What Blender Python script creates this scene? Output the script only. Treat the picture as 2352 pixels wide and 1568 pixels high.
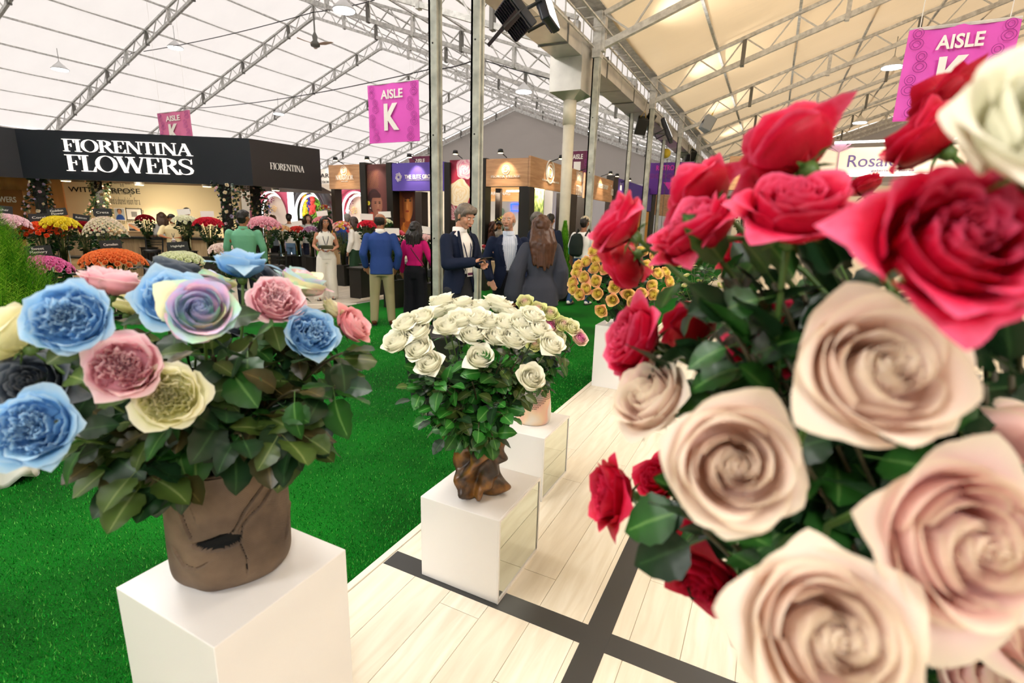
import bpy, bmesh, math, random
import numpy as np
from mathutils import Vector, Matrix, Quaternion, noise
random.seed(7)
for o in list(bpy.data.objects): bpy.data.objects.remove(o)
SC = bpy.context.scene; COL = SC.collection; PI = math.pi
# ---------------------------------------------------------------- camera (photo frame 2352 x 1568)
F = 1157.84; PITCH = .23118143; ROLL = .02777528; YAW = -.46208821; EYE = Vector((0, 0, 1.6))
FW = Vector((math.sin(YAW)*math.cos(PITCH), math.cos(YAW)*math.cos(PITCH), -math.sin(PITCH)))
_r = FW.cross(Vector((0, 0, 1))).normalized(); _u = _r.cross(FW)
RT = _r*math.cos(ROLL)+_u*math.sin(ROLL); UP = -_r*math.sin(ROLL)+_u*math.cos(ROLL)
cd = bpy.data.cameras.new('camera'); cam = bpy.data.objects.new('camera', cd); COL.objects.link(cam); SC.camera = cam
cd.sensor_width = 36; cd.lens = F/2352*36; cd.clip_start = .02; cd.clip_end = 300
cam.matrix_world = Matrix(((RT.x, UP.x, -FW.x, EYE.x), (RT.y, UP.y, -FW.y, EYE.y), (RT.z, UP.z, -FW.z, EYE.z), (0, 0, 0, 1)))
cd.dof.use_dof = True; cd.dof.focus_distance = 3.2; cd.dof.aperture_fstop = 3.2
# ---------------------------------------------------------------- light
W = bpy.data.worlds.new('world'); SC.world = W; W.use_nodes = True
bg = W.node_tree.nodes['Background']; bg.inputs[0].default_value = (1.0, .975, .965, 1); bg.inputs[1].default_value = 4.5
SC.view_settings.view_transform = 'Standard'; SC.view_settings.look = 'None'; SC.view_settings.gamma = 1
SC.view_settings.exposure = .2; SC.view_settings.use_curve_mapping = False
SC.cycles.max_bounces = 6; SC.cycles.diffuse_bounces = 3; SC.cycles.glossy_bounces = 2; SC.cycles.adaptive_threshold = .1; SC.cycles.adaptive_min_samples = 10
SC.cycles.transmission_bounces = 4; SC.cycles.transparent_max_bounces = 4; SC.cycles.sample_clamp_indirect = 6
SC.cycles.caustics_reflective = False; SC.cycles.caustics_refractive = False

def light(kind, name, loc, power, color=(1, .93, .84), target=None, size=1.0, spot=90, blend=.6):
    l = bpy.data.lights.new(name, kind); l.energy = power; l.color = color
    if kind == 'AREA': l.size = size
    else: l.shadow_soft_size = size
    if kind == 'SPOT': l.spot_size = math.radians(spot); l.spot_blend = blend
    o = bpy.data.objects.new(name, l); COL.objects.link(o); o.location = loc
    if target is not None:
        o.rotation_euler = (Vector(target)-Vector(loc)).to_track_quat('-Z', 'Y').to_euler()
    return o
# added area lamps standing in for unseen high bays and frontal booth lights
light('AREA', 'hall_fill', (-2.2, .2, 5.0), 100, (1, .99, .98), (-1.6, 1.6, 0), 1.6)
light('AREA', 'hall_fill', (2.6, -2.6, 4.2), 150, (1, .985, .97), (-.6, 1.6, .8), 1.8)
light('AREA', 'hall_fill', (-3.4, -3.2, 4.2), 120, (1, .985, .97), (-1.6, 2.5, .8), 1.8)
light('AREA', 'hall_fill', (-9, 3, 7.5), 260, (1, .97, .93), (-8, 4, 0), 2.0)
light('AREA', 'hall_fill', (-8, 9, 7.5), 300, (1, .97, .93), (-8, 9.5, 0), 2.0)
light('AREA', 'hall_fill', (-16, 5, 7.5), 250, (1, .92, .82), (-14, 6, 0), 2.0)
light('AREA', 'hall_fill', (1, 7, 6), 200, (1, .92, .82), (0, 8, 0), 2.0)

# floodlights clamped under the gutter duct, washing the tan roof beside it
for y in (12.5, 17.5, 23, 29): light('SPOT', 'roof_flood', (-3.2, y, 5.2), 320, (1, .97, .93), (0.2, y+1.2, 7.6), .15, 95, .9)
# ---------------------------------------------------------------- helpers
def ray(x, y): return RT*((x-1176)/F)-UP*((y-784)/F)+FW
def at(x, y, d): return EYE+ray(x, y)*d
def onY(x, y, Y): r = ray(x, y); return EYE+r*(Y/r.y)
def onX(x, y, X): r = ray(x, y); return EYE+r*(X/r.x)
def onZ(x, y, Z=0.): r = ray(x, y); return EYE+r*((Z-EYE.z)/r.z)
def onpl(x, y, p, n): r = ray(x, y); n = Vector(n); return EYE+r*((Vector(p)-EYE).dot(n)/r.dot(n))
def lin(c):
    if isinstance(c, str):
        c = [int(c[i:i+2], 16)/255 for i in (0, 2, 4)]
        c = [v/12.92 if v <= .04045 else ((v+.055)/1.055)**2.4 for v in c]
    return (c[0], c[1], c[2], 1.)
MATS = {}
def mat(name, col=None, rough=.6, metal=0., emis=None, es=1., spec=.5, trans=0., alpha=None, coat=0., noise_s=0, noise_a=.12, bump=0., bump_s=60.):
    if name in MATS: return MATS[name]
    m = bpy.data.materials.new(name); m.use_nodes = True; MATS[name] = m
    nt = m.node_tree; b = nt.nodes['Principled BSDF']
    if col is not None: b.inputs['Base Color'].default_value = lin(col)
    b.inputs['Roughness'].default_value = rough; b.inputs['Metallic'].default_value = metal
    b.inputs['Specular IOR Level'].default_value = spec
    if coat: b.inputs['Coat Weight'].default_value = coat
    if trans: b.inputs['Transmission Weight'].default_value = trans
    if emis is not None:
        b.inputs['Emission Color'].default_value = lin(emis); b.inputs['Emission Strength'].default_value = es
    tc = None
    if noise_s or bump: tc = nt.nodes.new('ShaderNodeTexCoord')
    if noise_s:
        n = nt.nodes.new('ShaderNodeTexNoise'); n.inputs['Scale'].default_value = noise_s; n.inputs['Detail'].default_value = 4
        nt.links.new(tc.outputs['Object'], n.inputs['Vector'])
        r = nt.nodes.new('ShaderNodeValToRGB'); c = lin(col)
        r.color_ramp.elements[0].position = .3; r.color_ramp.elements[1].position = .7
        r.color_ramp.elements[0].color = tuple(v*(1-noise_a) for v in c[:3])+(1,)
        r.color_ramp.elements[1].color = tuple(min(1, v*(1+noise_a)) for v in c[:3])+(1,)
        nt.links.new(n.outputs['Fac'], r.inputs[0]); nt.links.new(r.outputs[0], b.inputs['Base Color'])
    if bump:
        n = nt.nodes.new('ShaderNodeTexNoise'); n.inputs['Scale'].default_value = bump_s
        nt.links.new(tc.outputs['Object'], n.inputs['Vector'])
        bp = nt.nodes.new('ShaderNodeBump'); bp.inputs['Strength'].default_value = bump
        nt.links.new(n.outputs['Fac'], bp.inputs['Height']); nt.links.new(bp.outputs[0], b.inputs['Normal'])
    return m
def ramp_mat(name, stops, coord='UV', axis='Y', rough=.5, transl=0., nscale=0, namt=0., spec=.4, sheen=0.):
    """colour along one coordinate, optional translucency (petals, leaves)"""
    if name in MATS: return MATS[name]
    m = bpy.data.materials.new(name); m.use_nodes = True; MATS[name] = m
    nt = m.node_tree; b = nt.nodes['Principled BSDF']; out = nt.nodes['Material Output']
    tc = nt.nodes.new('ShaderNodeTexCoord'); sx = nt.nodes.new('ShaderNodeSeparateXYZ')
    nt.links.new(tc.outputs[coord], sx.inputs[0])
    src = sx.outputs[axis]
    if nscale:
        n = nt.nodes.new('ShaderNodeTexNoise'); n.inputs['Scale'].default_value = nscale
        nt.links.new(tc.outputs['Object'], n.inputs['Vector'])
        ma = nt.nodes.new('ShaderNodeMath'); ma.operation = 'MULTIPLY_ADD'; ma.inputs[1].default_value = namt
        nt.links.new(n.outputs['Fac'], ma.inputs[0]); nt.links.new(src, ma.inputs[2])
        m2 = nt.nodes.new('ShaderNodeMath'); m2.operation = 'SUBTRACT'; m2.inputs[1].default_value = namt*.5
        nt.links.new(ma.outputs[0], m2.inputs[0]); src = m2.outputs[0]
    r = nt.nodes.new('ShaderNodeValToRGB'); el = r.color_ramp.elements
    while len(el) < len(stops): el.new(.5)
    for e, (p, c) in zip(el, stops): e.position = p; e.color = lin(c)
    nt.links.new(src, r.inputs[0]); nt.links.new(r.outputs[0], b.inputs['Base Color'])
    b.inputs['Roughness'].default_value = rough; b.inputs['Specular IOR Level'].default_value = spec
    if sheen: b.inputs['Sheen Weight'].default_value = sheen
    if transl:
        t = nt.nodes.new('ShaderNodeBsdfTranslucent'); nt.links.new(r.outputs[0], t.inputs[0])
        mx = nt.nodes.new('ShaderNodeMixShader'); mx.inputs[0].default_value = transl
        nt.links.new(b.outputs[0], mx.inputs[1]); nt.links.new(t.outputs[0], mx.inputs[2]); nt.links.new(mx.outputs[0], out.inputs[0])
    return m
def wood_mat(name, c1, c2, sc=(1, 1, 14), rough=.5, rings=3.):
    if name in MATS: return MATS[name]
    m = bpy.data.materials.new(name); m.use_nodes = True; MATS[name] = m
    nt = m.node_tree; b = nt.nodes['Principled BSDF']; b.inputs['Roughness'].default_value = rough
    tc = nt.nodes.new('ShaderNodeTexCoord'); mp = nt.nodes.new('ShaderNodeMapping'); mp.inputs['Scale'].default_value = sc
    nt.links.new(tc.outputs['Object'], mp.inputs[0])
    n = nt.nodes.new('ShaderNodeTexNoise'); n.inputs['Scale'].default_value = rings; n.inputs['Detail'].default_value = 6; n.inputs['Distortion'].default_value = .6
    nt.links.new(mp.outputs[0], n.inputs[0])
    r = nt.nodes.new('ShaderNodeValToRGB'); r.color_ramp.elements[0].position = .33; r.color_ramp.elements[1].position = .66
    r.color_ramp.elements[0].color = lin(c1); r.color_ramp.elements[1].color = lin(c2)
    nt.links.new(n.outputs['Fac'], r.inputs[0]); nt.links.new(r.outputs[0], b.inputs['Base Color'])
    return m
def vcol_mat(name, rough=.5, es=0.):
    if name in MATS: return MATS[name]
    m = bpy.data.materials.new(name); m.use_nodes = True; MATS[name] = m
    nt = m.node_tree; b = nt.nodes['Principled BSDF']; a = nt.nodes.new('ShaderNodeVertexColor'); a.layer_name = 'paint'
    nt.links.new(a.outputs[0], b.inputs['Base Color']); b.inputs['Roughness'].default_value = rough
    return m
TMP = bpy.data.scenes.new('tmp')
def evaluated_mesh(o):
    """bake an object's modifiers in a scratch scene (keeps the dependency graph small)"""
    TMP.collection.objects.link(o); vl = TMP.view_layers[0]; vl.update(); dg = vl.depsgraph
    me = bpy.data.meshes.new_from_object(o.evaluated_get(dg)); bpy.data.objects.remove(o); return me
class MB:
    """collects shapes, becomes one mesh object"""
    def __init__(s): s.v = []; s.f = []; s.uv = None; s.mi = []
    def add(s, vs, fs, mi=0):
        n = len(s.v); s.v += [tuple(v) for v in vs]; s.f += [tuple(i+n for i in f) for f in fs]; s.mi += [mi]*len(fs); return s
    def box(s, c, d, M=None, mi=0):
        cx, cy, cz = c; a, b, h = d[0]/2, d[1]/2, d[2]/2
        vs = [Vector((cx+x*a, cy+y*b, cz+z*h)) for z in (-1, 1) for x, y in ((-1, -1), (1, -1), (1, 1), (-1, 1))]
        if M is not None: vs = [M @ v for v in vs]
        return s.add(vs, [(3, 2, 1, 0), (4, 5, 6, 7), (0, 1, 5, 4), (1, 2, 6, 5), (2, 3, 7, 6), (3, 0, 4, 7)], mi)
    def bx(s, lo, hi, M=None, mi=0):
        return s.box([(a+b)/2 for a, b in zip(lo, hi)], [abs(b-a) for a, b in zip(lo, hi)], M, mi)
    def slab(s, a, b, th, z0, z1, mi=0):
        """vertical panel from plan point a to b, thickness th to the left side"""
        a = Vector((a[0], a[1])); b = Vector((b[0], b[1])); d = (b-a).normalized(); n = Vector((-d.y, d.x))*th
        q = [a, b, b+n, a+n]
        return s.add([(p.x, p.y, z) for z in (z0, z1) for p in q], [(3, 2, 1, 0), (4, 5, 6, 7), (0, 1, 5, 4), (1, 2, 6, 5), (2, 3, 7, 6), (3, 0, 4, 7)], mi)
    def tube(s, pts, r, seg=8, cap=True, mi=0, r2=None):
        pts = [Vector(p) for p in pts]; n = len(pts); rings = []
        rr = r if isinstance(r, (list, tuple)) else [r+(((r2 if r2 is not None else r)-r)*i/max(1, n-1)) for i in range(n)]
        ref = None
        for i, p in enumerate(pts):
            t = (pts[min(i+1, n-1)]-pts[max(i-1, 0)]).normalized()
            if ref is None: ref = Vector((0, 0, 1)) if abs(t.z) < .9 else Vector((1, 0, 0))
            x = t.cross(ref).normalized(); y = x.cross(t).normalized(); ref = y
            rings.append([p+(x*math.cos(a)+y*math.sin(a))*rr[i] for a in [2*PI*k/seg for k in range(seg)]])
        vs = [v for R_ in rings for v in R_]
        fs = [(i*seg+k, i*seg+(k+1) % seg, (i+1)*seg+(k+1) % seg, (i+1)*seg+k) for i in range(n-1) for k in range(seg)]
        if cap: fs += [tuple(range(seg))[::-1], tuple((n-1)*seg+k for k in range(seg))]
        return s.add(vs, fs, mi)
    def beam(s, a, b, w, h=None, mi=0):
        a = Vector(a); b = Vector(b); h = h or w; d = (b-a); L = d.length; d.normalize()
        ref = Vector((0, 0, 1)) if abs(d.z) < .95 else Vector((1, 0, 0))
        x = d.cross(ref).normalized(); y = x.cross(d)
        M = Matrix((x, d, y)).transposed().to_4x4(); M.translation = (a+b)/2
        return s.box((0, 0, 0), (w, L, h), M, mi)
    def lathe(s, prof, seg=24, M=None, fn=None, cap=True, mi=0):
        vs = []
        for (r, z) in prof:
            for k in range(seg):
                a = 2*PI*k/seg; rr = r
                v = Vector((rr*math.cos(a), rr*math.sin(a), z))
                if fn: v = fn(v, a, z, r)
                vs.append(M @ v if M is not None else v)
        n = len(prof)
        fs = [(i*seg+k, i*seg+(k+1) % seg, (i+1)*seg+(k+1) % seg, (i+1)*seg+k) for i in range(n-1) for k in range(seg)]
        if cap: fs += [tuple(range(seg))[::-1], tuple((n-1)*seg+k for k in range(seg))]
        return s.add(vs, fs, mi)
    def ball(s, c, r, seg=10, rings=6, sc=(1, 1, 1), mi=0):
        c = Vector(c); vs = [c+Vector((0, 0, -r*sc[2]))]
        for i in range(1, rings):
            t = PI*i/rings
            for k in range(seg):
                a = 2*PI*k/seg; vs.append(c+Vector((r*sc[0]*math.sin(t)*math.cos(a), r*sc[1]*math.sin(t)*math.sin(a), -r*sc[2]*math.cos(t))))
        vs.append(c+Vector((0, 0, r*sc[2]))); L = len(vs)-1
        fs = [(0, 1+(k+1) % seg, 1+k) for k in range(seg)]
        for i in range(rings-2):
            fs += [(1+i*seg+k, 1+i*seg+(k+1) % seg, 1+(i+1)*seg+(k+1) % seg, 1+(i+1)*seg+k) for k in range(seg)]
        fs += [(L, 1+(rings-2)*seg+k, 1+(rings-2)*seg+(k+1) % seg) for k in range(seg)]
        return s.add(vs, fs, mi)
    def mesh(s, name, mats, smooth=False):
        me = bpy.data.meshes.new(name); me.from_pydata(s.v, [], s.f)
        for m in (mats if isinstance(mats, (list, tuple)) else [mats]):
            if m: me.materials.append(m)
        if any(s.mi): me.polygons.foreach_set('material_index', s.mi)
        if smooth: me.polygons.foreach_set('use_smooth', [True]*len(me.polygons))
        me.update(); return me
    def obj(s, name, mats, parent=None, smooth=False, loc=None):
        return link(name, s.mesh(name, mats, smooth), parent, loc)
def link(name, data, parent=None, loc=None):
    o = bpy.data.objects.new(name, data); COL.objects.link(o)
    if parent is not None: o.parent = parent
    if loc is not None: o.location = loc
    return o
def tag(o, label, cat, group=None, kind=None):
    if label: o['label'] = label
    if cat: o['category'] = cat
    if group: o['group'] = group
    if kind: o['kind'] = kind
    return o
def thing(name, label, cat, loc=(0, 0, 0), rz=0., group=None, kind=None):
    o = bpy.data.objects.new(name, None); COL.objects.link(o); o.location = loc; o.rotation_euler = (0, 0, rz); o.empty_display_size = .05
    return tag(o, label, cat, group, kind)
def bevel(o, w=.004, seg=2):
    m = o.modifiers.new('bevel', 'BEVEL'); m.width = w; m.segments = seg; m.limit_method = 'ANGLE'; return o
def textmesh(s, h, mt, parent, name='lettering', M=None, bold=0., ext=.004, width=None, align='CENTER', spacing=1.):
    """lettering standing in the local XZ plane facing -Y, centred, cap height h; returns object"""
    c = bpy.data.curves.new(name, 'FONT'); c.body = s; c.size = 1.; c.align_x = align; c.align_y = 'CENTER'; c.offset = bold; c.extrude = ext/h; c.resolution_u = 4; c.space_character = spacing
    c.space_line = .95
    t = bpy.data.objects.new('t', c); me = evaluated_mesh(t); bpy.data.curves.remove(c)
    nl = s.count('\n')+1
    xs = [v.co.x for v in me.vertices]; ys = [v.co.y for v in me.vertices]
    sy = (h*(nl if nl == 1 else (.7+(nl-1)*.95)/.7))/(max(ys)-min(ys)); sx = sy if width is None else width/(max(xs)-min(xs))
    cx = (max(xs)+min(xs))/2; cy = (max(ys)+min(ys))/2
    for v in me.vertices: v.co = Vector(((v.co.x-cx)*sx, -v.co.z*h if False else -v.co.z*h, (v.co.y-cy)*sy))
    me.materials.clear(); me.materials.append(mt)
    o = link(name, me, parent)
    if M is not None: o.matrix_local = M
    return o
def face_mat(a, b, off=0., z=0., t=.5):
    """matrix for something mounted on the vertical plane through plan points a->b (seen with a on the left), z height, t along"""
    a = Vector((a[0], a[1], 0)); b = Vector((b[0], b[1], 0)); d = (b-a).normalized(); n = Vector((d.y, -d.x, 0))
    p = a.lerp(b, t)+n*off+Vector((0, 0, z)); y = -n
    return Matrix(((d.x, y.x, 0, p.x), (d.y, y.y, 0, p.y), (0, 0, 1, p.z), (0, 0, 0, 1)))
# ================================================================ floors
M_steel = mat('galvanised_steel', 'cfceca', .5, .25, noise_s=9, noise_a=.25)
M_post = mat('weathered_steel_post', 'c0c2b8', .5, .2, noise_s=5, noise_a=.3)
M_darksteel = mat('dark_bracket', '77756f', .5, .4)
M_black = mat('black_paint', '0d0d0e', .5)
M_white = mat('white_gloss_laminate', 'f1efec', .22, coat=.25)
def turf_mat():
    m = bpy.data.materials.new('artificial_turf'); m.use_nodes = True; nt = m.node_tree; b = nt.nodes['Principled BSDF']
    tc = nt.nodes.new('ShaderNodeTexCoord')
    n1 = nt.nodes.new('ShaderNodeTexNoise'); n1.inputs['Scale'].default_value = 1.1; n1.inputs['Detail'].default_value = 6
    n2 = nt.nodes.new('ShaderNodeTexNoise'); n2.inputs['Scale'].default_value = 170; n2.inputs['Detail'].default_value = 3
    for n in (n1, n2): nt.links.new(tc.outputs['Object'], n.inputs[0])
    r1 = nt.nodes.new('ShaderNodeValToRGB'); e = r1.color_ramp.elements; e[0].position = .35; e[1].position = .66; e[0].color = lin('00560f'); e[1].color = lin('14842a')
    r2 = nt.nodes.new('ShaderNodeValToRGB'); e = r2.color_ramp.elements; e[0].position = .32; e[1].position = .72; e[0].color = lin('104f10'); e[1].color = lin('a0e070'); en = e.new(.55); en.color = lin('7fb86a')
    mx = nt.nodes.new('ShaderNodeMix'); mx.data_type = 'RGBA'; mx.blend_type = 'OVERLAY'; mx.inputs[0].default_value = .8
    nt.links.new(n1.outputs[0], r1.inputs[0]); nt.links.new(n2.outputs[0], r2.inputs[0])
    nt.links.new(r1.outputs[0], mx.inputs[6]); nt.links.new(r2.outputs[0], mx.inputs[7]); nt.links.new(mx.outputs[2], b.inputs['Base Color'])
    b.inputs['Roughness'].default_value = .85; b.inputs['Specular IOR Level'].default_value = .15
    bp = nt.nodes.new('ShaderNodeBump'); bp.inputs['Strength'].default_value = .7; bp.inputs['Distance'].default_value = .02
    nt.links.new(n2.outputs[0], bp.inputs['Height']); nt.links.new(bp.outputs[0], b.inputs['Normal']); return m
M_turf = turf_mat()
fl = MB().bx((-60, -8, -.3), (30, 60, -.02)).obj('floor', mat('concrete', '8d8a84', .8)); fl['kind'] = 'structure'
cp = MB().bx((-6.95, -6, -.02), (-1.5, 50, 0)).bx((-46, -6, -.02), (-6.95, 4.6, 0)).bx((-9.6, 10.6, -.02), (-6.95, 50, 0)).obj('floor_turf', M_turf); cp['kind'] = 'structure'
tag(cp, 'green artificial turf carpet covering the exhibition aisle', 'carpet')
# short turf blades on the strip nearest the camera (pile nobody could count)
mb = MB(); rnd = random.Random(3)
for i in range(64000):
    t = rnd.random()**1.6; y = .2+6.2*t; x = -1.51-rnd.random()**1.35*(1.8+3.6*t)
    h = .009+rnd.random()*.009; a = rnd.random()*PI; dx, dy = math.cos(a)*.0022*(1+t), math.sin(a)*.0022*(1+t); lx, ly = rnd.uniform(-.008, .008), rnd.uniform(-.008, .008)
    mb.add([(x-dx, y-dy, -.001), (x+dx, y+dy, -.001), (x+lx, y+ly, h)], [(0, 1, 2)], rnd.choice((0, 0, 0, 1, 2)))
o = mb.obj('turf_pile', [mat('blade_green', '0f8a22', .7, spec=.2), mat('blade_dark', '086016', .7, spec=.2), mat('blade_light', '5fb04a', .7, spec=.2)]); tag(o, 'short green blades of the turf carpet beside the white floor edge', 'turf pile', kind='stuff')
wf = wood_mat('pale_plank_wood', 'e6dcc6', 'f3ebd8', (10, 1.0, 1), .38, 2.6)
wf2 = wood_mat('pale_plank_wood_b', 'e3d9c4', 'f0e8d6', (11, 1.2, 1), .36, 2.2)
wf3 = wood_mat('pale_plank_wood_c', 'e8dfca', 'f6f0e0', (9, .9, 1), .4, 3.1)
deck = thing('floor_deck', 'pale wood laminate exhibition floor laid in long planks', None, kind='structure')
MB().bx((-1.46, -3, -.02), (9, 24, .0015)).obj('subfloor', mat('plank_joint', 'dad1bc', .7), deck)
pw = .193; rp = random.Random(11); pm = {}
npl = 0
for i in range(0, 14):
    x0 = -1.46+i*pw; y = -1.2-rp.random()*1.2
    while y < 9:
        L = 1.28; ln = L; key = 0
        me = pm.get(i % 3)
        if me is None:
            me = MB().bx((0, 0, 0), (pw-.0025, L-.0025, .006)).mesh('plank', (wf, wf2, wf3)[i % 3]); pm[i % 3] = me
        if npl < 300:
            me2 = pm[rp.randrange(3)] if len(pm) == 3 else me
            o = link('plank', me2, deck, (x0+.0015, y, 0)); npl += 1
        y += L
rest = MB()
for i in range(14, 54):
    x0 = -1.46+i*pw; y = -2.4+rp.random()*1.2
    while y < 23: rest.bx((x0+.0015, y, 0), (x0+pw-.002, y+1.276, .006)); y += 1.28
for i in range(0, 14):
    y = 9.2+rp.random()*.5; x0 = -1.46+i*pw
    while y < 23: rest.bx((x0+.0015, y, 0), (x0+pw-.002, y+1.276, .006)); y += 1.28
rest.obj('far_planks', wf, deck)['kind'] = 'stuff'
e = MB().bx((-1.497, -3, -.02), (-1.461, 24, .012)).obj('trim_1', mat('trim_cream', 'efe6d6', .5)); e['kind'] = 'structure'
bevel(e, .003)
tp = thing('floor_tape', 'wide black tape strip crossing the pale floor under the front white cube', 'tape')
MB().bx((-1.455, 1.612, .006), (8, 1.717, .0068)).obj('tape_strip', mat('black_tape', '343433', .45), tp)
tp = thing('floor_tape', 'wide black tape strip running away beside the white cubes along the floor', 'tape')
MB().bx((-.471, -2.5, .0066), (-.372, 9, .0074)).obj('tape_strip', mat('black_tape', '343433', .45), tp)
# grey wood floor of the booths on the other side of the aisle
lw = MB()
for i in range(60):
    x0 = -20.7+i*.23
    if x0 > -7.2: break
    y = 4.6
    lw.bx((x0, 4.6 if x0 < -7.2 else 6.9, -.02), (x0+.226, 11.3, .004))
o = lw.obj('floor_far_deck', wood_mat('grey_plank', 'b8ab97', 'd2c7b4', (6, 1, 1), .35, 2.)); o['kind'] = 'structure'
e = MB().slab((-9.5, 4.58), (-6.93, 7.2), .04, -.02, .02).obj('trim_2', mat('trim_cream')); e['kind'] = 'structure'

# ================================================================ tent
RX, RZ = -23.4, 12.65; VX, VZ = -4.05, 5.95; SL = (RZ-VZ)/(VX-RX)
EX = -41.5; EZ = RZ-SL*(RX-EX); R2X = VX+19.35; R2Z = RZ
def fabric(name, c, tr, rough=.45):
    m = bpy.data.materials.new(name); m.use_nodes = True; nt = m.node_tree; b = nt.nodes['Principled BSDF']; out = nt.nodes['Material Output']
    tc = nt.nodes.new('ShaderNodeTexCoord'); mp = nt.nodes.new('ShaderNodeMapping'); mp.inputs['Scale'].default_value = (.5, 1, 1)
    n = nt.nodes.new('ShaderNodeTexNoise'); n.inputs['Scale'].default_value = .9; n.inputs['Detail'].default_value = 4
    nt.links.new(tc.outputs['Object'], mp.inputs[0]); nt.links.new(mp.outputs[0], n.inputs[0])
    r = nt.nodes.new('ShaderNodeValToRGB'); cc = lin(c)
    r.color_ramp.elements[0].color = tuple(v*.9 for v in cc[:3])+(1,); r.color_ramp.elements[1].color = cc
    nt.links.new(n.outputs[0], r.inputs[0]); nt.links.new(r.outputs[0], b.inputs['Base Color']); b.inputs['Roughness'].default_value = rough
    t = nt.nodes.new('ShaderNodeBsdfTranslucent'); nt.links.new(r.outputs[0], t.inputs[0])
    mx = nt.nodes.new('ShaderNodeMixShader'); mx.inputs[0].default_value = tr
    bp = nt.nodes.new('ShaderNodeBump'); bp.inputs['Strength'].default_value = .25; bp.inputs['Distance'].default_value = .15
    nt.links.new(n.outputs[0], bp.inputs['Height']); nt.links.new(bp.outputs[0], b.inputs['Normal'])
    nt.links.new(b.outputs[0], mx.inputs[1]); nt.links.new(t.outputs[0], mx.inputs[2]); nt.links.new(mx.outputs[0], out.inputs[0]); return m
M_fabL = fabric('ivory_tent_fabric', 'f0ebe8', .19)
M_fabR = fabric('tan_tent_fabric', 'e9cfa8', .13, .35)
M_fabW = fabric('grey_gable_fabric', 'b5ada6', .035, .7)
TY = [-4.5, .9, 6.2, 11.5, 16.8, 22.1, 27.4, 32.7, 38., 43.3, 46.5]
def roof(name, xa, za, xb, zb, mt):
    mb = MB(); N = 12; nx = 20
    for k in range(len(TY)-1):
        y0, y1 = TY[k], TY[k+1]; vs = []; 
        for i in range(nx+1):
            t = i/nx; x = xa+(xb-xa)*t; z = za+(zb-za)*t
            for j in range(7):
                s = j/6; vs.append((x, y0+(y1-y0)*s, z-.16*math.sin(PI*s)*(.35+.65*abs(math.sin(PI*t*9)))+.0))
        mb.add(vs, [(i*7+j, (i+1)*7+j, (i+1)*7+j+1, i*7+j+1) for i in range(nx) for j in range(6)])
    o = mb.obj(name, mt, smooth=True); o['kind'] = 'structure'; return o
roof('ceiling_1', EX, EZ+.06, RX, RZ+.06, M_fabL); roof('ceiling_2', RX, RZ+.06, VX-.25, VZ+.13, M_fabL)
roof('ceiling_3', VX+.25, VZ+.13, R2X, R2Z+.06, M_fabR); roof('ceiling_4', R2X, R2Z+.06, R2X+18, R2Z-18*SL, M_fabR)
# valley between the tents
o = MB().bx((VX-.3, -4.5, VZ+.12), (VX+.3, 46.5, VZ+.16)).obj('ceiling_5', M_steel); o['kind'] = 'structure'
# gables and side walls
def gable(name, y, mt):
    mb = MB(); nx = 60
    for (xa, za, xb, zb, xc, zc) in ((EX, EZ, RX, RZ, VX, VZ), (VX, VZ, R2X, R2Z, R2X+18, R2Z-18*SL)):
        vs = []
        for i in range(nx+1):
            x = xa+(xc-xa)*i/nx; z = za+(zb-za)*(x-xa)/(xb-xa) if x < xb else zb+(zc-zb)*(x-xb)/(xc-xb)
            for j in range(9):
                zz = -.02+(z+.02)*j/8; fold = .10*math.sin(x*1.7+j*.8)*math.sin(j/8*PI)
                vs.append((x, y+fold, zz))
        mb.add(vs, [(i*9+j, (i+1)*9+j, (i+1)*9+j+1, i*9+j+1) for i in range(nx) for j in range(8)])
    o = mb.obj(name, mt, smooth=True); o['kind'] = 'structure'; return o
gable('wall_back', 46.5, M_fabW); gable('wall_front', -4.5, M_fabW)
for nm, x, z in (('wall_left', EX, EZ), ('wall_right', R2X+18, R2Z-18*SL)):
    o = MB().bx((x-.05, -4.5, -.02), (x+.05, 46.5, z)).obj(nm, M_fabL); o['kind'] = 'structure'
o = MB().bx((EX, 46.1, 0), (VX+30, 46.25, 5.2)).obj('wall_2', fabric('white_lower_fabric', 'efeaea', .12, .7)); o['kind'] = 'structure'

unit = MB().bx((-.5, -.5, -.5), (.5, .5, .5)).mesh('brace', M_steel)
def bar(name, a, b, w, parent, me=unit, h=None):
    a = Vector(a); b = Vector(b); d = b-a; L = d.length
    q = d.to_track_quat('Y', 'Z'); o = link(name, me, parent); o.location = (a+b)/2; o.rotation_mode = 'QUATERNION'; o.rotation_quaternion = q; o.scale = (w, L, h or w); return o
def truss(a, b, label, depth=.62, n=18, single=False, group=None, brackets=True):
    a = Vector(a); b = Vector(b); t = thing('roof_truss', label, 'truss', a, 0, group); a0 = a
    lo = Vector((0, 0, -depth)); A = Vector((0, 0, 0)); B = b-a
    MB().beam(A, B, .09, .09).obj('top_chord', M_steel, t)
    MB().beam(A+lo, B+lo, .11, .13).obj('bottom_chord', M_steel, t)
    wm = MB()
    for i in range(n):
        p, q = A.lerp(B, i/n), A.lerp(B, (i+.5)/n)+lo; r = A.lerp(B, (i+1)/n)
        if single: bar('brace', p, q, .035, t); bar('brace', q, r, .035, t)
        else: wm.beam(p, q, .035); wm.beam(q, r, .035)
    if not single: wm.obj('bracing', M_steel, t)['kind'] = 'stuff'
    if brackets:
        d = (B).normalized()
        for i in range(0, n, 2):
            p = A.lerp(B, (i+.0)/n)
            k = MB().box((p.x, p.y+.0, p.z-.4), (.1, .16, .66)).obj('bracket', M_darksteel if (i//2) % 2 else M_steel, t)
            k.rotation_euler = (0, 0, 0)
    return t
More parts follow.
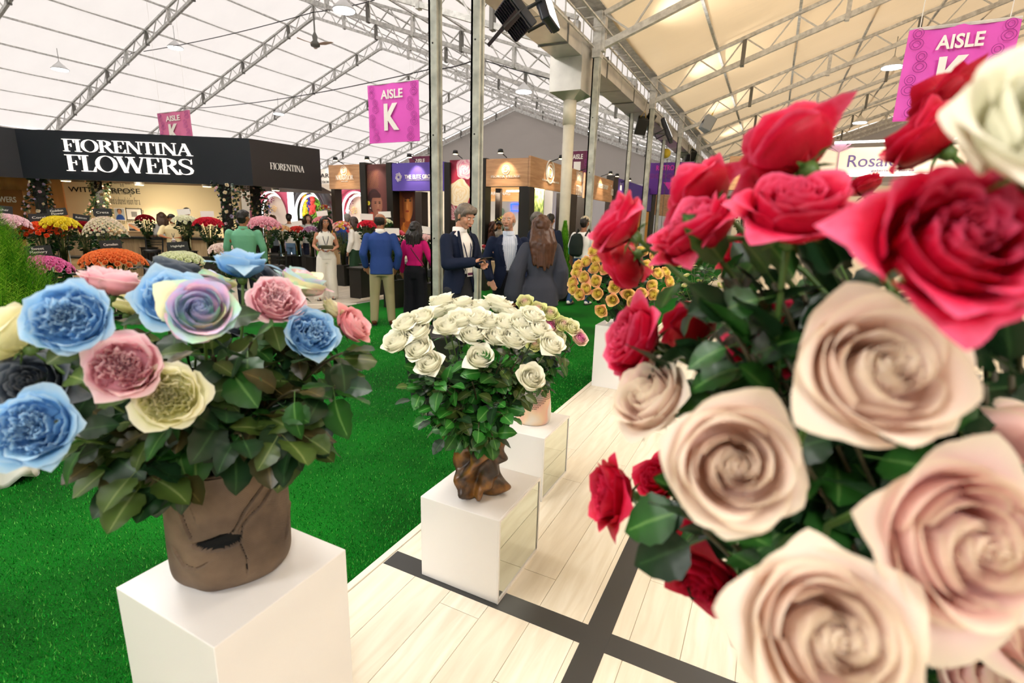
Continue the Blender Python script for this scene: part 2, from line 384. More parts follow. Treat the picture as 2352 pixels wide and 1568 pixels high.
YT = [(11.5, 'across the near bay'), (16.8, 'across the second bay'), (22.1, 'peak left of the ceiling fan'), (27.4, 'behind the ceiling fan'), (32.7, 'behind the aisle banner'), (38., 'second before the grey gable'), (43.3, 'just before the grey gable'), (46.2, 'against the grey gable')]
for y, w in YT:
    near = y < 28
    truss((RX, y, RZ), (EX, y, EZ), 'galvanised lattice roof truss sloping down left, '+w, n=18, single=near)
    truss((VX-.3, y, VZ), (RX, y, RZ), 'galvanised lattice roof truss sloping down to the gutter, '+w, n=18, single=near)
    truss((VX+.3, y, VZ), (R2X, y, R2Z), 'galvanised lattice truss rising under the tan roof, '+w, n=16, single=y < 23)
# purlins running along the tent
gp = 'steel purlins under the tent fabric'
def purlin(x, z, y0=1., y1=46.):
    o = MB().bx((x-.035, y0, z-.07), (x+.035, y1, z)).obj('roof_purlin', M_steel); tag(o, 'long thin steel purlin under the tent fabric', 'purlin', gp)
for i in range(1, 9):
    t = i/9; purlin(RX+(EX-RX)*t, RZ+(EZ-RZ)*t); purlin(RX+(VX-RX)*t, RZ+(VZ-RZ)*t); purlin(VX+(R2X-VX)*t*.92, VZ+(R2Z-VZ)*t*.92)
purlin(RX, RZ, 1)
# columns, gutter duct, drain pipe
def post(x, y, label, w=.13, h=6.0, brk=True):
    t = thing('steel_post', label, 'post', (x, y, 0))
    # rolled channel section: web + two flanges
    MB().bx((-w/2, -w/2, 0), (-w/2+.03, w/2, h)).bx((-w/2, -w/2, 0), (w/2, -w/2+.03, h)).bx((-w/2, w/2-.03, 0), (w/2, w/2, h)).bx((w/2-.05, -w/2+.03, 0), (w/2-.03, w/2-.03, h)).obj('shaft', M_post, t)
    MB().bx((-w*.9, -w*.9, 0), (w*.9, w*.9, .02)).obj('base_plate', M_darksteel, t)
    for z in (1.35, 2.75, 3.9): MB().ball((0, -w/2, z), .012).obj('bolt', M_black, t)
    if brk:
        MB().bx((-w*.62, -w*.7, h-.9), (w*.62, w*.7, h-.02)).obj('bracket', M_steel, t)
    return t
post(-4.36, 6.2, 'tall galvanised steel post with a brown flange behind the man with a phone'); post(-3.76, 6.3, 'tall galvanised steel post right of the man with a phone')
post(-3.86, 11.5, 'tall stained steel post right of the white drain pipe', .15)
gpst = 'steel posts standing along the gutter line'
for y in (16.8, 22.1, 27.4, 32.7, 38., 43.3):
    lab = {16.8: 'beside the small black loudspeakers', 22.1: 'in front of the purple restroom banner'}.get(y, 'in the far row beneath the gutter duct')
    tag(post(-4.4, y, 'slim brown-grey steel post on the aisle side '+lab, .12), None, None, gpst if y > 23 else None)
    tag(post(-3.78, y, 'stained steel post under the truss ends '+lab, .15), None, None, gpst if y > 23 else None)
M_duct = mat('shiny_duct_metal', 'd2cfc8', .38, .7, noise_s=2.5, noise_a=.12)
t = thing('gutter_duct', 'shiny galvanised sheet metal gutter duct along the valley between the tents', 'duct')
for i, y in enumerate(np.arange(2.2, 44, 1.32)):
    z = 5.05-(i % 4)*.01; MB().bx((-4.62, y, z), (-4.02, y+1.3, z+.42)).obj('duct_section', M_duct, t)
    if i % 2 == 0: MB().bx((-4.64, y-.02, z-.015), (-4.0, y+.015, z+.44)).obj('joint_band', M_darksteel, t)
bxp = thing('drain_box', 'square galvanised sheet metal collector box under the gutter duct', 'drain box', (-4.36, 11.3, 4.28))
MB().bx((-.36, -.36, .1), (.36, .36, 1.0)).obj('body', M_duct, bxp)
MB().add([(-.36, -.36, .1), (.36, -.36, .1), (.36, .36, .1), (-.36, .36, .1), (-.12, -.12, -.04), (.12, -.12, -.04), (.12, .12, -.04), (-.12, .12, -.04)], [(4, 5, 1, 0), (5, 6, 2, 1), (6, 7, 3, 2), (7, 4, 0, 3), (7, 6, 5, 4)]).obj('hopper', M_duct, bxp)
t = thing('drain_pipe', 'off-white plastic drain pipe running down from the metal box', 'pipe', (-4.36, 11.3, 0))
MB().tube([(0, 0, 0), (0, 0, 4.3)], .125, 20).obj('pipe', mat('pvc_cream', 'dcd6c2', .45, noise_s=3, noise_a=.12), t, True)
MB().tube([(0, 0, 3.75), (0, 0, 4.3)], .145, 20).obj('coupling', mat('pvc_cream'), t, True)
# open lattice tray beside the duct
t = thing('cable_tray', 'light steel lattice cable tray running beside the gutter duct', 'tray')
for x, z in ((-3.92, 5.3), (-3.92, 5.62), (-3.66, 5.62)): MB().beam((x, 2, z), (x, 45, z), .03).obj('rail', M_steel, t)
for i in range(60):
    y = 2.2+i*.5; bar('rung', (-3.92, y, 5.3), (-3.92, y, 5.62), .022, t); bar('rung', (-3.92, y, 5.62), (-3.66, y, 5.62), .022, t)
# high bay lamps
def roofz(x): return RZ-SL*abs(x-RX) if x < VX else VZ+SL*(x-VX)
M_lamp = mat('lamp_glow', 'ffffff', .5, emis='f2f4ff', es=30)
def lampt(p, label, pw=150, s=.34):
    t = thing('high_bay_lamp', label, 'lamp', p)
    MB().lathe([(s, 0), (s*1.02, .03), (s*.55, .2), (s*.25, .3), (s*.1, .38)], 20).obj('shade', mat('lamp_housing', 'd8d8d8', .35, .6), t, True)
    MB().lathe([(s*.93, -.012), (s*.93, -.004)], 20).obj('diffuser', M_lamp, t)
    MB().tube([(0, 0, .36), (0, 0, 1.12)], .012, 6).obj('hanger', M_darksteel, t)
    if pw: light('SPOT', 'lamp_light', (p[0], p[1], p[2]-.05), pw, (.97, .97, 1), (p[0], p[1], 0), .3, 150, 1)
def onroof(px, py, drop=.5):
    r = ray(px, py); best = None
    t = .5
    while t < 60:
        p = EYE+r*t; zr = RZ-SL*abs(p.x-RX) if p.x < VX else VZ+SL*(p.x-VX)
        if p.z > zr-drop: return p
        t += .05
    return p
for px, py, lb in ((138, 160, 'lit white high bay lamp above the left edge of the black sign'), (403, 110, 'lit white high bay lamp hanging left of centre above the black sign'), (790, 24, 'bright high bay lamp beside the roof peak near the ceiling fan'), (640, 262, 'small lit high bay lamp far off left of the pink aisle banner'), (1203, 211, 'lit high bay lamp in front of the grey gable top'), (1112, 314, 'small lit lamp low in front of the grey gable'), (2050, 155, 'lit lamp just left of the large pink aisle banner'), (1975, 282, 'lit lamp under the tan roof above the rose sign'), (1356, 301, 'tiny bluish lamp between the drain pipe and post')):
    p = onroof(px, py, 1.05); lampt(p, lb, 260, .36 if px != 1356 else .15)
M_cable = mat('black_cable', '2a2a2c', .6)
def sag(px1, py1, px2, py2, y1, y2, label, r=.018, s=.02, n=14):
    a = onY(px1, py1, y1); b = onY(px2, py2, y2)
    pts = [a.lerp(b, i/n)-Vector((0, 0, 4*s*(a-b).length*(i/n)*(1-i/n))) for i in range(n+1)]
    o = MB().tube(pts, r, 6).obj('power_cable', M_cable, smooth=True); tag(o, label, 'cable')
sag(120, 162, 330, 110, 17, 17, 'black cable drooping between the two left lamps', s=.03); sag(330, 118, 720, 28, 17, 17.5, 'black cable rising toward the roof peak beside the fan', s=.01); sag(720, 28, 860, 0, 17.5, 16, 'black cable passing the roof peak above the bright lamp', s=.01)
sag(415, 250, 992, 158, 20, 16, 'thin black cable stretched above the pink aisle banner', s=.012); sag(992, 160, 1085, 140, 14, 13, 'short black cable between the two tall steel posts', s=.02)
sag(1110, 48, 1285, 105, 12, 11.6, 'black cable sagging toward the metal drain box', s=.03); sag(1115, 140, 1480, 232, 16, 17, 'long black cable along the truss behind the drain box', s=.01)
# ceiling fan
p = onY(722, 30, 19.); q = onY(724, 100, 19.); t = thing('ceiling_fan', 'dark ceiling fan with three pale blades hanging from the roof peak', 'fan', q)
MB().tube([(0, 0, 0), (0, 0, (p-q).z+.3)], .035, 8).obj('rod', M_darksteel, t); MB().lathe([(.03, .5), (.12, .3), (.1, .12), (.22, 0), (.2, -.12), (.05, -.16)], 16).obj('motor', M_darksteel, t, True)
for k in range(3):
    a = .3+k*2*PI/3; b = MB().add([(.15, -.06, 0), (.5, -.13, .02), (.85, -.08, .03), (.9, .03, .03), (.5, .09, -.03), (.15, .06, -.03)]+[(.15, -.06, -.015), (.5, -.13, .005), (.85, -.08, .015), (.9, .03, .015), (.5, .09, -.045), (.15, .06, -.045)], [(0, 1, 4, 5), (1, 2, 3, 4), (11, 10, 7, 6), (10, 9, 8, 7), (0, 6, 7, 1), (1, 7, 8, 2), (2, 8, 9, 3), (3, 9, 10, 4), (4, 10, 11, 5)]).obj('blade', mat('fan_blade', 'd9b9a4', .4), t); b.rotation_euler = (0, 0, a)
# floodlights and loudspeakers on the duct
def flood(p, tgt, label, s=.34):
    t = thing('floodlight', label, 'floodlight', p); t.rotation_euler = (Vector(tgt)-Vector(p)).to_track_quat('-Z', 'Y').to_euler()
    bevel(MB().bx((-s, -s*.75, -.05), (s, s*.75, .07)).obj('housing', mat('navy_black', '15171f', .35), t), .02)
    MB().bx((-s*.93, -s*.16, .07), (s*.93, s*.16, .1)).obj('driver_box', mat('brown_black', '3a302c', .5), t)
    for i in range(9): MB().bx((-s*.9+i*s*.225, -s*.7, .068), (-s*.9+i*s*.225+.012, s*.7, .09)).obj('fin', mat('navy_black'), t)
    for sx in (-1, 1): MB().beam((sx*(s+.02), 0, 0), (sx*(s+.02), 0, .42), .02, .07).obj('arm', M_black, t)
    MB().beam((-s-.03, 0, .42), (s+.03, 0, .42), .05, .02).obj('yoke', M_black, t)
    MB().bx((-s*.9, -s*.65, -.056), (s*.9, s*.65, -.05)).obj('lens', mat('lamp_glass', 'e8ecf2', .1, emis='ffffff', es=3), t)
flood(onY(1184, 38, 7.2), onY(1184, 38, 7.2)+Vector((.9, .9, 1.3)), 'large black floodlight with visible fins hanging under the duct'); flood(onY(1258, 22, 7.6), onY(1258, 22, 7.6)+Vector((2.4, .3, .9)), 'slim black floodlight clamped beside the duct, seen edge on', .3)
def speaker(p, label, s=1., c='232427', rz=0.):
    t = thing('loudspeaker', label, 'loudspeaker', p, rz); t.rotation_euler = (.5, .1, rz)
    M_s = mat('spk_'+c, c, .5)
    bevel(MB().add([(-.22*s, -.2*s, -.3*s), (.22*s, -.2*s, -.3*s), (.14*s, .2*s, -.3*s), (-.14*s, .2*s, -.3*s), (-.22*s, -.2*s, .3*s), (.22*s, -.2*s, .3*s), (.14*s, .2*s, .3*s), (-.14*s, .2*s, .3*s)], [(3, 2, 1, 0), (4, 5, 6, 7), (0, 1, 5, 4), (1, 2, 6, 5), (2, 3, 7, 6), (3, 0, 4, 7)]).obj('cabinet', M_s, t), .02)
    MB().bx((-.2*s, -.215*s, -.28*s), (.2*s, -.2*s, .28*s)).obj('speaker_grille', M_black, t)
    MB().bx((-.04*s, .2*s, -.06*s), (.04*s, .215*s, .06*s)).obj('connector_plate', M_black, t)
    MB().tube([(-.1*s, 0, .3*s), (0, 0, .55*s), (.1*s, 0, .3*s)], .012*s, 6).obj('strap', mat('strap_yellow', 'd8b62c', .6), t)
    MB().tube([(0, 0, .55*s), (0, 0, 1.0*s)], .01*s, 6).obj('hanger', M_darksteel, t)
speaker(onY(1472, 288, 16.6), 'black loudspeaker hanging left of the gutter duct', .8, '1c1d20', .5); speaker(onY(1493, 272, 17.2), 'small black loudspeaker half behind the thin brown post', .55, '1c1d20', 1.2)
speaker(onY(1624, 284, 20), 'grey loudspeaker strapped under the tan roof truss', .85, '8f9499', 2.2)
speaker(onY(1585, 358, 27), 'tiny black loudspeaker near the top of the restroom banner', 1.0, '1c1d20', .5)
flood(onY(1533, 300, 19), onY(1533, 300, 19)+Vector((2, .3, 1)), 'dark floodlight under the duct right of the black speakers', .5)
t = thing('chain_hoist', 'yellow chain hoist with a long chain before the purple banner', 'hoist', onY(1530, 352, 22.3)); MB().ball((0, 0, 0), .19, 12, 8, (1, .7, 1)).obj('housing', mat('hoist_yellow', 'e4c53a', .4), t, True)
ch = MB(); 
for i in range(60): ch.ball((.07, 0, -.25-i*.052), .02, 5, 4)
ch.obj('chain', M_darksteel, t)['kind'] = 'stuff'; MB().tube([(0, 0, .15), (0, 0, 1.2)], .015).obj('hanger', M_darksteel, t)
# ================================================================ serif letters drawn as outlines
TS = .13; TH = .035   # stem and hairline
def _ring(cx, cy, rx, ry, irx, iry, a0=0, a1=360, n=28):
    o = [(cx+rx*math.cos(math.radians(a0+(a1-a0)*i/n)), cy+ry*math.sin(math.radians(a0+(a1-a0)*i/n))) for i in range(n+1)]
    p = [(cx+irx*math.cos(math.radians(a0+(a1-a0)*i/n)), cy+iry*math.sin(math.radians(a0+(a1-a0)*i/n))) for i in range(n+1)]
    return [[o[i], o[i+1], p[i+1], p[i]] for i in range(n)]
def _r(x0, y0, x1, y1): return [(x0, y0), (x1, y0), (x1, y1), (x0, y1)]
def _stem(x, w=TS, y0=0., y1=1.): return [_r(x-w/2, y0, x+w/2, y1), _r(x-w/2-.09, y0, x+w/2+.09, y0+TH), _r(x-w/2-.09, y1-TH, x+w/2+.09, y1)]
def _diag(x0, y0, x1, y1, w): return [[(x0-w/2, y0), (x0+w/2, y0), (x1+w/2, y1), (x1-w/2, y1)]]
def _ser(x, y, w=.2): return [_r(x-w/2, y-(TH if y > .5 else 0), x+w/2, y+(0 if y > .5 else TH))]
def _sbow():
    pts = []
    for i in range(41):
        t = i/40; a = t*2*PI
        x = .29+.2*math.cos(PI*.28+a*.0) if 0 else 0
    P = [(.52, .74), (.5, .86), (.42, .955), (.29, .985), (.15, .94), (.085, .82), (.1, .69), (.2, .585), (.33, .5), (.46, .41), (.53, .28), (.5, .13), (.4, .045), (.27, .015), (.14, .05), (.07, .15), (.045, .29)]
    Wd = [.02, .03, .032, .036, .06, .09, .11, .13, .14, .13, .11, .09, .06, .036, .032, .03, .02]
    out = []; L = []; R_ = []
    for i, (x, y) in enumerate(P):
        a = P[max(0, i-1)]; b = P[min(len(P)-1, i+1)]; dx, dy = b[0]-a[0], b[1]-a[1]; d = math.hypot(dx, dy); nx, ny = -dy/d, dx/d
        L.append((x+nx*Wd[i]/2, y+ny*Wd[i]/2)); R_.append((x-nx*Wd[i]/2, y-ny*Wd[i]/2))
    for i in range(len(P)-1): out.append([R_[i], R_[i+1], L[i+1], L[i]])
    out.append([(.5, .68), (.54, .68), (.54, 1.0), (.51, .9)]); out.append([(.03, 0), (.06, .1), (.07, .32), (.03, .32)])
    return out
GL = {
 'I': (.36, _stem(.18)), 'F': (.6, _stem(.18)+[_r(.1, 1-TH, .58, 1), [(.52, 1), (.58, 1), (.58, .72), (.56, .72)], _r(.2, .5, .42, .5+TH), _r(.4, .38, .425, .65)]),
 'E': (.64, _stem(.18)+[_r(.1, 1-TH, .56, 1), [(.5, 1), (.56, 1), (.56, .74), (.545, .74)], _r(.2, .5, .42, .5+TH), _r(.4, .38, .425, .65), _r(.1, 0, .58, TH), [(.5, 0), (.6, 0), (.62, .3), (.6, .3)]]),
 'L': (.6, _stem(.18)+[_r(.1, 0, .55, TH), [(.46, 0), (.56, 0), (.585, .32), (.565, .32)]]),
 'T': (.68, _stem(.34)+[_r(.04, 1-TH, .64, 1), [(.04, 1), (.1, 1), (.06, .72), (.04, .72)], [(.58, 1), (.64, 1), (.64, .72), (.62, .72)]]),
 'N': (.82, _stem(.15, .04)+_stem(.68, .04)+_diag(.68, 0, .17, 1, .15)),
 'M': (1.0, _stem(.13, .04)+_stem(.84, .17)+_diag(.46, 0, .17, 1, .18)+_diag(.46, 0, .8, 1, .04)),
 'A': (.78, _diag(.1, 0, .39, 1, .045)+_diag(.64, 0, .39, 1, .15)+[_r(.2, .33, .56, .33+TH)]+_ser(.1, 0)+_ser(.64, 0, .32)),
 'V': (.78, _diag(.39, 0, .12, 1, .19)+_diag(.39, 0, .68, 1, .045)+_ser(.12, 1, .32)+_ser(.68, 1)),
 'W': (1.1, _diag(.34, 0, .1, 1, .145)+_diag(.34, 0, .56, 1, .045)+_diag(.78, 0, .52, 1, .145)+_diag(.78, 0, 1.0, 1, .045)+_ser(.1, 1, .3)+_ser(.54, 1, .34)+_ser(1., 1)),
 'O': (.86, _ring(.43, .5, .4, .515, .27, .485)), 'G': (.84, _ring(.43, .5, .4, .515, .225, .48, 35, 330)+[_r(.62, .05, .78, .42), _r(.52, .4, .86, .4+TH)]),
 'C': (.8, _ring(.43, .5, .4, .515, .225, .48, 40, 320)),
 'D': (.82, _stem(.18)+_ring(.22, .5, .56, .5, .38, .465, -90, 90)+[_r(.1, 1-TH, .25, 1), _r(.1, 0, .25, TH)]),
 'R': (.74, _stem(.18)+_ring(.27, .75, .36, .25, .18, .215, -90, 90, 16)+[_r(.2, .5, .3, .5+TH), _r(.2, 1-TH, .3, 1)]+_diag(.66, 0, .4, .52, .135)+_ser(.7, 0, .16)),
 'H': (.86, _stem(.18)+_stem(.68)+[_r(.2, .48, .66, .48+TH)]), 'U': (.8, _stem(.16, TS, .3, 1)+_stem(.64, .05, .3, 1)+_ring(.41, .32, .335, .33, .16, .29, 180, 360, 16)),
 'S': (.6, _sbow()), ' ': (.4, []),
}
def serif(text, h, mt, parent, M, width=None, ext=.012, gap=.0, name='lettering'):
    mb = MB(); x = 0.
    for ch in text: x += GL[ch][0]+gap
    sc = h if width is None else width/x; tot = x*sc; x = 0.
    for ch in text:
        w, polys = GL[ch]
        for k, p in enumerate(polys):
            q = [((x+a)*sc-tot/2, (b-.5)*h) for a, b in p]; n = len(q); e = ext+k*.00004
            mb.add([(a, 0, b) for a, b in q]+[(a, -e, b) for a, b in q], [tuple(range(n, 2*n)), tuple(range(n))[::-1]]+[(i, (i+1) % n, n+(i+1) % n, n+i) for i in range(n)])
        x += w+gap
    o = mb.obj(name, mt, parent); o.matrix_local = M
    return o
def T(x, y, z): return Matrix.Translation((x, y, z))
def local(parent, M): return parent.matrix_basis.inverted() @ M if parent is not None else M
def plane_thing(name, label, cat, a, b, z):
    """thing whose local frame is: x along a->b, -y out of the face, origin at mid of a-b, height z"""
    t = thing(name, label, cat); t.matrix_basis = face_mat(a, b, 0, z); return t
def L2(a, b): return math.hypot(a[0]-b[0], a[1]-b[1])

M_let = mat('letter_white', 'ffffff', .5, emis='fff2e6', es=1.1)
M_letm = mat('letter_matt', 'f4efe8', .5)
M_fas = mat('fascia_black', '1a1f26', .42, spec=.4); M_fas2 = mat('fascia_brown_black', '221d1b', .5)
M_down = mat('downlight_glow', 'fff0d0', .5, emis='ffdca0', es=14)
wood_o = wood_mat('booth_wood', 'b98a62', 'd4a67c', (1, 1, 9), .45, 1.5)
wood_c = wood_mat('counter_wood', '9c8260', 'c2a77f', (9, 9, .8), .5, 1.6)
M_dbrown = mat('dark_brown_column', '2b2019', .55); M_blk = mat('black_column', '17140f', .5)
M_cream = mat('cream_wall', 'ddd0ac', .8)
# ---- black booth of the big sign
A0, A1, A2, A3 = (-16.05, 2.5), (-16.05, 5.95), (-11.65, 8.75), (-11.4, 10.7)
t = thing('booth_fascia', 'long black booth fascia with huge white serif letters, left of the hall', 'sign')
for a, b, m in ((A0, A1, M_fas), (A1, A2, M_fas), (A2, A3, M_fas2)): MB().slab(a, b, .14, 2.32, 3.42).obj('fascia_panel', m, t)
tf, tb = t, t
L = L2(A1, A2)
FM = face_mat(A1, A2, .004, 0)
def pxm(px, py, a, b):
    d = Vector((b[0]-a[0], b[1]-a[1], 0)).normalized(); n = (d.y, -d.x, 0); return onpl(px, py, (a[0], a[1], 0), n)
def px_text(fn, s, c1, c2, a, b, mt, parent, off=.004, **k):
    """lettering spanning from photo point c1 (bottom-left) to c2 (top-right) on plane a-b"""
    p = pxm(*c1, a, b); q = pxm(*c2, a, b); d = Vector((b[0]-a[0], b[1]-a[1], 0)).normalized(); n = Vector((d.y, -d.x, 0)); w = (q-p).dot(d); h = q.z-p.z; c = (p+q)/2+n*off
    M = Matrix(((d.x, -n.x, 0, c.x), (d.y, -n.y, 0, c.y), (0, 0, 1, c.z), (0, 0, 0, 1)))
    if fn is serif: return serif(s, h, mt, parent, local(parent, M), width=w, **k)
    return textmesh(s, h, mt, parent, M=local(parent, M), width=w, **k)
px_text(serif, 'FIORENTINA', (146, 347), (438, 331), A1, A2, M_let, t, gap=-.05, ext=.03); 
px_text(serif, 'FLOWERS', (154, 392), (441, 366), A1, A2, M_let, t, gap=-.05, ext=.03)
px_text(serif, 'FIORENTINA', (620, 388), (697, 382), A2, A3, M_letm, t, gap=-.05)
# roof slab inside and downlights
MB().add([(A1[0], A1[1], 2.42), (A2[0], A2[1], 2.42), (A3[0], A3[1], 2.42), (A3[0]-2.5, A3[1]+3, 2.42), (A1[0]-3, A1[1]+4, 2.42), (A0[0]-3, A0[1], 2.42), (A0[0], A0[1], 2.42)]+[(A1[0], A1[1], 2.47), (A2[0], A2[1], 2.47), (A3[0], A3[1], 2.47), (A3[0]-2.5, A3[1]+3, 2.47), (A1[0]-3, A1[1]+4, 2.47), (A0[0]-3, A0[1], 2.47), (A0[0], A0[1], 2.47)][:0], [(0, 6, 5, 4, 3, 2, 1)]).obj('soffit', mat('soffit_brown', '4a3826', .7), t)
for i, (px, py) in enumerate(((15, 415), (151, 414), (264, 428), (320, 423), (475, 427), (538, 437), (633, 436))):
    p = onZ(px, py, 2.37); d = thing('downlight', 'lit round downlight under the black fascia, number %s from the left' % ('first', 'second', 'third', 'fourth', 'fifth', 'sixth', 'seventh')[i], 'downlight', p)
    d['label'] = 'lit round downlight under the black fascia, %s counted from the left' % ('first', 'second', 'third', 'fourth', 'fifth', 'sixth', 'seventh')[i]
    MB().lathe([(.11, -.02), (.12, .0), (.12, .05)], 18).obj('rim', mat('lamp_housing'), d); MB().lathe([(.1, -.026), (.1, -.01)], 18).obj('lens', M_down, d)
    light('SPOT', 'downlight_beam', p-Vector((0, 0, .05)), 190, (1, .8, .55), p-Vector((0, 0, 2)), .08, 120, .8)
d12 = Vector((A2[0]-A1[0], A2[1]-A1[1], 0)).normalized(); n12 = Vector((-d12.y, d12.x, 0))
def B_(s, k): # s metres along fascia from A1, k metres behind it
    v = Vector((A1[0], A1[1], 0))+d12*s+n12*k; return (v.x, v.y)
light('AREA', 'booth_fill', (*B_(1.6, 1.4), 2.25), 60, (1, .84, .62), (*B_(1.6, 2.6), .9), 1.6)  # added fill light without a fixture, brightens the booth interior
# back wall
b0, b1 = B_(-2.2, 2.9), B_(3.7, 2.9)
t = thing('display_wall', 'cream booth back wall printed with a purpose slogan and photos', 'wall panel')
MB().slab(b0, b1, .1, 0, 2.42).obj('wall_sheet', M_cream, t)
M_ink = mat('dark_print', '20201c', .7); M_ink2 = mat('grey_print', '6b6456', .7)
px_text(textmesh, 'WITH PURPOSE', (158, 440), (321, 433.5), b0, b1, M_ink, t, bold=.01, ext=.002)
px_text(textmesh, 'Part of something greater:\nWhere flowers, meaningful\nbonds and a shared vision for a\nmore prosperous future—where\nlife flourishes for everyone.', (236, 471), (326, 456), b0, b1, M_ink2, t, ext=.002, align='LEFT')
def px_panel(name, x0, y0, x1, y1, a, b, mt, parent, off=.006, th=.012):
    p = pxm(x0, y1, a, b); q = pxm(x1, y0, a, b); d = Vector((b[0]-a[0], b[1]-a[1], 0)).normalized(); n = Vector((d.y, -d.x, 0))
    w = (q-p).dot(d); c = p+d*w/2+n*off; 
    M = Matrix(((d.x, -n.x, 0, c.x), (d.y, -n.y, 0, c.y), (0, 0, 1, (p.z+q.z)/2), (0, 0, 0, 1)))
    o = MB().box((0, 0, 0), (w, th, q.z-p.z)).obj(name, mt, parent); o.matrix_local = local(parent, M); return o, w, q.z-p.z
def paint(name, w, h, fn, parent, M, nx=60, ny=90, rough=.5):
    """flat print: colours per vertex from fn(u, v) (v up)"""
    me = bpy.data.meshes.new(name); vs = [((i/nx-.5)*w, 0, (j/ny-.5)*h) for j in range(ny+1) for i in range(nx+1)]
    fs = [(j*(nx+1)+i, j*(nx+1)+i+1, (j+1)*(nx+1)+i+1, (j+1)*(nx+1)+i) for j in range(ny) for i in range(nx)]
    me.from_pydata(vs, [], fs); ca = me.color_attributes.new('paint', 'FLOAT_COLOR', 'POINT')
    ca.data.foreach_set('color', [c for j in range(ny+1) for i in range(nx+1) for c in (*lin(fn(i/nx, j/ny))[:3], 1)])
    me.materials.append(vcol_mat('printed_colours', rough)); o = link(name, me, parent); o.matrix_local = M; return o
def mixc(a, b, t): t = max(0, min(1, t)); return [a[i]*(1-t)+b[i]*t for i in range(3)]
def hexl(s): return lin(s)[:3]
def ell(u, v, cx, cy, rx, ry): return ((u-cx)/rx)**2+((v-cy)/ry)**2
for (x0, y0, x1, y1, c1, lab) in ((266, 478, 286, 506, '2f55a8', 1), (292, 479, 325, 505, 'c9c4bb', 2), (297, 512, 330, 538, '3b3a3c', 3)):
    o, w, h = px_panel('picture_frame', x0, y0, x1, y1, b0, b1, M_black if lab == 2 else M_letm, t)
    def ph(u, v, c1=c1, lab=lab):
        if lab == 1: return hexl('2f55a8') if ell(u, v, .5, 0, .45, .5) < 1 else hexl('c58f6d') if ell(u, v, .5, .72, .2, .22) < 1 else hexl('35291f') if ell(u, v, .5, .8, .26, .24) < 1 else hexl('b9c4cc')
        if lab == 2: return hexl('8b8b8b') if abs(u-.5) < .2 and abs(v-.5) < .25 else hexl('f2f1ee')
        return hexl('b57e5a') if abs(v-(.9-u*.8)) < .14 else hexl('26262a') if v < .5 else hexl('8d8a86')
    paint('photo_print', w*.9, h*.88, ph, o, T(0, -.008, 0), 30, 30)
# wooden side wall at far left with lettering
w0, w1 = B_(-2.8, 1.7), B_(-.72, 2.2)
t = thing('wood_wall_panel', 'warm wooden booth wall with white lettering at the left edge', 'wall panel')
MB().slab(w0, w1, .08, 0, 2.42).obj('board', wood_mat('warm_board', 'a9713f', 'bd8550', (5, 5, .6), .5, 1.2), t)
o, w, h = px_panel('inset_panel', 0, 436, 50, 560, w0, w1, mat('warm_inset', '96602f', .6), t)
px_text(textmesh, 'FLOWERS', (-28, 463), (37, 452), w0, w1, M_letm, t, off=.02, bold=.02, ext=.003)
# floral columns: black posts wound with roses (foliage + roses added by the flower builder)
FCOL = []
for px, s, k in ((95, .55, .3), (228, 1.75, 1.3), (520, 4.1, .15), (588, 4.3, 1.2)):
    r = ray(px, 470); pt = Vector((B_(0, k)[0], B_(0, k)[1], 0)); p = onpl(px, 470, pt, n12); p.z = 0
    t = thing('booth_column', 'black booth column wrapped in climbing roses, %s' % {95: 'leftmost under the big sign', 228: 'in front of the purpose slogan', 520: 'behind the red rose bouquet', 588: 'behind the head of the man in green'}[px], 'column', p)
    MB().bx((-.09, -.09, 0), (.09, .09, 2.42)).obj('shaft', M_black, t); FCOL.append((p, px))
# counter
c0, c1 = B_(-.3, .12), B_(3.45, .35)
c2 = (c1[0]+.75, c1[1]+.55)
t = thing('bar_counter', 'wood-fronted bar counter with a black top under the big black sign', 'counter')
MB().slab(c0, c1, .5, 0, .95).obj('front_panel', wood_c, t); MB().slab(c1, c2, .5, 0, .95).obj('end_panel', wood_mat('counter_wood_light', 'b79b72', 'd3bb92', (9, 9, .8), .5, 1.6), t)
dd = Vector((c1[0]-c0[0], c1[1]-c0[1])).normalized(); nn = Vector((dd.y, -dd.x))*.12
MB().slab((c0[0]+nn.x, c0[1]+nn.y), (c1[0]+nn.x, c1[1]+nn.y), .64, .95, 1.0).slab((c1[0]+.05, c1[1]-.08), (c2[0]+.1, c2[1]-.05), .6, .95, 1.0).obj('counter_top', M_blk, t)
M_lowood = wood_mat('low_board', 'b08c5e', 'c9a678', (1, 1, 6), .5, 2)
MB().slab(B_(1.35, .5), B_(3.1, .6), .3, 1.0, 1.12).obj('raised_box', M_lowood, t)
t = thing('step_shelf', 'low wooden ledge with a dark edge in front of the bar stools', 'ledge')
s0, s1 = B_(-.6, -.95), B_(2.4, -.85)
MB().slab(s0, s1, .35, 0, .52).obj('front_panel', M_lowood, t); MB().slab((s0[0]+nn.x*.3, s0[1]+nn.y*.3), (s1[0]+nn.x*.3, s1[1]+nn.y*.3), .42, .52, .56).obj('edge', M_blk, t)
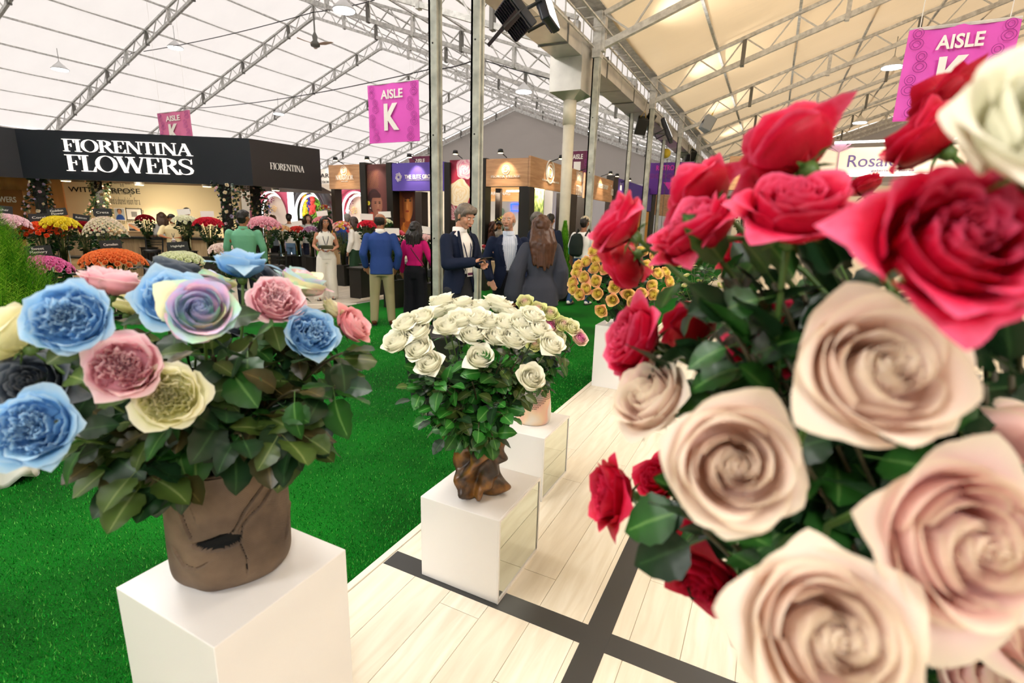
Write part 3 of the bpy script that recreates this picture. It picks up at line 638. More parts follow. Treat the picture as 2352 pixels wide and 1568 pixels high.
def stool(x, y, rz, label, h=.72, back=True):
    t = thing('bar_stool', label, 'stool', (x, y, 0), rz)
    MB().lathe([(.17, h), (.19, h+.02), (.19, h+.06), (.15, h+.08)], 18).obj('seat', mat('black_vinyl', '121214', .35), t, True)
    for sx in (-1, 1):
        for sy in (-1, 1): MB().beam((sx*.12, sy*.12, h), (sx*.17, sy*.17, 0), .025).obj('leg', M_black, t)
    MB().tube([(.17*math.cos(a), .17*math.sin(a), .25) for a in [k*PI/8 for k in range(17)]], .01, 6).obj('foot_ring', M_black, t)
    if back:
        for sx in (-1, 1): MB().beam((sx*.17, -.15, h), (sx*.19, -.19, h+.34), .025).obj('back_post', M_black, t)
        for k in range(3): MB().beam((-.18, -.18, h+.18+k*.06), (.18, -.18, h+.18+k*.06), .014).obj('slat', M_black, t)
for (s, lab) in ((.75, 'black bar stool behind the pink rose bouquet side of the orange dome'), (1.75, 'black bar stool peeping out right of the orange rose dome'), (2.9, 'black bar stool behind the pale green rose dome')):
    x, y = B_(s, -.45); stool(x, y, PI/2-.9+PI, lab, .66)
for (px, py, lab) in ((612, 625, 'black bar stool beside the man in the green shirt'), (628, 622, 'second black bar stool right of the man in green')):
    p = onZ(px, 655, 0); p = at(px, 600, 9.6); stool(p.x, p.y, 1.2, lab, .62)
p = at(175, 655, 7.6); t = thing('arm_chair', 'black padded arm chair partly hidden behind the blue roses', 'chair', (p.x, p.y, 0), 2.6)
bevel(MB().bx((-.24, -.24, .42), (.24, .24, .5)).obj('seat', mat('black_vinyl'), t), .03); bevel(MB().bx((-.2, -.28, .55), (.2, -.21, .98)).obj('backrest', mat('black_vinyl'), t), .035)
for sx in (-1, 1):
    MB().tube([(sx*.25, -.22, .5), (sx*.29, -.2, .7), (sx*.29, .16, .7), (sx*.26, .2, .45)], .02, 8).obj('armrest', mat('black_vinyl'), t)
    for sy in (-1, 1): MB().beam((sx*.2, sy*.2, .42), (sx*.22, sy*.22, 0), .03).obj('leg', M_black, t)
MB().tube([(0, -.2, .45), (0, -.26, .6)], .03).obj('back_support', M_black, t)

# ---- arches behind: neighbouring rose booth
def arch(px0, px1, ptop, pbot, Yp, cw, cin, label, cat='booth arch', rim=.22, led=True, deep=.5, ledc='ffffff', wallfn=None):
    a = onY(px0, 500, Yp); b = onY(px1, 500, Yp); top = onY((px0+px1)/2, ptop, Yp).z; w = (b.x-a.x)/2; cx = (a.x+b.x)/2; zs = top-w*1.05
    t = thing('booth_arch', label, cat, (cx, Yp, 0))
    prof = [(-w, 0), (-w, zs)]+[(w*math.cos(PI-i*PI/20), zs+w*1.05*math.sin(i*PI/20)) for i in range(1, 20)]+[(w, zs), (w, 0)]
    def shell(k0, k1, y0, y1, mt, nm):
        mb = MB(); n = len(prof); vs = []
        for (k, y) in ((k0, y0), (k1, y0), (k1, y1), (k0, y1)):
            for (x, z) in prof:
                if z <= zs: vs.append((math.copysign(w+k, x), y, z))
                else: s = (w+k)/w; vs.append((x*s, y, zs+(z-zs)*s))
        mb.add(vs, [(r*n+i, r*n+i+1, ((r+1) % 4)*n+i+1, ((r+1) % 4)*n+i) for r in range(4) for i in range(n-1)]); return mb.obj(nm, mt, t, True)
    shell(0, rim, -.02, deep, mat('arch_'+cw, cw, .35), 'arch_shell')
    if led:
        for q in (.0, .5): shell(-rim*.45-q*rim, -rim*.2-q*rim, .1+q*.3, .16+q*.3, mat('led_'+ledc, 'ffffff', .5, emis=ledc, es=2.2), 'light_strip')
        shell(-rim*.9, -rim*.72, .3, .36, mat('arch_dark', '3a2f33', .4), 'inner_band')
    s = .78; vs = [(x*s, deep, z if z <= zs else zs+(z-zs)*s) for x, z in prof]
    mb = MB(); mb.add([(x/s*(1.0), y, z) for x, y, z in vs], [tuple(range(len(vs)))]); bk = mb.obj('back_panel', cin, t)
    return t, cx, w, zs, top
M_rosewall = mat('rose_pink_lacquer', 'd9607d', .3); M_led = mat('white_light', 'ffffff', .5, emis='ffffff', es=2.6)
M_litcream = mat('lit_cream_panel', 'fdf3dc', .7)
def shaggy(name, c, r, mt, parent, n=60, sc=(1, .35, 1), seed=1, leafy=False):
    """ball or patch of many small blossoms"""
    rr = random.Random(seed); mb = MB()
    for i in range(n):
        if leafy: x, z = rr.uniform(-sc[0], sc[0]), rr.uniform(-sc[2], sc[2]); y = rr.uniform(-.05, .05)
        else:
            a = rr.random()*2*PI; q = math.sqrt(rr.random()); x, z = q*math.cos(a)*sc[0], q*math.sin(a)*sc[2]; y = -math.sqrt(max(0, 1-q*q))*sc[1]
        s = rr.uniform(.12, .2) if not leafy else rr.uniform(.035, .07)/r
        mb.ball((c[0]+x*r, c[1]+y*r, c[2]+z*r), s*r, 6, 4, mi=rr.randrange(len(mt)) if isinstance(mt, list) else 0)
    o = mb.obj(name, mt, parent, True); return o
def lm(c): return mat('blossom_'+c, c, .6)
t, cx, w, zs, top = arch(583, 660, 436, 600, 15.2, 'd9607d', M_litcream, 'pink lacquered arch with lit white niche behind the man in green')
for k, (px, py, cs) in enumerate(((614, 458, ['b51f5a']), (625, 458, ['7a2a40', 'f2d9df']), (607, 478, ['2b2b2e', 'b9b9bd']), (621, 479, ['e5cf3a', '2f3fae']), (632, 479, ['f4d9a0']))):
    p = onY(px, py, 15.62); shaggy('flower_ball', (p.x-cx, .4, p.z), .15, [lm(c) for c in cs], t, 50, seed=k)
t, cx, w, zs, top = arch(672, 742, 436, 600, 15.0, '2f2a2b', lm('4f8a1e'), 'black arch around a green moss wall with a tricolour flower map')
for (px, py, sx, sz, c) in ((706, 463, .12, .34, 'f7e02c'), (700, 480, .1, .25, 'f7e02c'), (711, 466, .06, .36, '3a2f8c'), (719, 468, .1, .3, 'ef5148'), (716, 482, .09, .16, 'ef5148'), (693, 460, .12, .14, 'f28a4e'), (696, 450, .07, .07, 'f28a4e')):
    p = onY(px, py, 15.42); shaggy('flower_patch', (p.x-cx, .42, p.z), 1, [lm(c)], t, 70, (sx, .05, sz), int(px), True)
pg = MB(); rr = random.Random(5)
for i in range(900):
    x, z = rr.uniform(-w, w), rr.uniform(1, top)
    if z > zs and (x/w)**2+((z-zs)/(top-zs))**2 > .9: continue
    pg.ball((x, .44, z), .035, 5, 3, mi=rr.randrange(2))
pg.obj('moss', [lm('5b9c1f'), lm('93c53a')], t, True)['kind'] = 'stuff'
t, cx, w, zs, top = arch(779, 850, 436, 620, 15.6, 'd9607d', M_litcream, 'pink arch with flower balls seen under the small wooden sign')
for k, (px, py, cs) in enumerate(((793, 460, ['b34322']), (807, 460, ['7b3550', 'e8c9d8']), (786, 483, ['7f2b30', 'c98d84']), (800, 483, ['f1b7a0', 'ffffff']), (814, 483, ['f6e6a0', 'f4c9a0']))):
    p = onY(px, py, 16.0); shaggy('flower_ball', (p.x-cx, .4, p.z), .15, [lm(c) for c in cs], t, 50, seed=k+9)
t, cx, w, zs, top = arch(436, 512, 420, 600, 13.6, '4a2340', mat('plum_panel', '46222e', .5), 'dark plum arch with violet glowing strips behind the counter', ledc='e0a0ff')
o = MB().bx((-.42, .2, top-.75), (.62, .22, top-.42)).obj('logo_board', M_letm, t); px = textmesh('NEOFARM', .12, M_ink, o, M=T(.1, .19, top-.54)); textmesh('LUXURY ROSES', .05, M_ink, o, M=T(.1, .19, top-.68))
o = MB().bx((.1, -.05, .6), (.9, -.02, 1.72)).obj('banner_stand', mat('charcoal_banner', '37343a', .6), t); textmesh('NEOFARM', .09, M_letm, o, M=T(.55, -.056, 1.6)); MB().ball((.2, -.06, 1.6), .05, 10, 6, (1, .3, 1)).obj('logo', lm('e23a5c'), o)
textmesh('Always the best\nFlower forever', .06, M_letm, o, M=T(.5, -.056, 1.42))
for i, (px, py, c) in enumerate(((470, 478, 'c4102c'), (472, 492, 'e02040'), (458, 505, 'f06080'))):
    p = onY(px, py, 13.3); shaggy('rose_ball', (p.x-cx, p.y-13.6, p.z), .22, [lm(c)], t, 45, (1, .8, 1), i+3)
# glowing tall strip and white walls between arches
t = thing('light_column', 'tall glowing white light strip between the pink and black arches', 'light strip'); p = onY(667, 500, 14.6); MB().bx((p.x-.09, 14.6, 0), (p.x+.09, 14.75, 2.9)).obj('strip', M_led, t)
wl = thing('booth_backdrop', 'bright cream wall standing behind the arches of the rose booths', 'wall panel')
p0, p1 = onY(430, 500, 17.2), onY(1000, 500, 17.2); MB().bx((p0.x-3, 17.2, 0), (p1.x+1, 17.3, 3.4)).obj('wall_sheet', M_litcream, wl)
t = plane_thing('booth_sign', 'white sign edge with cut-off lettering behind the black fascia end', 'sign', (onY(726, 400, 13.4).x, 13.4), (onY(760, 400, 13.4).x, 13.4), 0)
o, w, h = px_panel('board', 716, 388, 762, 423, (-20, 13.4), (0, 13.4), M_letm, t); px_text(textmesh, 'NEOFAR', (700, 409), (757, 398), (-20, 13.4), (0, 13.4), M_ink, t, off=.03); px_text(textmesh, 'ROSES WITH A COLOR', (700, 421), (757, 415), (-20, 13.4), (0, 13.4), M_ink, t, off=.03)
light('AREA', 'arch_glow', (-12.5, 13.2, 3.0), 45, (1, .9, .76), (-13, 16, 1.2), 3); light('AREA', 'arch_glow', (-16, 12.6, 2.9), 30, (1, .6, .8), (-17, 14, 1.3), 1.5)

# ---- row of booths facing the aisle (plane Y = YB)
YB = 12.05; ra, rb = (-20, YB), (0, YB)
def spot_at(px, py, Y, label, pw=26, wl='-Y'):
    """small clip-on spot lamp above a fascia, lighting it from the front"""
    p = onY(px, py, Y) if wl == '-Y' else onX(px, py, Y); off = Vector((0, -.34, .1)) if wl == '-Y' else Vector((.34, 0, .1)); q = p+off
    t = thing('spot_lamp', label, 'spot lamp', q); MB().tube([(0, 0, 0), -off], .012, 6).obj('arm', M_black, t); MB().lathe([(.025, .07), (.06, .06), (.075, -.03)], 12).obj('shade', M_black, t, True)
    MB().lathe([(.06, -.034), (.06, -.026)], 12).obj('lens', M_down, t)
    light('SPOT', 'fascia_beam', q-Vector((0, 0, .05)), pw, (1, .82, .6), p-Vector((0, 0, .55))-off*.1, .03, 75, .7)
def fascia(x0, x1, y0, y1, label, mt, dep=.3, name='booth_sign'):
    t = plane_thing(name, label, 'sign', ra, rb, 0); p = pxm(x0, y1, ra, rb); q = pxm(x1, y0, ra, rb)
    M = local(t, Matrix.Identity(4)); o = MB().bx((p.x, YB, p.z), (q.x, YB+dep, q.z)).obj('board', mt, t); o.matrix_local = M; return t
def column(x0, x1, label, mt=None, y0=373, dep=.3, yy=0.):
    t = thing('booth_column', label, 'column'); p = onY(x0, y0, YB+yy); q = onY(x1, y0, YB+yy); MB().bx((p.x, YB+yy, 0), (q.x, YB+dep+yy, p.z)).obj('shaft', mt or M_blk, t); return t
t = fascia(757, 825, 377, 434, 'small wooden booth sign with a white flower logo, left of the portrait', wood_o)
px_text(serif, 'NATUFLOR', (772, 413), (812, 402), ra, rb, M_letm, t, off=.01); px_text(textmesh, 'growing together', (784, 418), (800, 415), ra, rb, M_letm, t, off=.01)
def ringlogo(px, py, rp, parent, a=None, b=None, petals=3, mt=None):
    a, b = a or ra, b or rb; p = pxm(px, py, a, b); q = pxm(px+rp, py, a, b); r = (q-p).length; d = Vector((b[0]-a[0], b[1]-a[1], 0)).normalized(); n = Vector((d.y, -d.x, 0)); mb = MB()
    M = Matrix(((d.x, -n.x, 0, p.x+n.x*.012), (d.y, -n.y, 0, p.y+n.y*.012), (0, 0, 1, p.z), (0, 0, 0, 1)))
    mb.tube([(r*math.cos(k*PI/12), 0, r*1.05*math.sin(k*PI/12)) for k in range(25)], r*.07, 5, False)
    for i in range(petals): 
        f = .72-.2*i; mb.tube([(r*f*math.cos(k*PI/10+i*2.1)+r*.05*i, 0, r*f*math.sin(k*PI/10+i*2.1)) for k in range(14)], r*.06, 5, False)
    o = mb.obj('logo', mt or M_letm, parent); o.matrix_local = local(parent, M)
ringlogo(790, 392, 7, t); spot_at(790, 377, YB, 'lit spot lamp above the small wooden flower sign')
column(760, 768, 'dark column under the left end of the small wooden sign', M_dbrown, 434); column(825, 838, 'black column between the wooden sign and the woman portrait'); column(886, 900, 'black column between the two portraits'); column(953, 968, 'dark column right of the golden face poster', M_dbrown, 440); column(1020, 1033, 'black column left of the peony poster'); column(1103, 1116, 'black column right of the peony poster', y0=363)
# posters
def portrait(u, v):
    bgc = mixc(hexl('4a2224'), hexl('70413f'), .5+.5*math.sin(u*7+v*5)*.6)
    c = bgc
    if v > .62 and ((u*13+v*31) % 1) > .82 and abs(u-.42) < .25 and v < .9: c = mixc(bgc, hexl('b98d3c'), .45)
    if ell(u, v, .46, .05, .42, .2) < 1: c = hexl('a33a26')
    if ell(u, v, .5, .16, .3, .1) < 1: c = hexl('b3452c')
    if ell(u, v, .52, .2, .12, .12) < 1: c = hexl('8a5848')
    if ell(u, v, .45, .42, .3, .19) < 1: c = hexl('2e1418')
    if ell(u, v, .56, .36, .24, .17) < 1: c = mixc(hexl('a06a55'), hexl('6d3d33'), (u-.5)*-2.2+.2)
    if ell(u, v, .5, .5, .24, .07) < 1 and v > .47: c = hexl('3a1a1e')
    for ex in (.5, .68):
        if ell(u, v, ex, .385, .045, .010) < 1: c = hexl('1e1210')
        if ell(u, v, ex, .408, .06, .006) < 1: c = hexl('3a2320')
    if ell(u, v, .61, .345, .02, .03) < 1: c = hexl('b98370')
    if ell(u, v, .61, .278, .075, .010) < 1: c = hexl('7d3436')
    if ell(u, v, .18, .385, .09, .035) < 1: c = hexl('dccf3c')
    if ell(u, v, .18, .385, .03, .012) < 1: c = hexl('b9901f')
    if ell(u, v, .27, .305, .025, .01) < 1: c = hexl('e8e0da')
    return c
def golden(u, v):
    c = mixc(hexl('3a1712'), hexl('7a3c1c'), .5+.5*math.sin(u*4+v*3))
    if u < .35 and v > .4: c = mixc(c, hexl('9a5a26'), .5)
    if ell(u, v, .6, .1, .38, .22) < 1: c = hexl('b96324')
    if ell(u, v, .6, .25, .16, .2) < 1: c = hexl('a3521f')
    if ell(u, v, .6, .68, .3, .36) < 1: c = mixc(hexl('e38a3c'), hexl('6d2c14'), abs(u-.66)*3.2)
    if ell(u, v, .6, .95, .32, .13) < 1 : c = hexl('54200f')
    for ex in (.5, .76):
        if ell(u, v, ex, .78, .07, .016) < 1: c = hexl('2a1009')
        if ell(u, v, ex, .82, .09, .010) < 1: c = hexl('40190d')
    if ell(u, v, .58, .66, .025, .09) < 1: c = hexl('f0a45a')
    if ell(u, v, .58, .55, .1, .022) < 1: c = hexl('a03c22')
    for k in range(5):
        if abs(ell(u, v, .6, .3-k*.03, .26, .14)-1) < .07 and v < .3: c = hexl('d98a3a')
    return c
def peony(u, v):
    c = mixc(hexl('7a1230'), hexl('b8324f'), .5+.5*math.sin(u*6-v*9))
    for cx, cy, r, cc in ((.75, .86, .42, 'e78fb0'), (.5, .45, .55, 'f0d9a8'), (.85, .08, .4, 'c22446'), (.1, .12, .3, 'b03a55')):
        d = math.sqrt(ell(u, v, cx, cy, r, r*.42))
        th = math.atan2((v-cy)/.42, u-cx); d *= 1+.07*math.sin(5*th+d*4)
        if d < 1: c = mixc(hexl(cc), hexl('fffaf0') if cc != 'c22446' else hexl('e8506e'), .55*(.5+.5*math.sin(d*22+2.2*math.sin(3*th+d*7)+1.4*noise.noise(Vector((u*9, v*16, 1))))))
    return c
def poster(x0, y0, x1, y1, fn, label, spot=None, yy=.06, nx=70, ny=150):
    t = thing('wall_poster', label, 'poster'); p = onY(x0, y1, YB+yy); q = onY(x1, y0, YB+yy); z0 = p.z; c = ((p.x+q.x)/2, YB+yy, (z0+q.z)/2); t.location = c
    MB().bx((-(q.x-p.x)/2, .012, -(q.z-z0)/2), ((q.x-p.x)/2, .05, (q.z-z0)/2)).obj('backing', M_dbrown, t); paint('print', q.x-p.x, q.z-z0, fn, t, T(0, .008, 0), nx, ny)
poster(838, 376, 886, 520, portrait, 'tall poster of a woman with a yellow flower in her dark hair'); spot_at(862, 376, YB, 'lit spot lamp above the woman portrait')
poster(912, 438, 952, 540, golden, 'poster of a golden-lit face below the violet sign', yy=.3)
poster(1033, 366, 1079, 505, peony, 'poster of pink and cream peonies between the steel posts'); spot_at(1062, 364, YB, 'lit spot lamp above the peony poster')
poster(1079, 366, 1103, 505, lambda u, v: peony(.2, v), 'plain dark red poster edge right of the peonies', nx=10, ny=30)
M_violet = mat('violet_board', '5a49a8', .5)
t = fascia(900, 1020, 371, 438, 'violet booth sign with a winged creature logo and white capitals', M_violet)
px_text(textmesh, 'THE ELITE GROUP', (930, 411), (1000, 400), ra, rb, M_letm, t, off=.012, bold=.02); px_text(textmesh, 'UNLIMITED POSSIBILITIES, ONE STANDARD, ELITE', (934, 414.5), (996, 412), ra, rb, M_letm, t, off=.012)
p = pxm(916, 407, ra, rb); lg = MB()
for k in range(6): lg.tube([(p.x+.13*math.cos(k*1.05+j*.5)*(.3+.12*j), YB-.012, p.z+.14*math.sin(k*1.05+j*.5)*(.3+.12*j)) for j in range(6)], .008, 5)
o = lg.obj('logo', M_letm, t); o.matrix_local = local(t, Matrix.Identity(4)); spot_at(958, 371, YB, 'strong lit spot lamp above the violet sign', 60)
# flower village corner
t = fascia(1116, 1214.8, 362, 428, 'wooden corner booth sign with a rose logo, facing the aisle', wood_o)
px_text(serif, 'FLOWER VILLAGE', (1128, 408), (1196, 402), ra, rb, M_letm, t, off=.012); ringlogo(1162, 390, 8.5, t); spot_at(1164, 362, YB, 'lit spot lamp above the front rose logo sign', 40)
XS = -5.62; sa, sb = (XS, YB), (XS, 30)
t = thing('booth_sign', 'wooden side sign of the corner booth with a glaring spot lamp', 'sign'); MB().bx((XS-.06, YB, 2.5), (XS, 16.0, 3.24)).obj('board', wood_o, t)
px_text(serif, 'FLOWER VILLAGE', (1244, 414), (1283, 418.5), sa, sb, M_letm, t, off=.012); ringlogo(1263, 395, 9, t, sa, sb); spot_at(1262, 372, XS, 'lit spot lamp over the wooden side sign', 40, 'X')
t = thing('booth_sign', 'small wooden sign between the drain pipe and the steel post', 'sign'); MB().bx((XS-.06, 16.25, 2.45), (XS, 19.5, 3.24)).obj('board', wood_o, t)
px_text(textmesh, 'NATURA\nETERNA', (1322, 431), (1338, 412), sa, sb, M_letm, t, off=.012); spot_at(1330, 393, XS, 'lit spot lamp above the small wooden sign by the drain pipe', 30, 'X')
t = thing('booth_sign', 'violet sign with white lettering beyond the stained steel post', 'sign'); MB().bx((XS-.06, 20.2, 2.35), (XS, 26.5, 3.4)).obj('board', M_violet, t)
px_text(textmesh, 'THE ELITE GROUP', (1371, 430), (1396, 426), sa, sb, M_letm, t, off=.012, bold=.02); px_text(textmesh, 'Tuta', (1401, 448), (1409, 427), sa, sb, M_letm, t, off=.012); spot_at(1380, 405, XS, 'lit spot lamp above the far violet sign', 40, 'X'); spot_at(1396, 410, XS, 'black unlit spot lamp beside the far violet sign', 1, 'X')
t = thing('booth_sign', 'far small wooden sign left of the thin brown post', 'sign'); MB().bx((XS-.06, 27.6, 2.2), (XS, 32.5, 3.4)).obj('board', wood_o, t); px_text(textmesh, 'Florecal', (1423, 437), (1428, 420), sa, sb, M_letm, t, off=.012); spot_at(1426, 419, XS, 'lit spot lamp above the far small wooden sign', 30, 'X')
t = thing('booth_sign', 'farthest wooden sign board seen beside the red rose', 'sign'); MB().bx((XS-.06, 33.5, 2.2), (XS, 46, 3.3)).obj('board', wood_o, t)
for y0, y1, m, lab in ((12.05, 12.35, M_blk, 'black corner column under the wooden corner sign'), (14.6, 15.6, M_dbrown, 'wide brown column under the wooden side sign'), (16.4, 17.2, M_dbrown, 'brown column left of the drain pipe'), (19.6, 20.2, M_dbrown, 'dark brown column beyond the small wooden sign'), (26.7, 27.5, M_blk, 'black column right of the far violet sign'), (32.7, 33.4, M_blk, 'black column before the farthest wooden sign')):
    t = thing('booth_column', lab, 'column'); MB().bx((XS-.3, y0, 0), (XS, y1, 3.45 if y0 > 19 else 2.5)).obj('shaft', m, t)
t = thing('violet_partition', 'violet booth partition wall seen beside the drain pipe', 'wall panel'); MB().bx((XS-1.4, 17.3, 0), (XS-1.3, 19.6, 2.5)).obj('sheet', mat('lilac', '8f7fc4', .6), t)
t = thing('golden_poster', 'golden poster with round ring motif below the far violet sign', 'poster'); MB().bx((XS-.08, 20.4, .6), (XS-.03, 26.3, 2.3)).obj('sheet', mat('amber_print', 'e0a13c', .5), t)
mb = MB(); 
for r in (.5, .38, .26): mb.tube([(XS-.02, 22.4+r*2*math.cos(k*PI/12), 1.85+r*math.sin(k*PI/12)) for k in range(25)], .03, 5, False)
mb.obj('ring_motif', mat('brown_ring', '8c3f1a', .5), t)
# inside of the corner booth
t = thing('booth_interior', 'bright wooden interior sign and white wall inside the corner booth', 'wall panel'); y2 = 17.0
p = onY(1112, 470, y2); q = onY(1212, 470, y2); zt = onY(1112, 428, y2).z; zb = onY(1112, 462, y2).z
MB().bx((p.x-.8, y2, zb), (q.x+.3, y2+.1, zt+.3)).obj('sign_board', wood_mat('lit_wood', 'd99a5c', 'eebc80', (1, 1, 9), .45, 1.5), t); o = textmesh('GARDENAG', .13, M_letm, t, M=T(onY(1146, 444, y2).x, y2-.01, onY(1146, 444, y2).z), bold=.02)
MB().bx((p.x-2.5, y2+1.6, 0), (q.x+.3, y2+1.7, 3.2)).obj('white_wall', mat('plain_white', 'f2f0ec', .7), t)
mb = MB()
for dx in (0, .62): mb.tube([(onY(1187+dx*38, 477, y2+1.5).x+a*.28, y2+1.55, onY(1187, 476, y2+1.5).z+b*.13) for a, b in ((-1, 1), (1, 1), (1, -1), (-1, -1), (-1, 1))], .025, 6)
mb.obj('neon_sign', mat('blue_neon', '2255ff', .5, emis='2f60ff', es=2), t)
p = onY(1151, 486, y2+1.55); MB().lathe([(.16, 0), (.16, .03)], 6, Matrix.Translation(p) @ Matrix.Rotation(PI/2, 4, 'X')).obj('hexagon_logo', mat('sage', '8fb09a', .5), t)
MB().bx((onY(1143, 450, 14).x-.08, 14, 0), (onY(1143, 450, 14).x+.08, 14.15, 2.6)).obj('dark_column', M_dbrown, t)
p = onY(1163, 438, 13.8); q = onY(1207, 438, 13.8); MB().bx((p.x, 13.8, p.z-.03), (q.x, 13.9, p.z+.02)).obj('light_tube', M_led, t)
light('AREA', 'booth_glow', (-6.9, 14.4, 2.9), 110, (1, .86, .66), (-7, 16.6, 1), 1.6)
t = thing('leaf_poster', 'green leafy printed panel inside the corner booth', 'poster'); p = onY(1222, 540, 14.2); q = onY(1249, 450, 14.2)
def leafy(u, v):
    s = noise.noise(Vector((u*7, v*14, 0)))+.5*noise.noise(Vector((u*19, v*33, 2))); return mixc(hexl('3d5a22'), hexl('c3d37a'), .5+s)
paint('print', q.x-p.x, 1.7, leafy, t, T((p.x+q.x)/2, 14.2, 1.7), 50, 90); MB().bx((p.x, 14.22, 2.55), (q.x, 14.3, 3.0)).obj('header', mat('lit_pale_wood', 'e9c184', .5), t); MB().bx((p.x, 14.21, .85), (q.x, 14.24, 2.55)).obj('backing', M_dbrown, t)
for px, h0, lab in ((1219, 14.1, 'brown column inside the corner booth left of the leafy panel'),):
    p = onY(px, 500, h0); t = thing('booth_column', lab, 'column'); MB().bx((p.x-.12, h0, 0), (p.x+.06, h0+.2, 2.6)).obj('shaft', M_dbrown, t)
# wooden planters along the booth row
def planter(p, w, d, h, label): t = thing('wood_planter', label, 'planter', p); MB().bx((-w/2, 0, 0), (w/2, d, h)).obj('box', wood_c, t); return t
p = onZ(1108, 620, 0); planter((-6.3, 11.35, 0), .9, .35, .62, 'low wooden planter of flowers at the foot of the corner booth')
p = onY(790, 600, 11.8); planter((p.x, 11.8, 0), 1.5, .4, .72, 'wooden planter full of mixed roses behind the woman in white')
# dark seating platforms with bouquets along the aisle
t = thing('display_plinth', 'low black display plinth behind the man in the blue blazer', 'plinth'); bevel(MB().bx((-7.62, 7.74, .0), (-7.3, 11.5, .6)).obj('body', M_blk, t), .01); MB().bx((-7.66, 7.72, .6), (-7.27, 11.5, .63)).obj('top_board', M_blk, t); MB().bx((-7.3, 7.7, .0), (-7.26, 12, .02)).obj('edge_strip', mat('trim_cream'), t)
pA, pB = onZ(622, 628, 0), onZ(745, 640, 0)
t = thing('display_plinth', 'long black display plinth carrying three rose bouquets left of the woman in white', 'plinth'); MB().slab((-13.1, 8.75), (-10.62, 9.85), .6, 0, .58).obj('body', M_blk, t)
# purple restroom banner
M_purple = mat('banner_purple', '6a2f9a', .6); M_pink = mat('banner_pink', 'e453c3', .55); M_pinkline = mat('banner_line', 'a8479f', .6); M_hot = mat('hot_pink_print', 'ee30b4', .5); M_maroon = mat('banner_maroon', '6a2348', .6)
def banner(x0, y0, x1, y1, Y, mt, label, aisle=None, letter=None, motif=True, yb2=None):
    p = onY(x0, y1, Y); q = onY(x1, y0, Y); w = q.x-p.x; h = q.z-p.z
    t = thing('aisle_banner', label, 'banner', ((p.x+q.x)/2, Y, (p.z+q.z)/2))
    mb = MB(); n = 16; vs = []
    for k in (0, 1):
        for j in range(n+1):
            for i in range(n+1): vs.append(((i/n-.5)*w, .012*math.sin(i*.9+j*.25)*(.3+j/n*.7)+k*.004, (j/n-.5)*h))
    m1 = n+1; fs = []
    for k in (0, 1):
        for j in range(n):
            for i in range(n):
                f = (k*m1*m1+j*m1+i, k*m1*m1+j*m1+i+1, k*m1*m1+(j+1)*m1+i+1, k*m1*m1+(j+1)*m1+i); fs.append(f if k == 0 else f[::-1])
    mb.add(vs, fs).obj('cloth', mt, t, True)
    MB().tube([(-w/2, 0, h/2), (w/2, 0, h/2)], .012, 6).obj('top_rod', M_steel, t); MB().tube([(-w/2, 0, -h/2), (w/2, 0, -h/2)], .012, 6).obj('bottom_rod', mt, t)
    for sx in (-.4, .4): MB().tube([(sx*w, 0, h/2), (sx*w, 0, roofz((p.x+q.x)/2+sx*w)-(p.z+q.z)/2)], .003, 4).obj('cord', M_letm, t)
    if aisle: textmesh(aisle, h*.155, M_letm, t, M=T(-.01*w, -.03, h*.315), bold=.025, width=w*.43, ext=.002)
    if letter: textmesh(letter, h*.46, M_letm, t, M=T(-.02*w, -.03, -h*.07), bold=.04, width=w*.3, ext=.002)
    if motif:
        for sx in (-1, 1):
            mb = MB()
            for r in range(4):
                cz = h*(.38-.25*r); cx = sx*w*(.41-.07*(r % 2))
                for dz, rx, rz in ((.058, .052, .055), (-.055, .066, .06)):
                    for kk in (1., .55): mb.tube([(cx+w*rx*kk*math.cos(k*PI/8), -.026, cz+h*(dz+rz*kk*math.sin(k*PI/8))) for k in range(17)], .0035*h, 4, False)
            mb.obj('loop_print', mat('banner_loop', 'b03a9c', .6) if mt is M_pink else M_pinkline, t)
    return t, w, h
banner(849, 183, 962, 329, 10., M_pink, 'pink hanging aisle banner with a white K left of the steel posts', 'AISLE', 'K')
banner(371, 252, 436, 340, 10.6, mat('banner_pink_far', 'd9739f', .6), 'faded pink aisle banner half hidden behind the black fascia', 'AISLE', 'K')
banner(2050, 40, 2348, 276, 4.7, M_pink, 'large pink aisle banner behind the upper right roses', 'AISLE', 'K')
banner(941, 357, 992, 420, 19, M_maroon, 'small maroon aisle banner peeking over the violet sign', 'AISLE', None, False)
banner(1299, 345, 1356, 420, 21, M_maroon, 'maroon aisle banner half hidden by the drain pipe', 'AISLE', 'I')
t, w, h = banner(1483, 371, 1596, 446, 26, M_purple, 'purple hanging banner pointing to the restrooms', None, None, False)
textmesh('RESTROOMS', h*.16, M_hot, t, M=T(0, -.03, h*.33), bold=.02, width=w*.62, ext=.002)
MB().add([(-w*.13, -.03, -h*.12), (w*.13, -.03, -h*.12), (w*.05, -.03, -h*.25), (0, -.03, -h*.36), (-w*.05, -.03, -h*.25)], [(0, 4, 3, 2, 1)]).obj('arrow', M_hot, t)
mb = MB()
for r in range(7):
    for k in (1, .5): mb.tube([((r-3)*w*.13+w*.055*k*math.cos(a*PI/8), -.026, h*.08+h*.07*k*math.sin(a*PI/8)) for a in range(17)], .008, 4, False)
mb.obj('loop_print', M_pinkline, t)
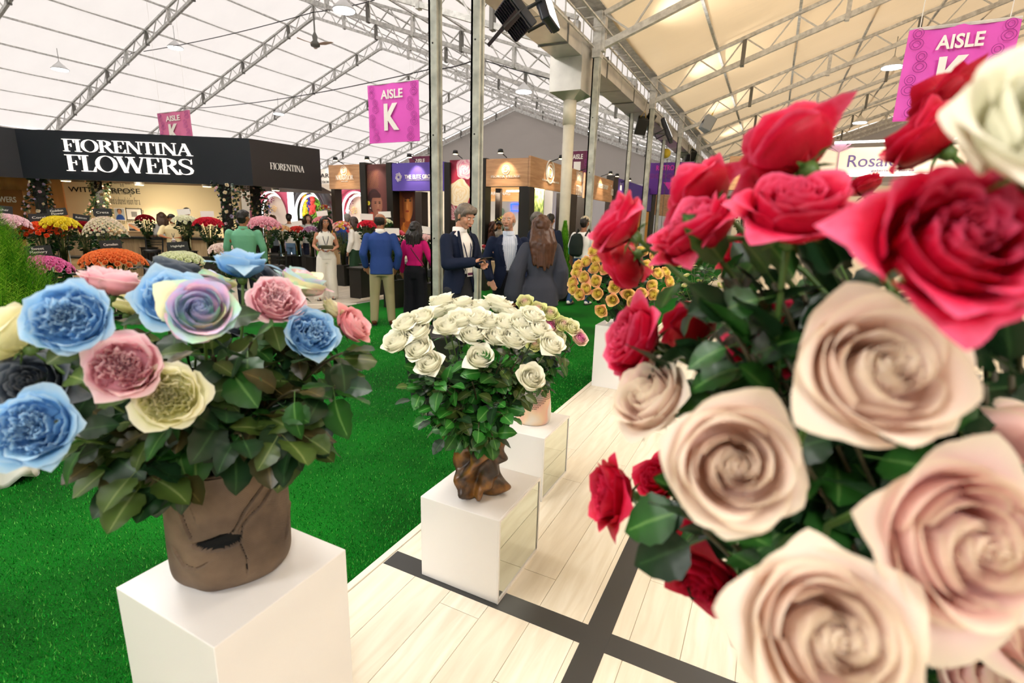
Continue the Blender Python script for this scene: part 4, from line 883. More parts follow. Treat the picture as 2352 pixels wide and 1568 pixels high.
# right-hand booths behind the red roses
def far_sign(x0, y0, x1, y1, Y, mt, label): 
    p = onY(x0, y1, Y); q = onY(x1, y0, Y); t = thing('booth_sign', label, 'sign'); MB().bx((p.x, Y, p.z), (q.x, Y+.2, q.z)).obj('board', mt, t); return t
t = far_sign(1668, 355, 1800, 436, 15, wood_o, 'wooden booth sign with a round letter, half hidden by the red roses'); px_text(textmesh, 'Q', (1700, 404), (1716, 384), (-20, 15), (9, 15), M_letm, t, off=.01)
MB().bx((onY(1711, 430, 15.1).x, 15.1, 0), (onY(1722, 430, 15.1).x, 15.3, 2.6)).obj('column', M_blk, t); MB().bx((onY(1728, 500, 15.4).x, 15.4, 0), (onY(1745, 500, 15.4).x, 15.5, 2.4)).obj('lit_edge', M_led, t)
spot_at(1728, 356, 15, 'lit spot lamp on the wooden sign behind the red roses', 60)
t = far_sign(1850, 330, 2230, 404, 16, mat('rose_sign_cream', 'eadfd2', .6), 'cream booth sign with violet lettering behind the right roses')
px_text(textmesh, 'Rosaleda', (1945, 384), (2110, 352), (-20, 16), (9, 16), mat('violet_print', '57458a', .5), t, off=.012); px_text(textmesh, 'galería de flores', (2000, 396), (2100, 388), (-20, 16), (9, 16), mat('violet_print'), t, off=.012)
for y in (328, 404): p = onY(1917, y, 15.9); q = onY(2230, y, 15.9); MB().bx((p.x, 15.9, p.z-.02), (q.x, 15.95, p.z+.03)).obj('light_tube', M_led, t)
mb = MB(); p = onY(1928, 345, 15.97)
for k in range(7): a = (k-3)*.42; mb.add([(p.x, 15.97, p.z-.05), (p.x+.22*math.sin(a)-.05, 15.965, p.z+.15*math.cos(a)), (p.x+.34*math.sin(a), 15.96, p.z+.25*math.cos(a)), (p.x+.22*math.sin(a)+.05, 15.965, p.z+.15*math.cos(a))], [(0, 1, 2, 3)])
mb.tube([(p.x, 15.96, p.z-.05), (p.x+.02, 15.96, p.z-.5)], .012, 5).obj('flower_logo', mat('logo_rose', 'b98aa6', .5), t)
wr = thing('booth_backdrop', 'cream walls of the booths behind the red roses', 'wall panel'); MB().bx((-1.2, 18, 0), (14, 18.1, 2.9)).obj('wall_sheet', mat('cream_far', 'd9cdb9', .7), wr)
light('AREA', 'booth_glow', (3, 13.5, 3.2), 90, (1, .88, .7), (3, 17, 1.2), 2)
# ================================================================ roses
def petal(mb, rb, H, hw, az=0., lip=0., droop=0., inward=0., spiral=0., ruf=0., pt=0., curl=0., nu=8, nv=7, rnd=None, cut=.28, k=3., uvs=None, base=.12, tw=0.):
    ph = rnd.random()*6.28 if rnd else 0.; vs = []; u_ = []
    ph2 = rnd.random()*6.28 if rnd else 0.
    for j in range(nv+1):
        v = j/nv
        for i in range(nu+1):
            u = i/nu*2-1; ve = v*(1-cut*abs(u)**3)+pt*max(0, 1-abs(u)*2.6)*v**4
            w = hw*(.4+.6*math.sin(min(1, v/.6)*PI/2))
            r = rb*(base+(1-base)*math.sin(min(1, ve/.55)*PI/2)**.9)
            m = max(0, (ve-.55)/.45); r *= 1-inward*m
            l = max(0, (ve-.58)/.42); r += lip*l*l+spiral*u*rb*.5+curl*abs(u)**3*v*v
            z = H*ve-droop*l**2.2
            rf = ruf*v**2*(math.sin(k*u*3.1+ph)+.6*math.sin(k*1.9*u*3.1+ph2)); r += rf*.7; z += rf*.5
            a = az+u*w+tw*v
            vs.append((r*math.cos(a), r*math.sin(a), z)); u_.append((u*.5+.5, v))
    n = len(mb.v); mb.add(vs, [(j*(nu+1)+i, j*(nu+1)+i+1, (j+1)*(nu+1)+i+1, (j+1)*(nu+1)+i) for j in range(nv) for i in range(nu)])
    if mb.uv is None: mb.uv = []
    mb.uv += u_
def uvmesh(mb, name, mt):
    me = mb.mesh(name, mt, True); uv = me.uv_layers.new(name='uv'); idx = [l.vertex_index for l in me.loops]
    uv.data.foreach_set('uv', [c for i in idx for c in mb.uv[i]]); return me
def make_variety(style, seed, q=1.):
    """returns (heart mesh, [ (petal mesh, azimuth) ... ]); one unit = bloom radius; UV x = place of the petal from heart to rim"""
    r = random.Random(seed); P = []; mb = MB(); nu = max(4, int(9*q)); nv = max(4, int(8*q))
    def heart(n, fn):
        for i in range(n):
            t = i/(n-1); k = len(mb.uv) if mb.uv else 0; fn(i, t); mb.uv[k:] = [(t*.5, v) for _, v in mb.uv[k:]]
    def bud(rb, z0):
        n0 = len(mb.v); mb.ball((0, 0, z0), rb, 8, 5, (1, 1, 1.5)); mb.uv += [(.05, .75)]*(len(mb.v)-n0)
    def outer(rows):
        for li, (n, rb, H, lip, dr, hw, pt, cu, rf, k) in enumerate(rows):
            off = r.random()*6
            for i in range(n): P.append((dict(rb=rb*r.uniform(.96, 1.04), H=H*r.uniform(.93, 1.06), hw=hw*r.uniform(.85, 1.1), lip=lip*r.uniform(.5, 1.6), droop=dr*r.uniform(.5, 1.5), pt=pt+r.uniform(0, .07), curl=cu, ruf=rf, k=k, spiral=.12), off+i*2*PI/n+r.uniform(-.15, .15), .55+.45*(li+1)/len(rows)))
    if style == 'classic':
        heart(16, lambda i, t: petal(mb, .06+.5*t, 1.12-.12*t, 1.5-.45*t, i*2.4+r.uniform(-.2, .2), inward=.3-.2*t, spiral=.36, lip=.05*t, rnd=r, ruf=.008, nu=nu, nv=nv, cut=.1, base=.3))
        bud(.2, .66)
        outer(((3, .62, 1.06, .06, .02, 1.15, .02, .0, .025, 1.2), (3, .72, 1.02, .11, .04, 1.2, .03, .02, .03, 1.2), (4, .8, .94, .17, .10, 1.05, .05, .04, .035, 1.3), (4, .84, .8, .26, .2, 1.0, .07, .06, .04, 1.3)))
    elif style == 'far':
        heart(5, lambda i, t: petal(mb, .12+.5*t, 1.05-.1*t, 1.7-.5*t, i*2.4, inward=.25-.15*t, spiral=.4, lip=.06*t, rnd=r, ruf=.01, nu=4, nv=3, cut=.1, base=.3))
        bud(.26, .6)
        outer(((3, .76, .96, .12, .06, 1.15, .02, .0, .02, 1.2), (4, .88, .78, .2, .16, 1.0, .05, .03, .03, 1.3)))
    elif style == 'frilly':
        heart(30, lambda i, t: petal(mb, (.05+.68*t)*r.uniform(.86, 1.08), (.9+.12*math.sin(t*3))*r.uniform(.88, 1.08), (1.1-.5*t)*r.uniform(.7, 1.1), i*2.4+r.uniform(-.6, .6), inward=.12, spiral=r.uniform(-.1, .4), lip=.1*t, rnd=r, ruf=.05+.05*t, k=r.uniform(1.6, 3.2), nu=nu+2, nv=nv, cut=.12, base=.3))
        outer(((4, .76, 1.02, .08, .03, .85, .02, .0, .04, 2.4), (5, .82, .94, .15, .08, .8, .03, .02, .05, 2.4), (5, .86, .8, .24, .16, .8, .05, .04, .055, 2.2)))
    else:
        heart(20, lambda i, t: petal(mb, .06+.58*t, 1.08-.08*t, 1.3-.45*t, i*2.4+r.uniform(-.3, .3), inward=.2-.15*t, spiral=.32, lip=.12*t, droop=.03*t, rnd=r, ruf=.02+.04*t, k=r.uniform(1.3, 2.4), pt=.06*t, nu=nu+1, nv=nv, cut=.18, base=.3))
        outer(((4, .68, 1.05, .11, .04, 1.0, .05, .03, .03, 1.8), (4, .76, .95, .19, .1, .95, .08, .05, .035, 1.8), (4, .8, .78, .3, .24, .9, .12, .06, .04, 1.8)))
    out = []
    for d, az, x in P:
        m2 = MB(); petal(m2, nu=nu+1 if style != 'far' else 4, nv=nv+1 if style != 'far' else 3, rnd=r, **d); m2.uv = [(x, v) for _, v in m2.uv]; out.append((m2, az))
    return mb, out
RN = 1.16  # nominal radius of an open bloom in units
_var = {}
def variety(style, seed, mt, q=1., joined=False):
    key = (style, seed, mt.name, q, joined)
    if key in _var: return _var[key]
    mb, P = make_variety(style, seed, q)
    if joined:
        for m2, az in P:
            c, s = math.cos(az), math.sin(az); n = len(mb.v); mb.add([(x*c-y*s, x*s+y*c, z) for x, y, z in m2.v], m2.f); mb.uv += m2.uv
        res = (uvmesh(mb, 'bloom', mt), [])
    else: res = (uvmesh(mb, 'bloom_centre', mt), [(uvmesh(m2, 'petal', mt), az) for m2, az in P])
    _var[key] = res; return res
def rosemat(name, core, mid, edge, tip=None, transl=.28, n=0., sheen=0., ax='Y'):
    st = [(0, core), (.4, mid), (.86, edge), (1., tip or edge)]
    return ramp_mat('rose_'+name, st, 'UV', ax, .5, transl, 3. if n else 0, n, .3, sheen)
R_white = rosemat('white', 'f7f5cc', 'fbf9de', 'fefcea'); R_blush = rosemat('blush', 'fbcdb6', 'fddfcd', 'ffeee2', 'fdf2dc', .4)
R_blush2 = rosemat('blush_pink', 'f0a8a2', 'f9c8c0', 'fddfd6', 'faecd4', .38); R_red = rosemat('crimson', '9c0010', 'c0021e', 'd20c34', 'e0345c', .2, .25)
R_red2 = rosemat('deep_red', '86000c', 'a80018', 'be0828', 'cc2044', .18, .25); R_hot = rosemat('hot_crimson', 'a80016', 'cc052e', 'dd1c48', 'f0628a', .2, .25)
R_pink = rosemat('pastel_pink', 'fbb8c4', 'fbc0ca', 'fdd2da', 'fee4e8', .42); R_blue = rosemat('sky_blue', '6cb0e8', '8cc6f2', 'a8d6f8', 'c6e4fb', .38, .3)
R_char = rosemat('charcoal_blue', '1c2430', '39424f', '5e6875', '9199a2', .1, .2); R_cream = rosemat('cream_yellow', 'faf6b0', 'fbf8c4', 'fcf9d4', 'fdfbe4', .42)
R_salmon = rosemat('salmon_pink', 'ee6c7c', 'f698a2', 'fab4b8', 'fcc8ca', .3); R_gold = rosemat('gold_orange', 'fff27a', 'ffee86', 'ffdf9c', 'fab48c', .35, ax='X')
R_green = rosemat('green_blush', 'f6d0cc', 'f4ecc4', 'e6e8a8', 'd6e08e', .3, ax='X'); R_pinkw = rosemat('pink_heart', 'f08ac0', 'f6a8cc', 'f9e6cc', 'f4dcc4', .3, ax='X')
def rainbow():
    m = bpy.data.materials.new('rose_rainbow'); m.use_nodes = True; nt = m.node_tree; b = nt.nodes['Principled BSDF']; tc = nt.nodes.new('ShaderNodeTexCoord')
    n = nt.nodes.new('ShaderNodeTexNoise'); n.inputs['Scale'].default_value = .9; nt.links.new(tc.outputs['Object'], n.inputs[0]); oi = nt.nodes.new('ShaderNodeObjectInfo')
    ma = nt.nodes.new('ShaderNodeMath'); ma.operation = 'MULTIPLY_ADD'; ma.inputs[1].default_value = .38; nt.links.new(oi.outputs['Random'], ma.inputs[0]); 
    m3 = nt.nodes.new('ShaderNodeMath'); m3.operation = 'MULTIPLY'; m3.inputs[1].default_value = .5; nt.links.new(n.outputs[0], m3.inputs[0]); nt.links.new(m3.outputs[0], ma.inputs[2])
    r = nt.nodes.new('ShaderNodeValToRGB'); e = r.color_ramp.elements
    st = [(0, 'fbf7c4'), (.3, 'fbf7c8'), (.39, 'b8ecd0'), (.46, 'c6dcf6'), (.53, 'e8c4ee'), (.6, 'fcd0dc'), (.72, 'fbf4cc')]
    while len(e) < len(st): e.new(.5)
    for x, (p, c) in zip(e, st): x.position = p; x.color = lin(c)
    nt.links.new(ma.outputs[0], r.inputs[0]); nt.links.new(r.outputs[0], b.inputs['Base Color']); b.inputs['Roughness'].default_value = .55
    t = nt.nodes.new('ShaderNodeBsdfTranslucent'); nt.links.new(r.outputs[0], t.inputs[0]); mx = nt.nodes.new('ShaderNodeMixShader'); mx.inputs[0].default_value = .28
    nt.links.new(b.outputs[0], mx.inputs[1]); nt.links.new(t.outputs[0], mx.inputs[2]); nt.links.new(mx.outputs[0], nt.nodes['Material Output'].inputs[0]); return m
R_rain = rainbow()
def leafmat(name, a, b, rib, rough=.38):
    return ramp_mat('leaf_'+name, [(0, a), (.44, b), (.5, rib), (.56, b), (1, a)], 'UV', 'X', rough, .18, 2.5, .05, .5)
L_dark = leafmat('dark', '163018', '1e3e20', '3a5c34'); L_mid = leafmat('mid', '24501c', '2f6424', '6c9a50'); L_bronze = leafmat('bronze', '3a3c1e', '4a4322', '6e6238')
L_olive = leafmat('olive', '3f5422', '4f682c', '86955a'); L_fresh = leafmat('fresh', '256a1e', '317c28', '7bb060'); M_stem = mat('rose_stem', '4c6b2c', .5); M_stemd = mat('rose_stem_dark', '3f3a22', .55)
def leaf_mesh(mt, key, curl=.25, fold=.3):
    k = ('leaf', mt.name, key)
    if k in _var: return _var[k]
    mb = MB(); nv = 9; vs = []; uv = []
    for j in range(nv+1):
        v = j/nv; w = .42*math.sin(PI*min(1, v**.8*1.0))**.75*(1-.1*v) if 0 < v < 1 else .004
        for i in range(-2, 3):
            u = i/2; ser = 1+(.07 if (j % 2) else -.02)*(abs(i) == 2); x = u*w*ser
            vs.append((x, v, -curl*v*v+fold*abs(x)*.6+.02*math.sin(v*20)*abs(u))); uv.append((u*.5+.5, v))
    mb.add(vs, [(j*5+i, j*5+i+1, (j+1)*5+i+1, (j+1)*5+i) for j in range(nv) for i in range(4)]); mb.uv = uv
    n = len(mb.v); mb.add([(-.012, -.35, .03), (.012, -.35, .03), (.012, .02, 0), (-.012, .02, 0)], [(0, 1, 2, 3)]); mb.uv += [(.5, 0)]*4
    _var[k] = uvmesh(mb, 'leaf', mt); return _var[k]
def frame(z, roll=0.):
    z = Vector(z).normalized(); x = z.orthogonal().normalized(); q = Quaternion(z, roll); x = q @ x; y = z.cross(x)
    return Matrix((x, y, z)).transposed()
def curve3(a, b, c, n): return [a*(1-t)**2+b*2*t*(1-t)+c*t*t for t in [i/n for i in range(n+1)]]
def rose(pos, axis, size, style, mt, label, mouth, leaves=5, lmats=None, rnd=None, q=1., joined=False, group=None, seed=0, lsize=.055, category='rose', leaf_t=(.06, .55), stemr=.0032, open_=1.):
    """pos: bloom centre; axis: where the flower faces; size: bloom diameter"""
    pos = Vector(pos); axis = Vector(axis).normalized(); s = size/2/RN
    base = pos-axis*s*.45; M = frame(axis, rnd.random()*6.28).to_4x4(); M.translation = base
    t = thing('rose', label, category, group=group); t.matrix_basis = M; inv = M.inverted()
    hm, P = variety(style, seed, mt, q, joined)
    h = link('bloom_centre' if not joined else 'bloom', hm, t); h.scale = (s*open_, s*open_, s)
    for pm_, az in P:
        p = link('petal', pm_, t); p.rotation_euler = (0, 0, az); k = s*rnd.uniform(.93, 1.07); p.scale = (k*open_, k*open_, s*rnd.uniform(.95, 1.05))
    mb = MB(); mb.lathe([(.03*s, -.32*s), (.16*s, -.22*s), (.2*s, -.05*s), (.12*s, .06*s)], 8)
    for i in range(5):
        a = i*2*PI/5; c, sn = math.cos(a), math.sin(a); mb.add([(.14*s*c-.06*s*sn, .14*s*sn+.06*s*c, 0), (.14*s*c+.06*s*sn, .14*s*sn-.06*s*c, 0), (.62*s*c, .62*s*sn, -.14*s), (.4*s*c, .4*s*sn, .0)], [(0, 1, 2), (0, 2, 3)])
    mb.obj('calyx', M_stem, t, True)
    mouth = Vector(mouth); a = base-axis*s*.25; L = (mouth-a).length; pts = curve3(a, a-axis*L*.38+Vector((0, 0, -.03)), mouth, 9)
    MB().tube([inv @ p for p in pts], stemr, 6).obj('stem', M_stem, t, True)
    lm_ = lmats or [L_dark]
    for i in range(leaves):
        f = leaf_t[0]+(leaf_t[1]-leaf_t[0])*(i+rnd.random()*.8)/max(1, leaves); g = f*9; k = int(min(8, g)); p = pts[k].lerp(pts[k+1], g-k); tg = (pts[k]-pts[k+1]).normalized()
        side = Quaternion(tg, rnd.random()*6.28) @ tg.orthogonal().normalized(); d = (side*.9+tg*.25+Vector((0, 0, -.25))).normalized(); ls = lsize*rnd.uniform(.75, 1.25)
        up = (tg+Vector((0, 0, .5))-d*(tg+Vector((0, 0, .5))).dot(d)).normalized(); up = Quaternion(d, rnd.uniform(-.6, .6)) @ up; x = d.cross(up)
        R_ = Matrix((x, d, up)).transposed().to_4x4(); R_.translation = p+d*ls*.38
        o = link('leaf', leaf_mesh(rnd.choice(lm_), i % 2, .15+.2*(i % 2), .3), t); o.matrix_basis = inv @ R_ @ Matrix.Scale(ls, 4)
        o.data = leaf_mesh(rnd.choice(lm_), i % 2, .15+.2*(i % 2), .3)
    return t
def leafspray(p, d, n, ls, lm_, rnd, label, mouth, group=None):
    """a leafy shoot without a flower"""
    p = Vector(p); t = thing('leafy_shoot', label, 'leaf shoot', p, group=group); mouth = Vector(mouth); pts = curve3(p, p-Vector(d)*.12, mouth, 8)
    MB().tube([q-p for q in pts], .003, 5).obj('stem', M_stemd, t, True)
    for i in range(n):
        f = .0 if i == 0 else (i-.5)/n*.55; g = f*8; k = int(min(7, g)); c = pts[k].lerp(pts[k+1], g-k)-p; tg = (pts[k]-pts[k+1]).normalized()
        dd = tg if i == 0 else (Quaternion(tg, i*2.4+rnd.random()) @ tg.orthogonal().normalized()*.9+tg*.4).normalized()
        dd = (dd+Vector((0, 0, -.18))).normalized(); u0 = Vector((0, 0, 1))+EYE*.0+(EYE-p).normalized()*.3; up = (u0-dd*u0.dot(dd)).normalized(); up = Quaternion(dd, rnd.uniform(-.8, .8)) @ up; x = dd.cross(up); R_ = Matrix((x, dd, up)).transposed().to_4x4(); s = ls*rnd.uniform(.7, 1.25); R_.translation = c+dd*s*.35
        o = link('leaf', leaf_mesh(rnd.choice(lm_), i % 2, .15+.2*(i % 2), .3), t); o.matrix_basis = R_ @ Matrix.Scale(s, 4)
    return t

# ---------------------------------------------------------------- pedestals
def pedestal(x0, y0, x1, y1, h, label, mirror=True, wall=.018):
    t = thing('white_pedestal', label, 'pedestal', ((x0+x1)/2, (y0+y1)/2, .006)); a, b = (x1-x0)/2, (y1-y0)/2
    o = bevel(MB().bx((-a, -b, 0), (a-(.006 if mirror else 0), b, h)).obj('body', M_white, t), .0025)
    if mirror:
        f = MB(); f.bx((a-.006, -b, 0), (a, -b+wall*.6, h)).bx((a-.006, b-wall*.6, 0), (a, b, h)).bx((a-.006, -b+wall*.6, h-wall*.6), (a, b-wall*.6, h)).bx((a-.006, -b+wall*.6, 0), (a, b-wall*.6, wall)).obj('front_rim', M_white, t)
        MB().bx((a-.0059, -b+wall*.6, wall), (a-.004, b-wall*.6, h-wall*.6)).obj('mirror_panel', mat('mirror_greenish', 'dfe6da', .03, 1.), t)
    return t
pedestal(-1.398, .55, -.998, .95, .65, 'tall white box pedestal carrying the brown cracked clay vase', False)
pedestal(-1.249, 1.637, -.849, 2.058, .4, 'white cube pedestal with mirrored side carrying the root-like vase')
pedestal(-1.43, 2.482, -1.012, 2.89, .4, 'white cube pedestal with mirrored side carrying the dotted ceramic vase')
pedestal(-1.455, 4.765, -1.03, 5.19, .63, 'white pedestal under the yellow and orange rose bouquet', False)
pd5 = onZ(1590, 720, .0); pedestal(-.95, 6.2, -.5, 6.6, .6, 'far white pedestal holding a dark leafy pink arrangement', False)

# ---------------------------------------------------------------- clay vase
VC = Vector((-1.225, .765, .656))
cr = [[(-.3, .05), (-.28, .09), (-.36, .14), (-.30, .19), (-.18, .21), (.0, .225), (.15, .25)], [(-1.0, .22), (-1.05, .26), (-1.12, .31), (-1.2, .33)], [(-1.1, .15), (-.9, .152), (-.65, .157), (-.45, .18), (-.4, .19), (-.25, .23), (.0, .27), (.2, .30), (.4, .31)], [(.15, .25), (.3, .28), (.42, .33)], [(-1.5, .12), (-1.35, .09), (-1.1, .085), (-.9, .1)], [(.5, .1), (.8, .16), (1.4, .14), (2.2, .2), (3.2, .17), (4.2, .22), (4.7, .15)], [(-1.25, .24), (-1.2, .2), (-1.12, .17)]]
VH = .33
def clay(name, seg=200, rings=84):
    gap = (-.72, .155, .40, .024)
    vs = []; dark = []
    for j in range(rings+1):
        z = VH*j/rings
        for k in range(seg):
            a = 2*PI*k/seg; aa = (a+PI) % (2*PI)-PI
            rr = .132+.012*math.sin(min(1, z/.05)*PI/2)+.004*math.sin(3*a+z*9)+.006*noise.noise(Vector((math.cos(a)*2, math.sin(a)*2, z*7)))
            if z < .03: rr *= .86+.14*math.sqrt(max(0, 1-(1-z/.03)**2))
            rr += .008*(z/VH)
            dmin = 9
            if aa > -1.7:
                for c_ in cr:
                    for (a0, z0), (a1, z1) in zip(c_, c_[1:]):
                        x, y = (aa-a0)*.14, z-z0; dx, dy = (a1-a0)*.14, z1-z0; tt = max(0, min(1, (x*dx+y*dy)/(dx*dx+dy*dy))); d = math.hypot(x-tt*dx, y-tt*dy)
                        if d < dmin: dmin = d; sg = (x*dy-y*dx)
            if dmin < .02: rr += (.004 if sg > 0 else -.001)*(1-dmin/.02)
            if dmin < .0017: rr -= .007; dark.append(len(vs))
            g = ((aa-gap[0])/gap[2])**2+((z-gap[1])/gap[3])**2
            if g < 1 and z < .172+.05*(aa+.75): rr -= .03*(1-g)**.4; dark.append(len(vs))
            vs.append((rr*math.cos(a), rr*math.sin(a), z))
    fs = [(j*seg+k, j*seg+(k+1) % seg, (j+1)*seg+(k+1) % seg, (j+1)*seg+k) for j in range(rings) for k in range(seg)]; fs.append(tuple(range(seg))[::-1])
    ds = set(dark); mb = MB(); mb.add(vs, fs); mb.mi = [1 if all(i in ds for i in f) and len(f) == 4 else 0 for f in fs]; return mb
m = bpy.data.materials.new('burlap_pressed_clay'); m.use_nodes = True; nt = m.node_tree; b = nt.nodes['Principled BSDF']; tc = nt.nodes.new('ShaderNodeTexCoord')
n = nt.nodes.new('ShaderNodeTexNoise'); n.inputs['Scale'].default_value = 9; n.inputs['Detail'].default_value = 6; nt.links.new(tc.outputs['Object'], n.inputs[0])
r = nt.nodes.new('ShaderNodeValToRGB'); e = r.color_ramp.elements; e[0].position = .3; e[1].position = .72; e[0].color = lin('4e4034'); e[1].color = lin('7c6854'); nt.links.new(n.outputs[0], r.inputs[0]); nt.links.new(r.outputs[0], b.inputs['Base Color'])
w1_ = nt.nodes.new('ShaderNodeTexWave'); w1_.bands_direction = 'Z'; w1_.inputs['Scale'].default_value = 95; w1_.inputs['Distortion'].default_value = 1; w2_ = nt.nodes.new('ShaderNodeTexWave'); w2_.bands_direction = 'DIAGONAL'; w2_.inputs['Scale'].default_value = 95; w2_.inputs['Distortion'].default_value = 1
for w_ in (w1_, w2_): nt.links.new(tc.outputs['Object'], w_.inputs[0])
mu = nt.nodes.new('ShaderNodeMath'); mu.operation = 'MULTIPLY'; nt.links.new(w1_.outputs['Fac'], mu.inputs[0]); nt.links.new(w2_.outputs['Fac'], mu.inputs[1]); bp = nt.nodes.new('ShaderNodeBump'); bp.inputs['Strength'].default_value = .35; bp.inputs['Distance'].default_value = .002; nt.links.new(mu.outputs[0], bp.inputs['Height']); nt.links.new(bp.outputs[0], b.inputs['Normal']); b.inputs['Roughness'].default_value = .62; b.inputs['Specular IOR Level'].default_value = .3
t = thing('clay_vase', 'large brown cracked clay vase with burlap texture on the tall white pedestal', 'vase', VC, -.11)
clay('v', 420, 150).obj('body', [m, mat('clay_gap', '050604', .9)], t, True)
MB().lathe([(.15, .33), (.152, .336), (.142, .336), (.136, .31), (.13, .2)], 48, cap=False).obj('rim', m, t, True)
MB().lathe([(0.001, .25), (.135, .25)], 24, cap=False).obj('dark_filling', mat('vase_inside', '0a0a08', .9), t)
# ---------------------------------------------------------------- root-like ceramic vase
t = thing('root_vase', 'glazed brown ceramic vase shaped like a gnarled root on the front white cube', 'vase', tuple(onZ(1100, 1128, .406)))
def rootfn(v, a, z, r):
    k = r+.012*math.sin(3*a+z*26)+.009*math.sin(5*a-z*38+1)+.018*noise.noise(Vector((math.cos(a)*2.2, math.sin(a)*2.2, z*14)))
    rid = max(0, math.sin(2*a-z*22+1.2))**3*.026+max(0, math.sin(3*a+z*19))**6*.02
    for (sa, sz, L, wd) in ((.05, .155, .06, .3), (-2.55, .24, .045, .35), (-2.9, .20, .035, .3), (-1.05, .014, .035, .22), (-1.75, .02, .03, .2), (.3, .22, .03, .3), (-.2, .185, .03, .25), (2.2, .12, .05, .4), (-.5, .05, .03, .3)):
        da = (a-sa+PI) % (2*PI)-PI; g = math.exp(-(da/wd)**2-((z-sz)/.022)**2); k += L*g
    k += rid; return Vector((k*math.cos(a), k*math.sin(a), z))
prof = [(.045, 0), (.055, .006)]+[(.058+.022*math.sin(min(1, i/14)*PI/2)+.006*math.sin(i*.5), .006+.262*i/40) for i in range(1, 41)]+[(.06, .262), (.055, .22)]
MR = ramp_mat('glazed_root', [(.3, '1c140f'), (.44, '3f2d1e'), (.56, '7a5226'), (.7, 'a8742c')], 'Object', 'Z', .3, 0, 0, 0, .6)
nt = MR.node_tree; tc = [n for n in nt.nodes if n.type == 'TEX_COORD'][0]; n = nt.nodes.new('ShaderNodeTexNoise'); n.inputs['Scale'].default_value = 12; n.inputs['Detail'].default_value = 4; nt.links.new(tc.outputs['Object'], n.inputs[0]); r = [n_ for n_ in nt.nodes if n_.type == 'VALTORGB'][0]; nt.links.new(n.outputs[0], r.inputs[0])
o = MB().lathe(prof, 96, fn=rootfn).obj('body', MR, t, True); o.scale = (1.0, 1.0, 1.2)
# ---------------------------------------------------------------- dotted vase
t = thing('dotted_vase', 'pale pastel ceramic vase with rows of dark dots on the second white cube', 'vase', tuple(onZ(1224, 964, .406))); t.scale = (1.15, 1.15, 1.35)
m = bpy.data.materials.new('pastel_glaze'); m.use_nodes = True; nt = m.node_tree; b = nt.nodes['Principled BSDF']; tc = nt.nodes.new('ShaderNodeTexCoord'); n = nt.nodes.new('ShaderNodeTexNoise'); n.inputs['Scale'].default_value = 5; nt.links.new(tc.outputs['Object'], n.inputs[0]); r = nt.nodes.new('ShaderNodeValToRGB'); e = r.color_ramp.elements
st = [(.3, 'e2d8c8'), (.45, 'd9d5cc'), (.52, 'e8b39c'), (.6, 'e9c9a4'), (.75, 'd3d9d2')]
while len(e) < len(st): e.new(.5)
for x, (p, c) in zip(e, st): x.position = p; x.color = lin(c)
nt.links.new(n.outputs[0], r.inputs[0]); nt.links.new(r.outputs[0], b.inputs['Base Color']); b.inputs['Roughness'].default_value = .3
pv = [(.085, 0), (.092, .004), (.096, .02), (.096, .06), (.09, .12), (.078, .17), (.062, .205), (.055, .21), (.05, .19)]
MB().lathe(pv, 48).obj('body', m, t, True)
mb = MB()
for j in range(17):
    z = .075+j*.0078; rr = np.interp(z, [q[1] for q in pv[:8]], [q[0] for q in pv[:8]])
    for k in range(38):
        a = -2.35+(k+.5*(j % 2))*.086
        if z < .075+.05*abs(math.sin((a+1.1)*1.2)) and j < 6: continue
        c, s = math.cos(a), math.sin(a); p = Vector((rr*c, rr*s, z)); nrm = Vector((c, s, 0)); tx = Vector((-s, c, 0)); w = .0026
        mb.add([p+nrm*.0008+tx*w*math.cos(q)+Vector((0, 0, w*math.sin(q))) for q in [i*PI/3 for i in range(6)]], [tuple(range(6))])
mb.obj('dots', M_ink, t)['kind'] = 'stuff'
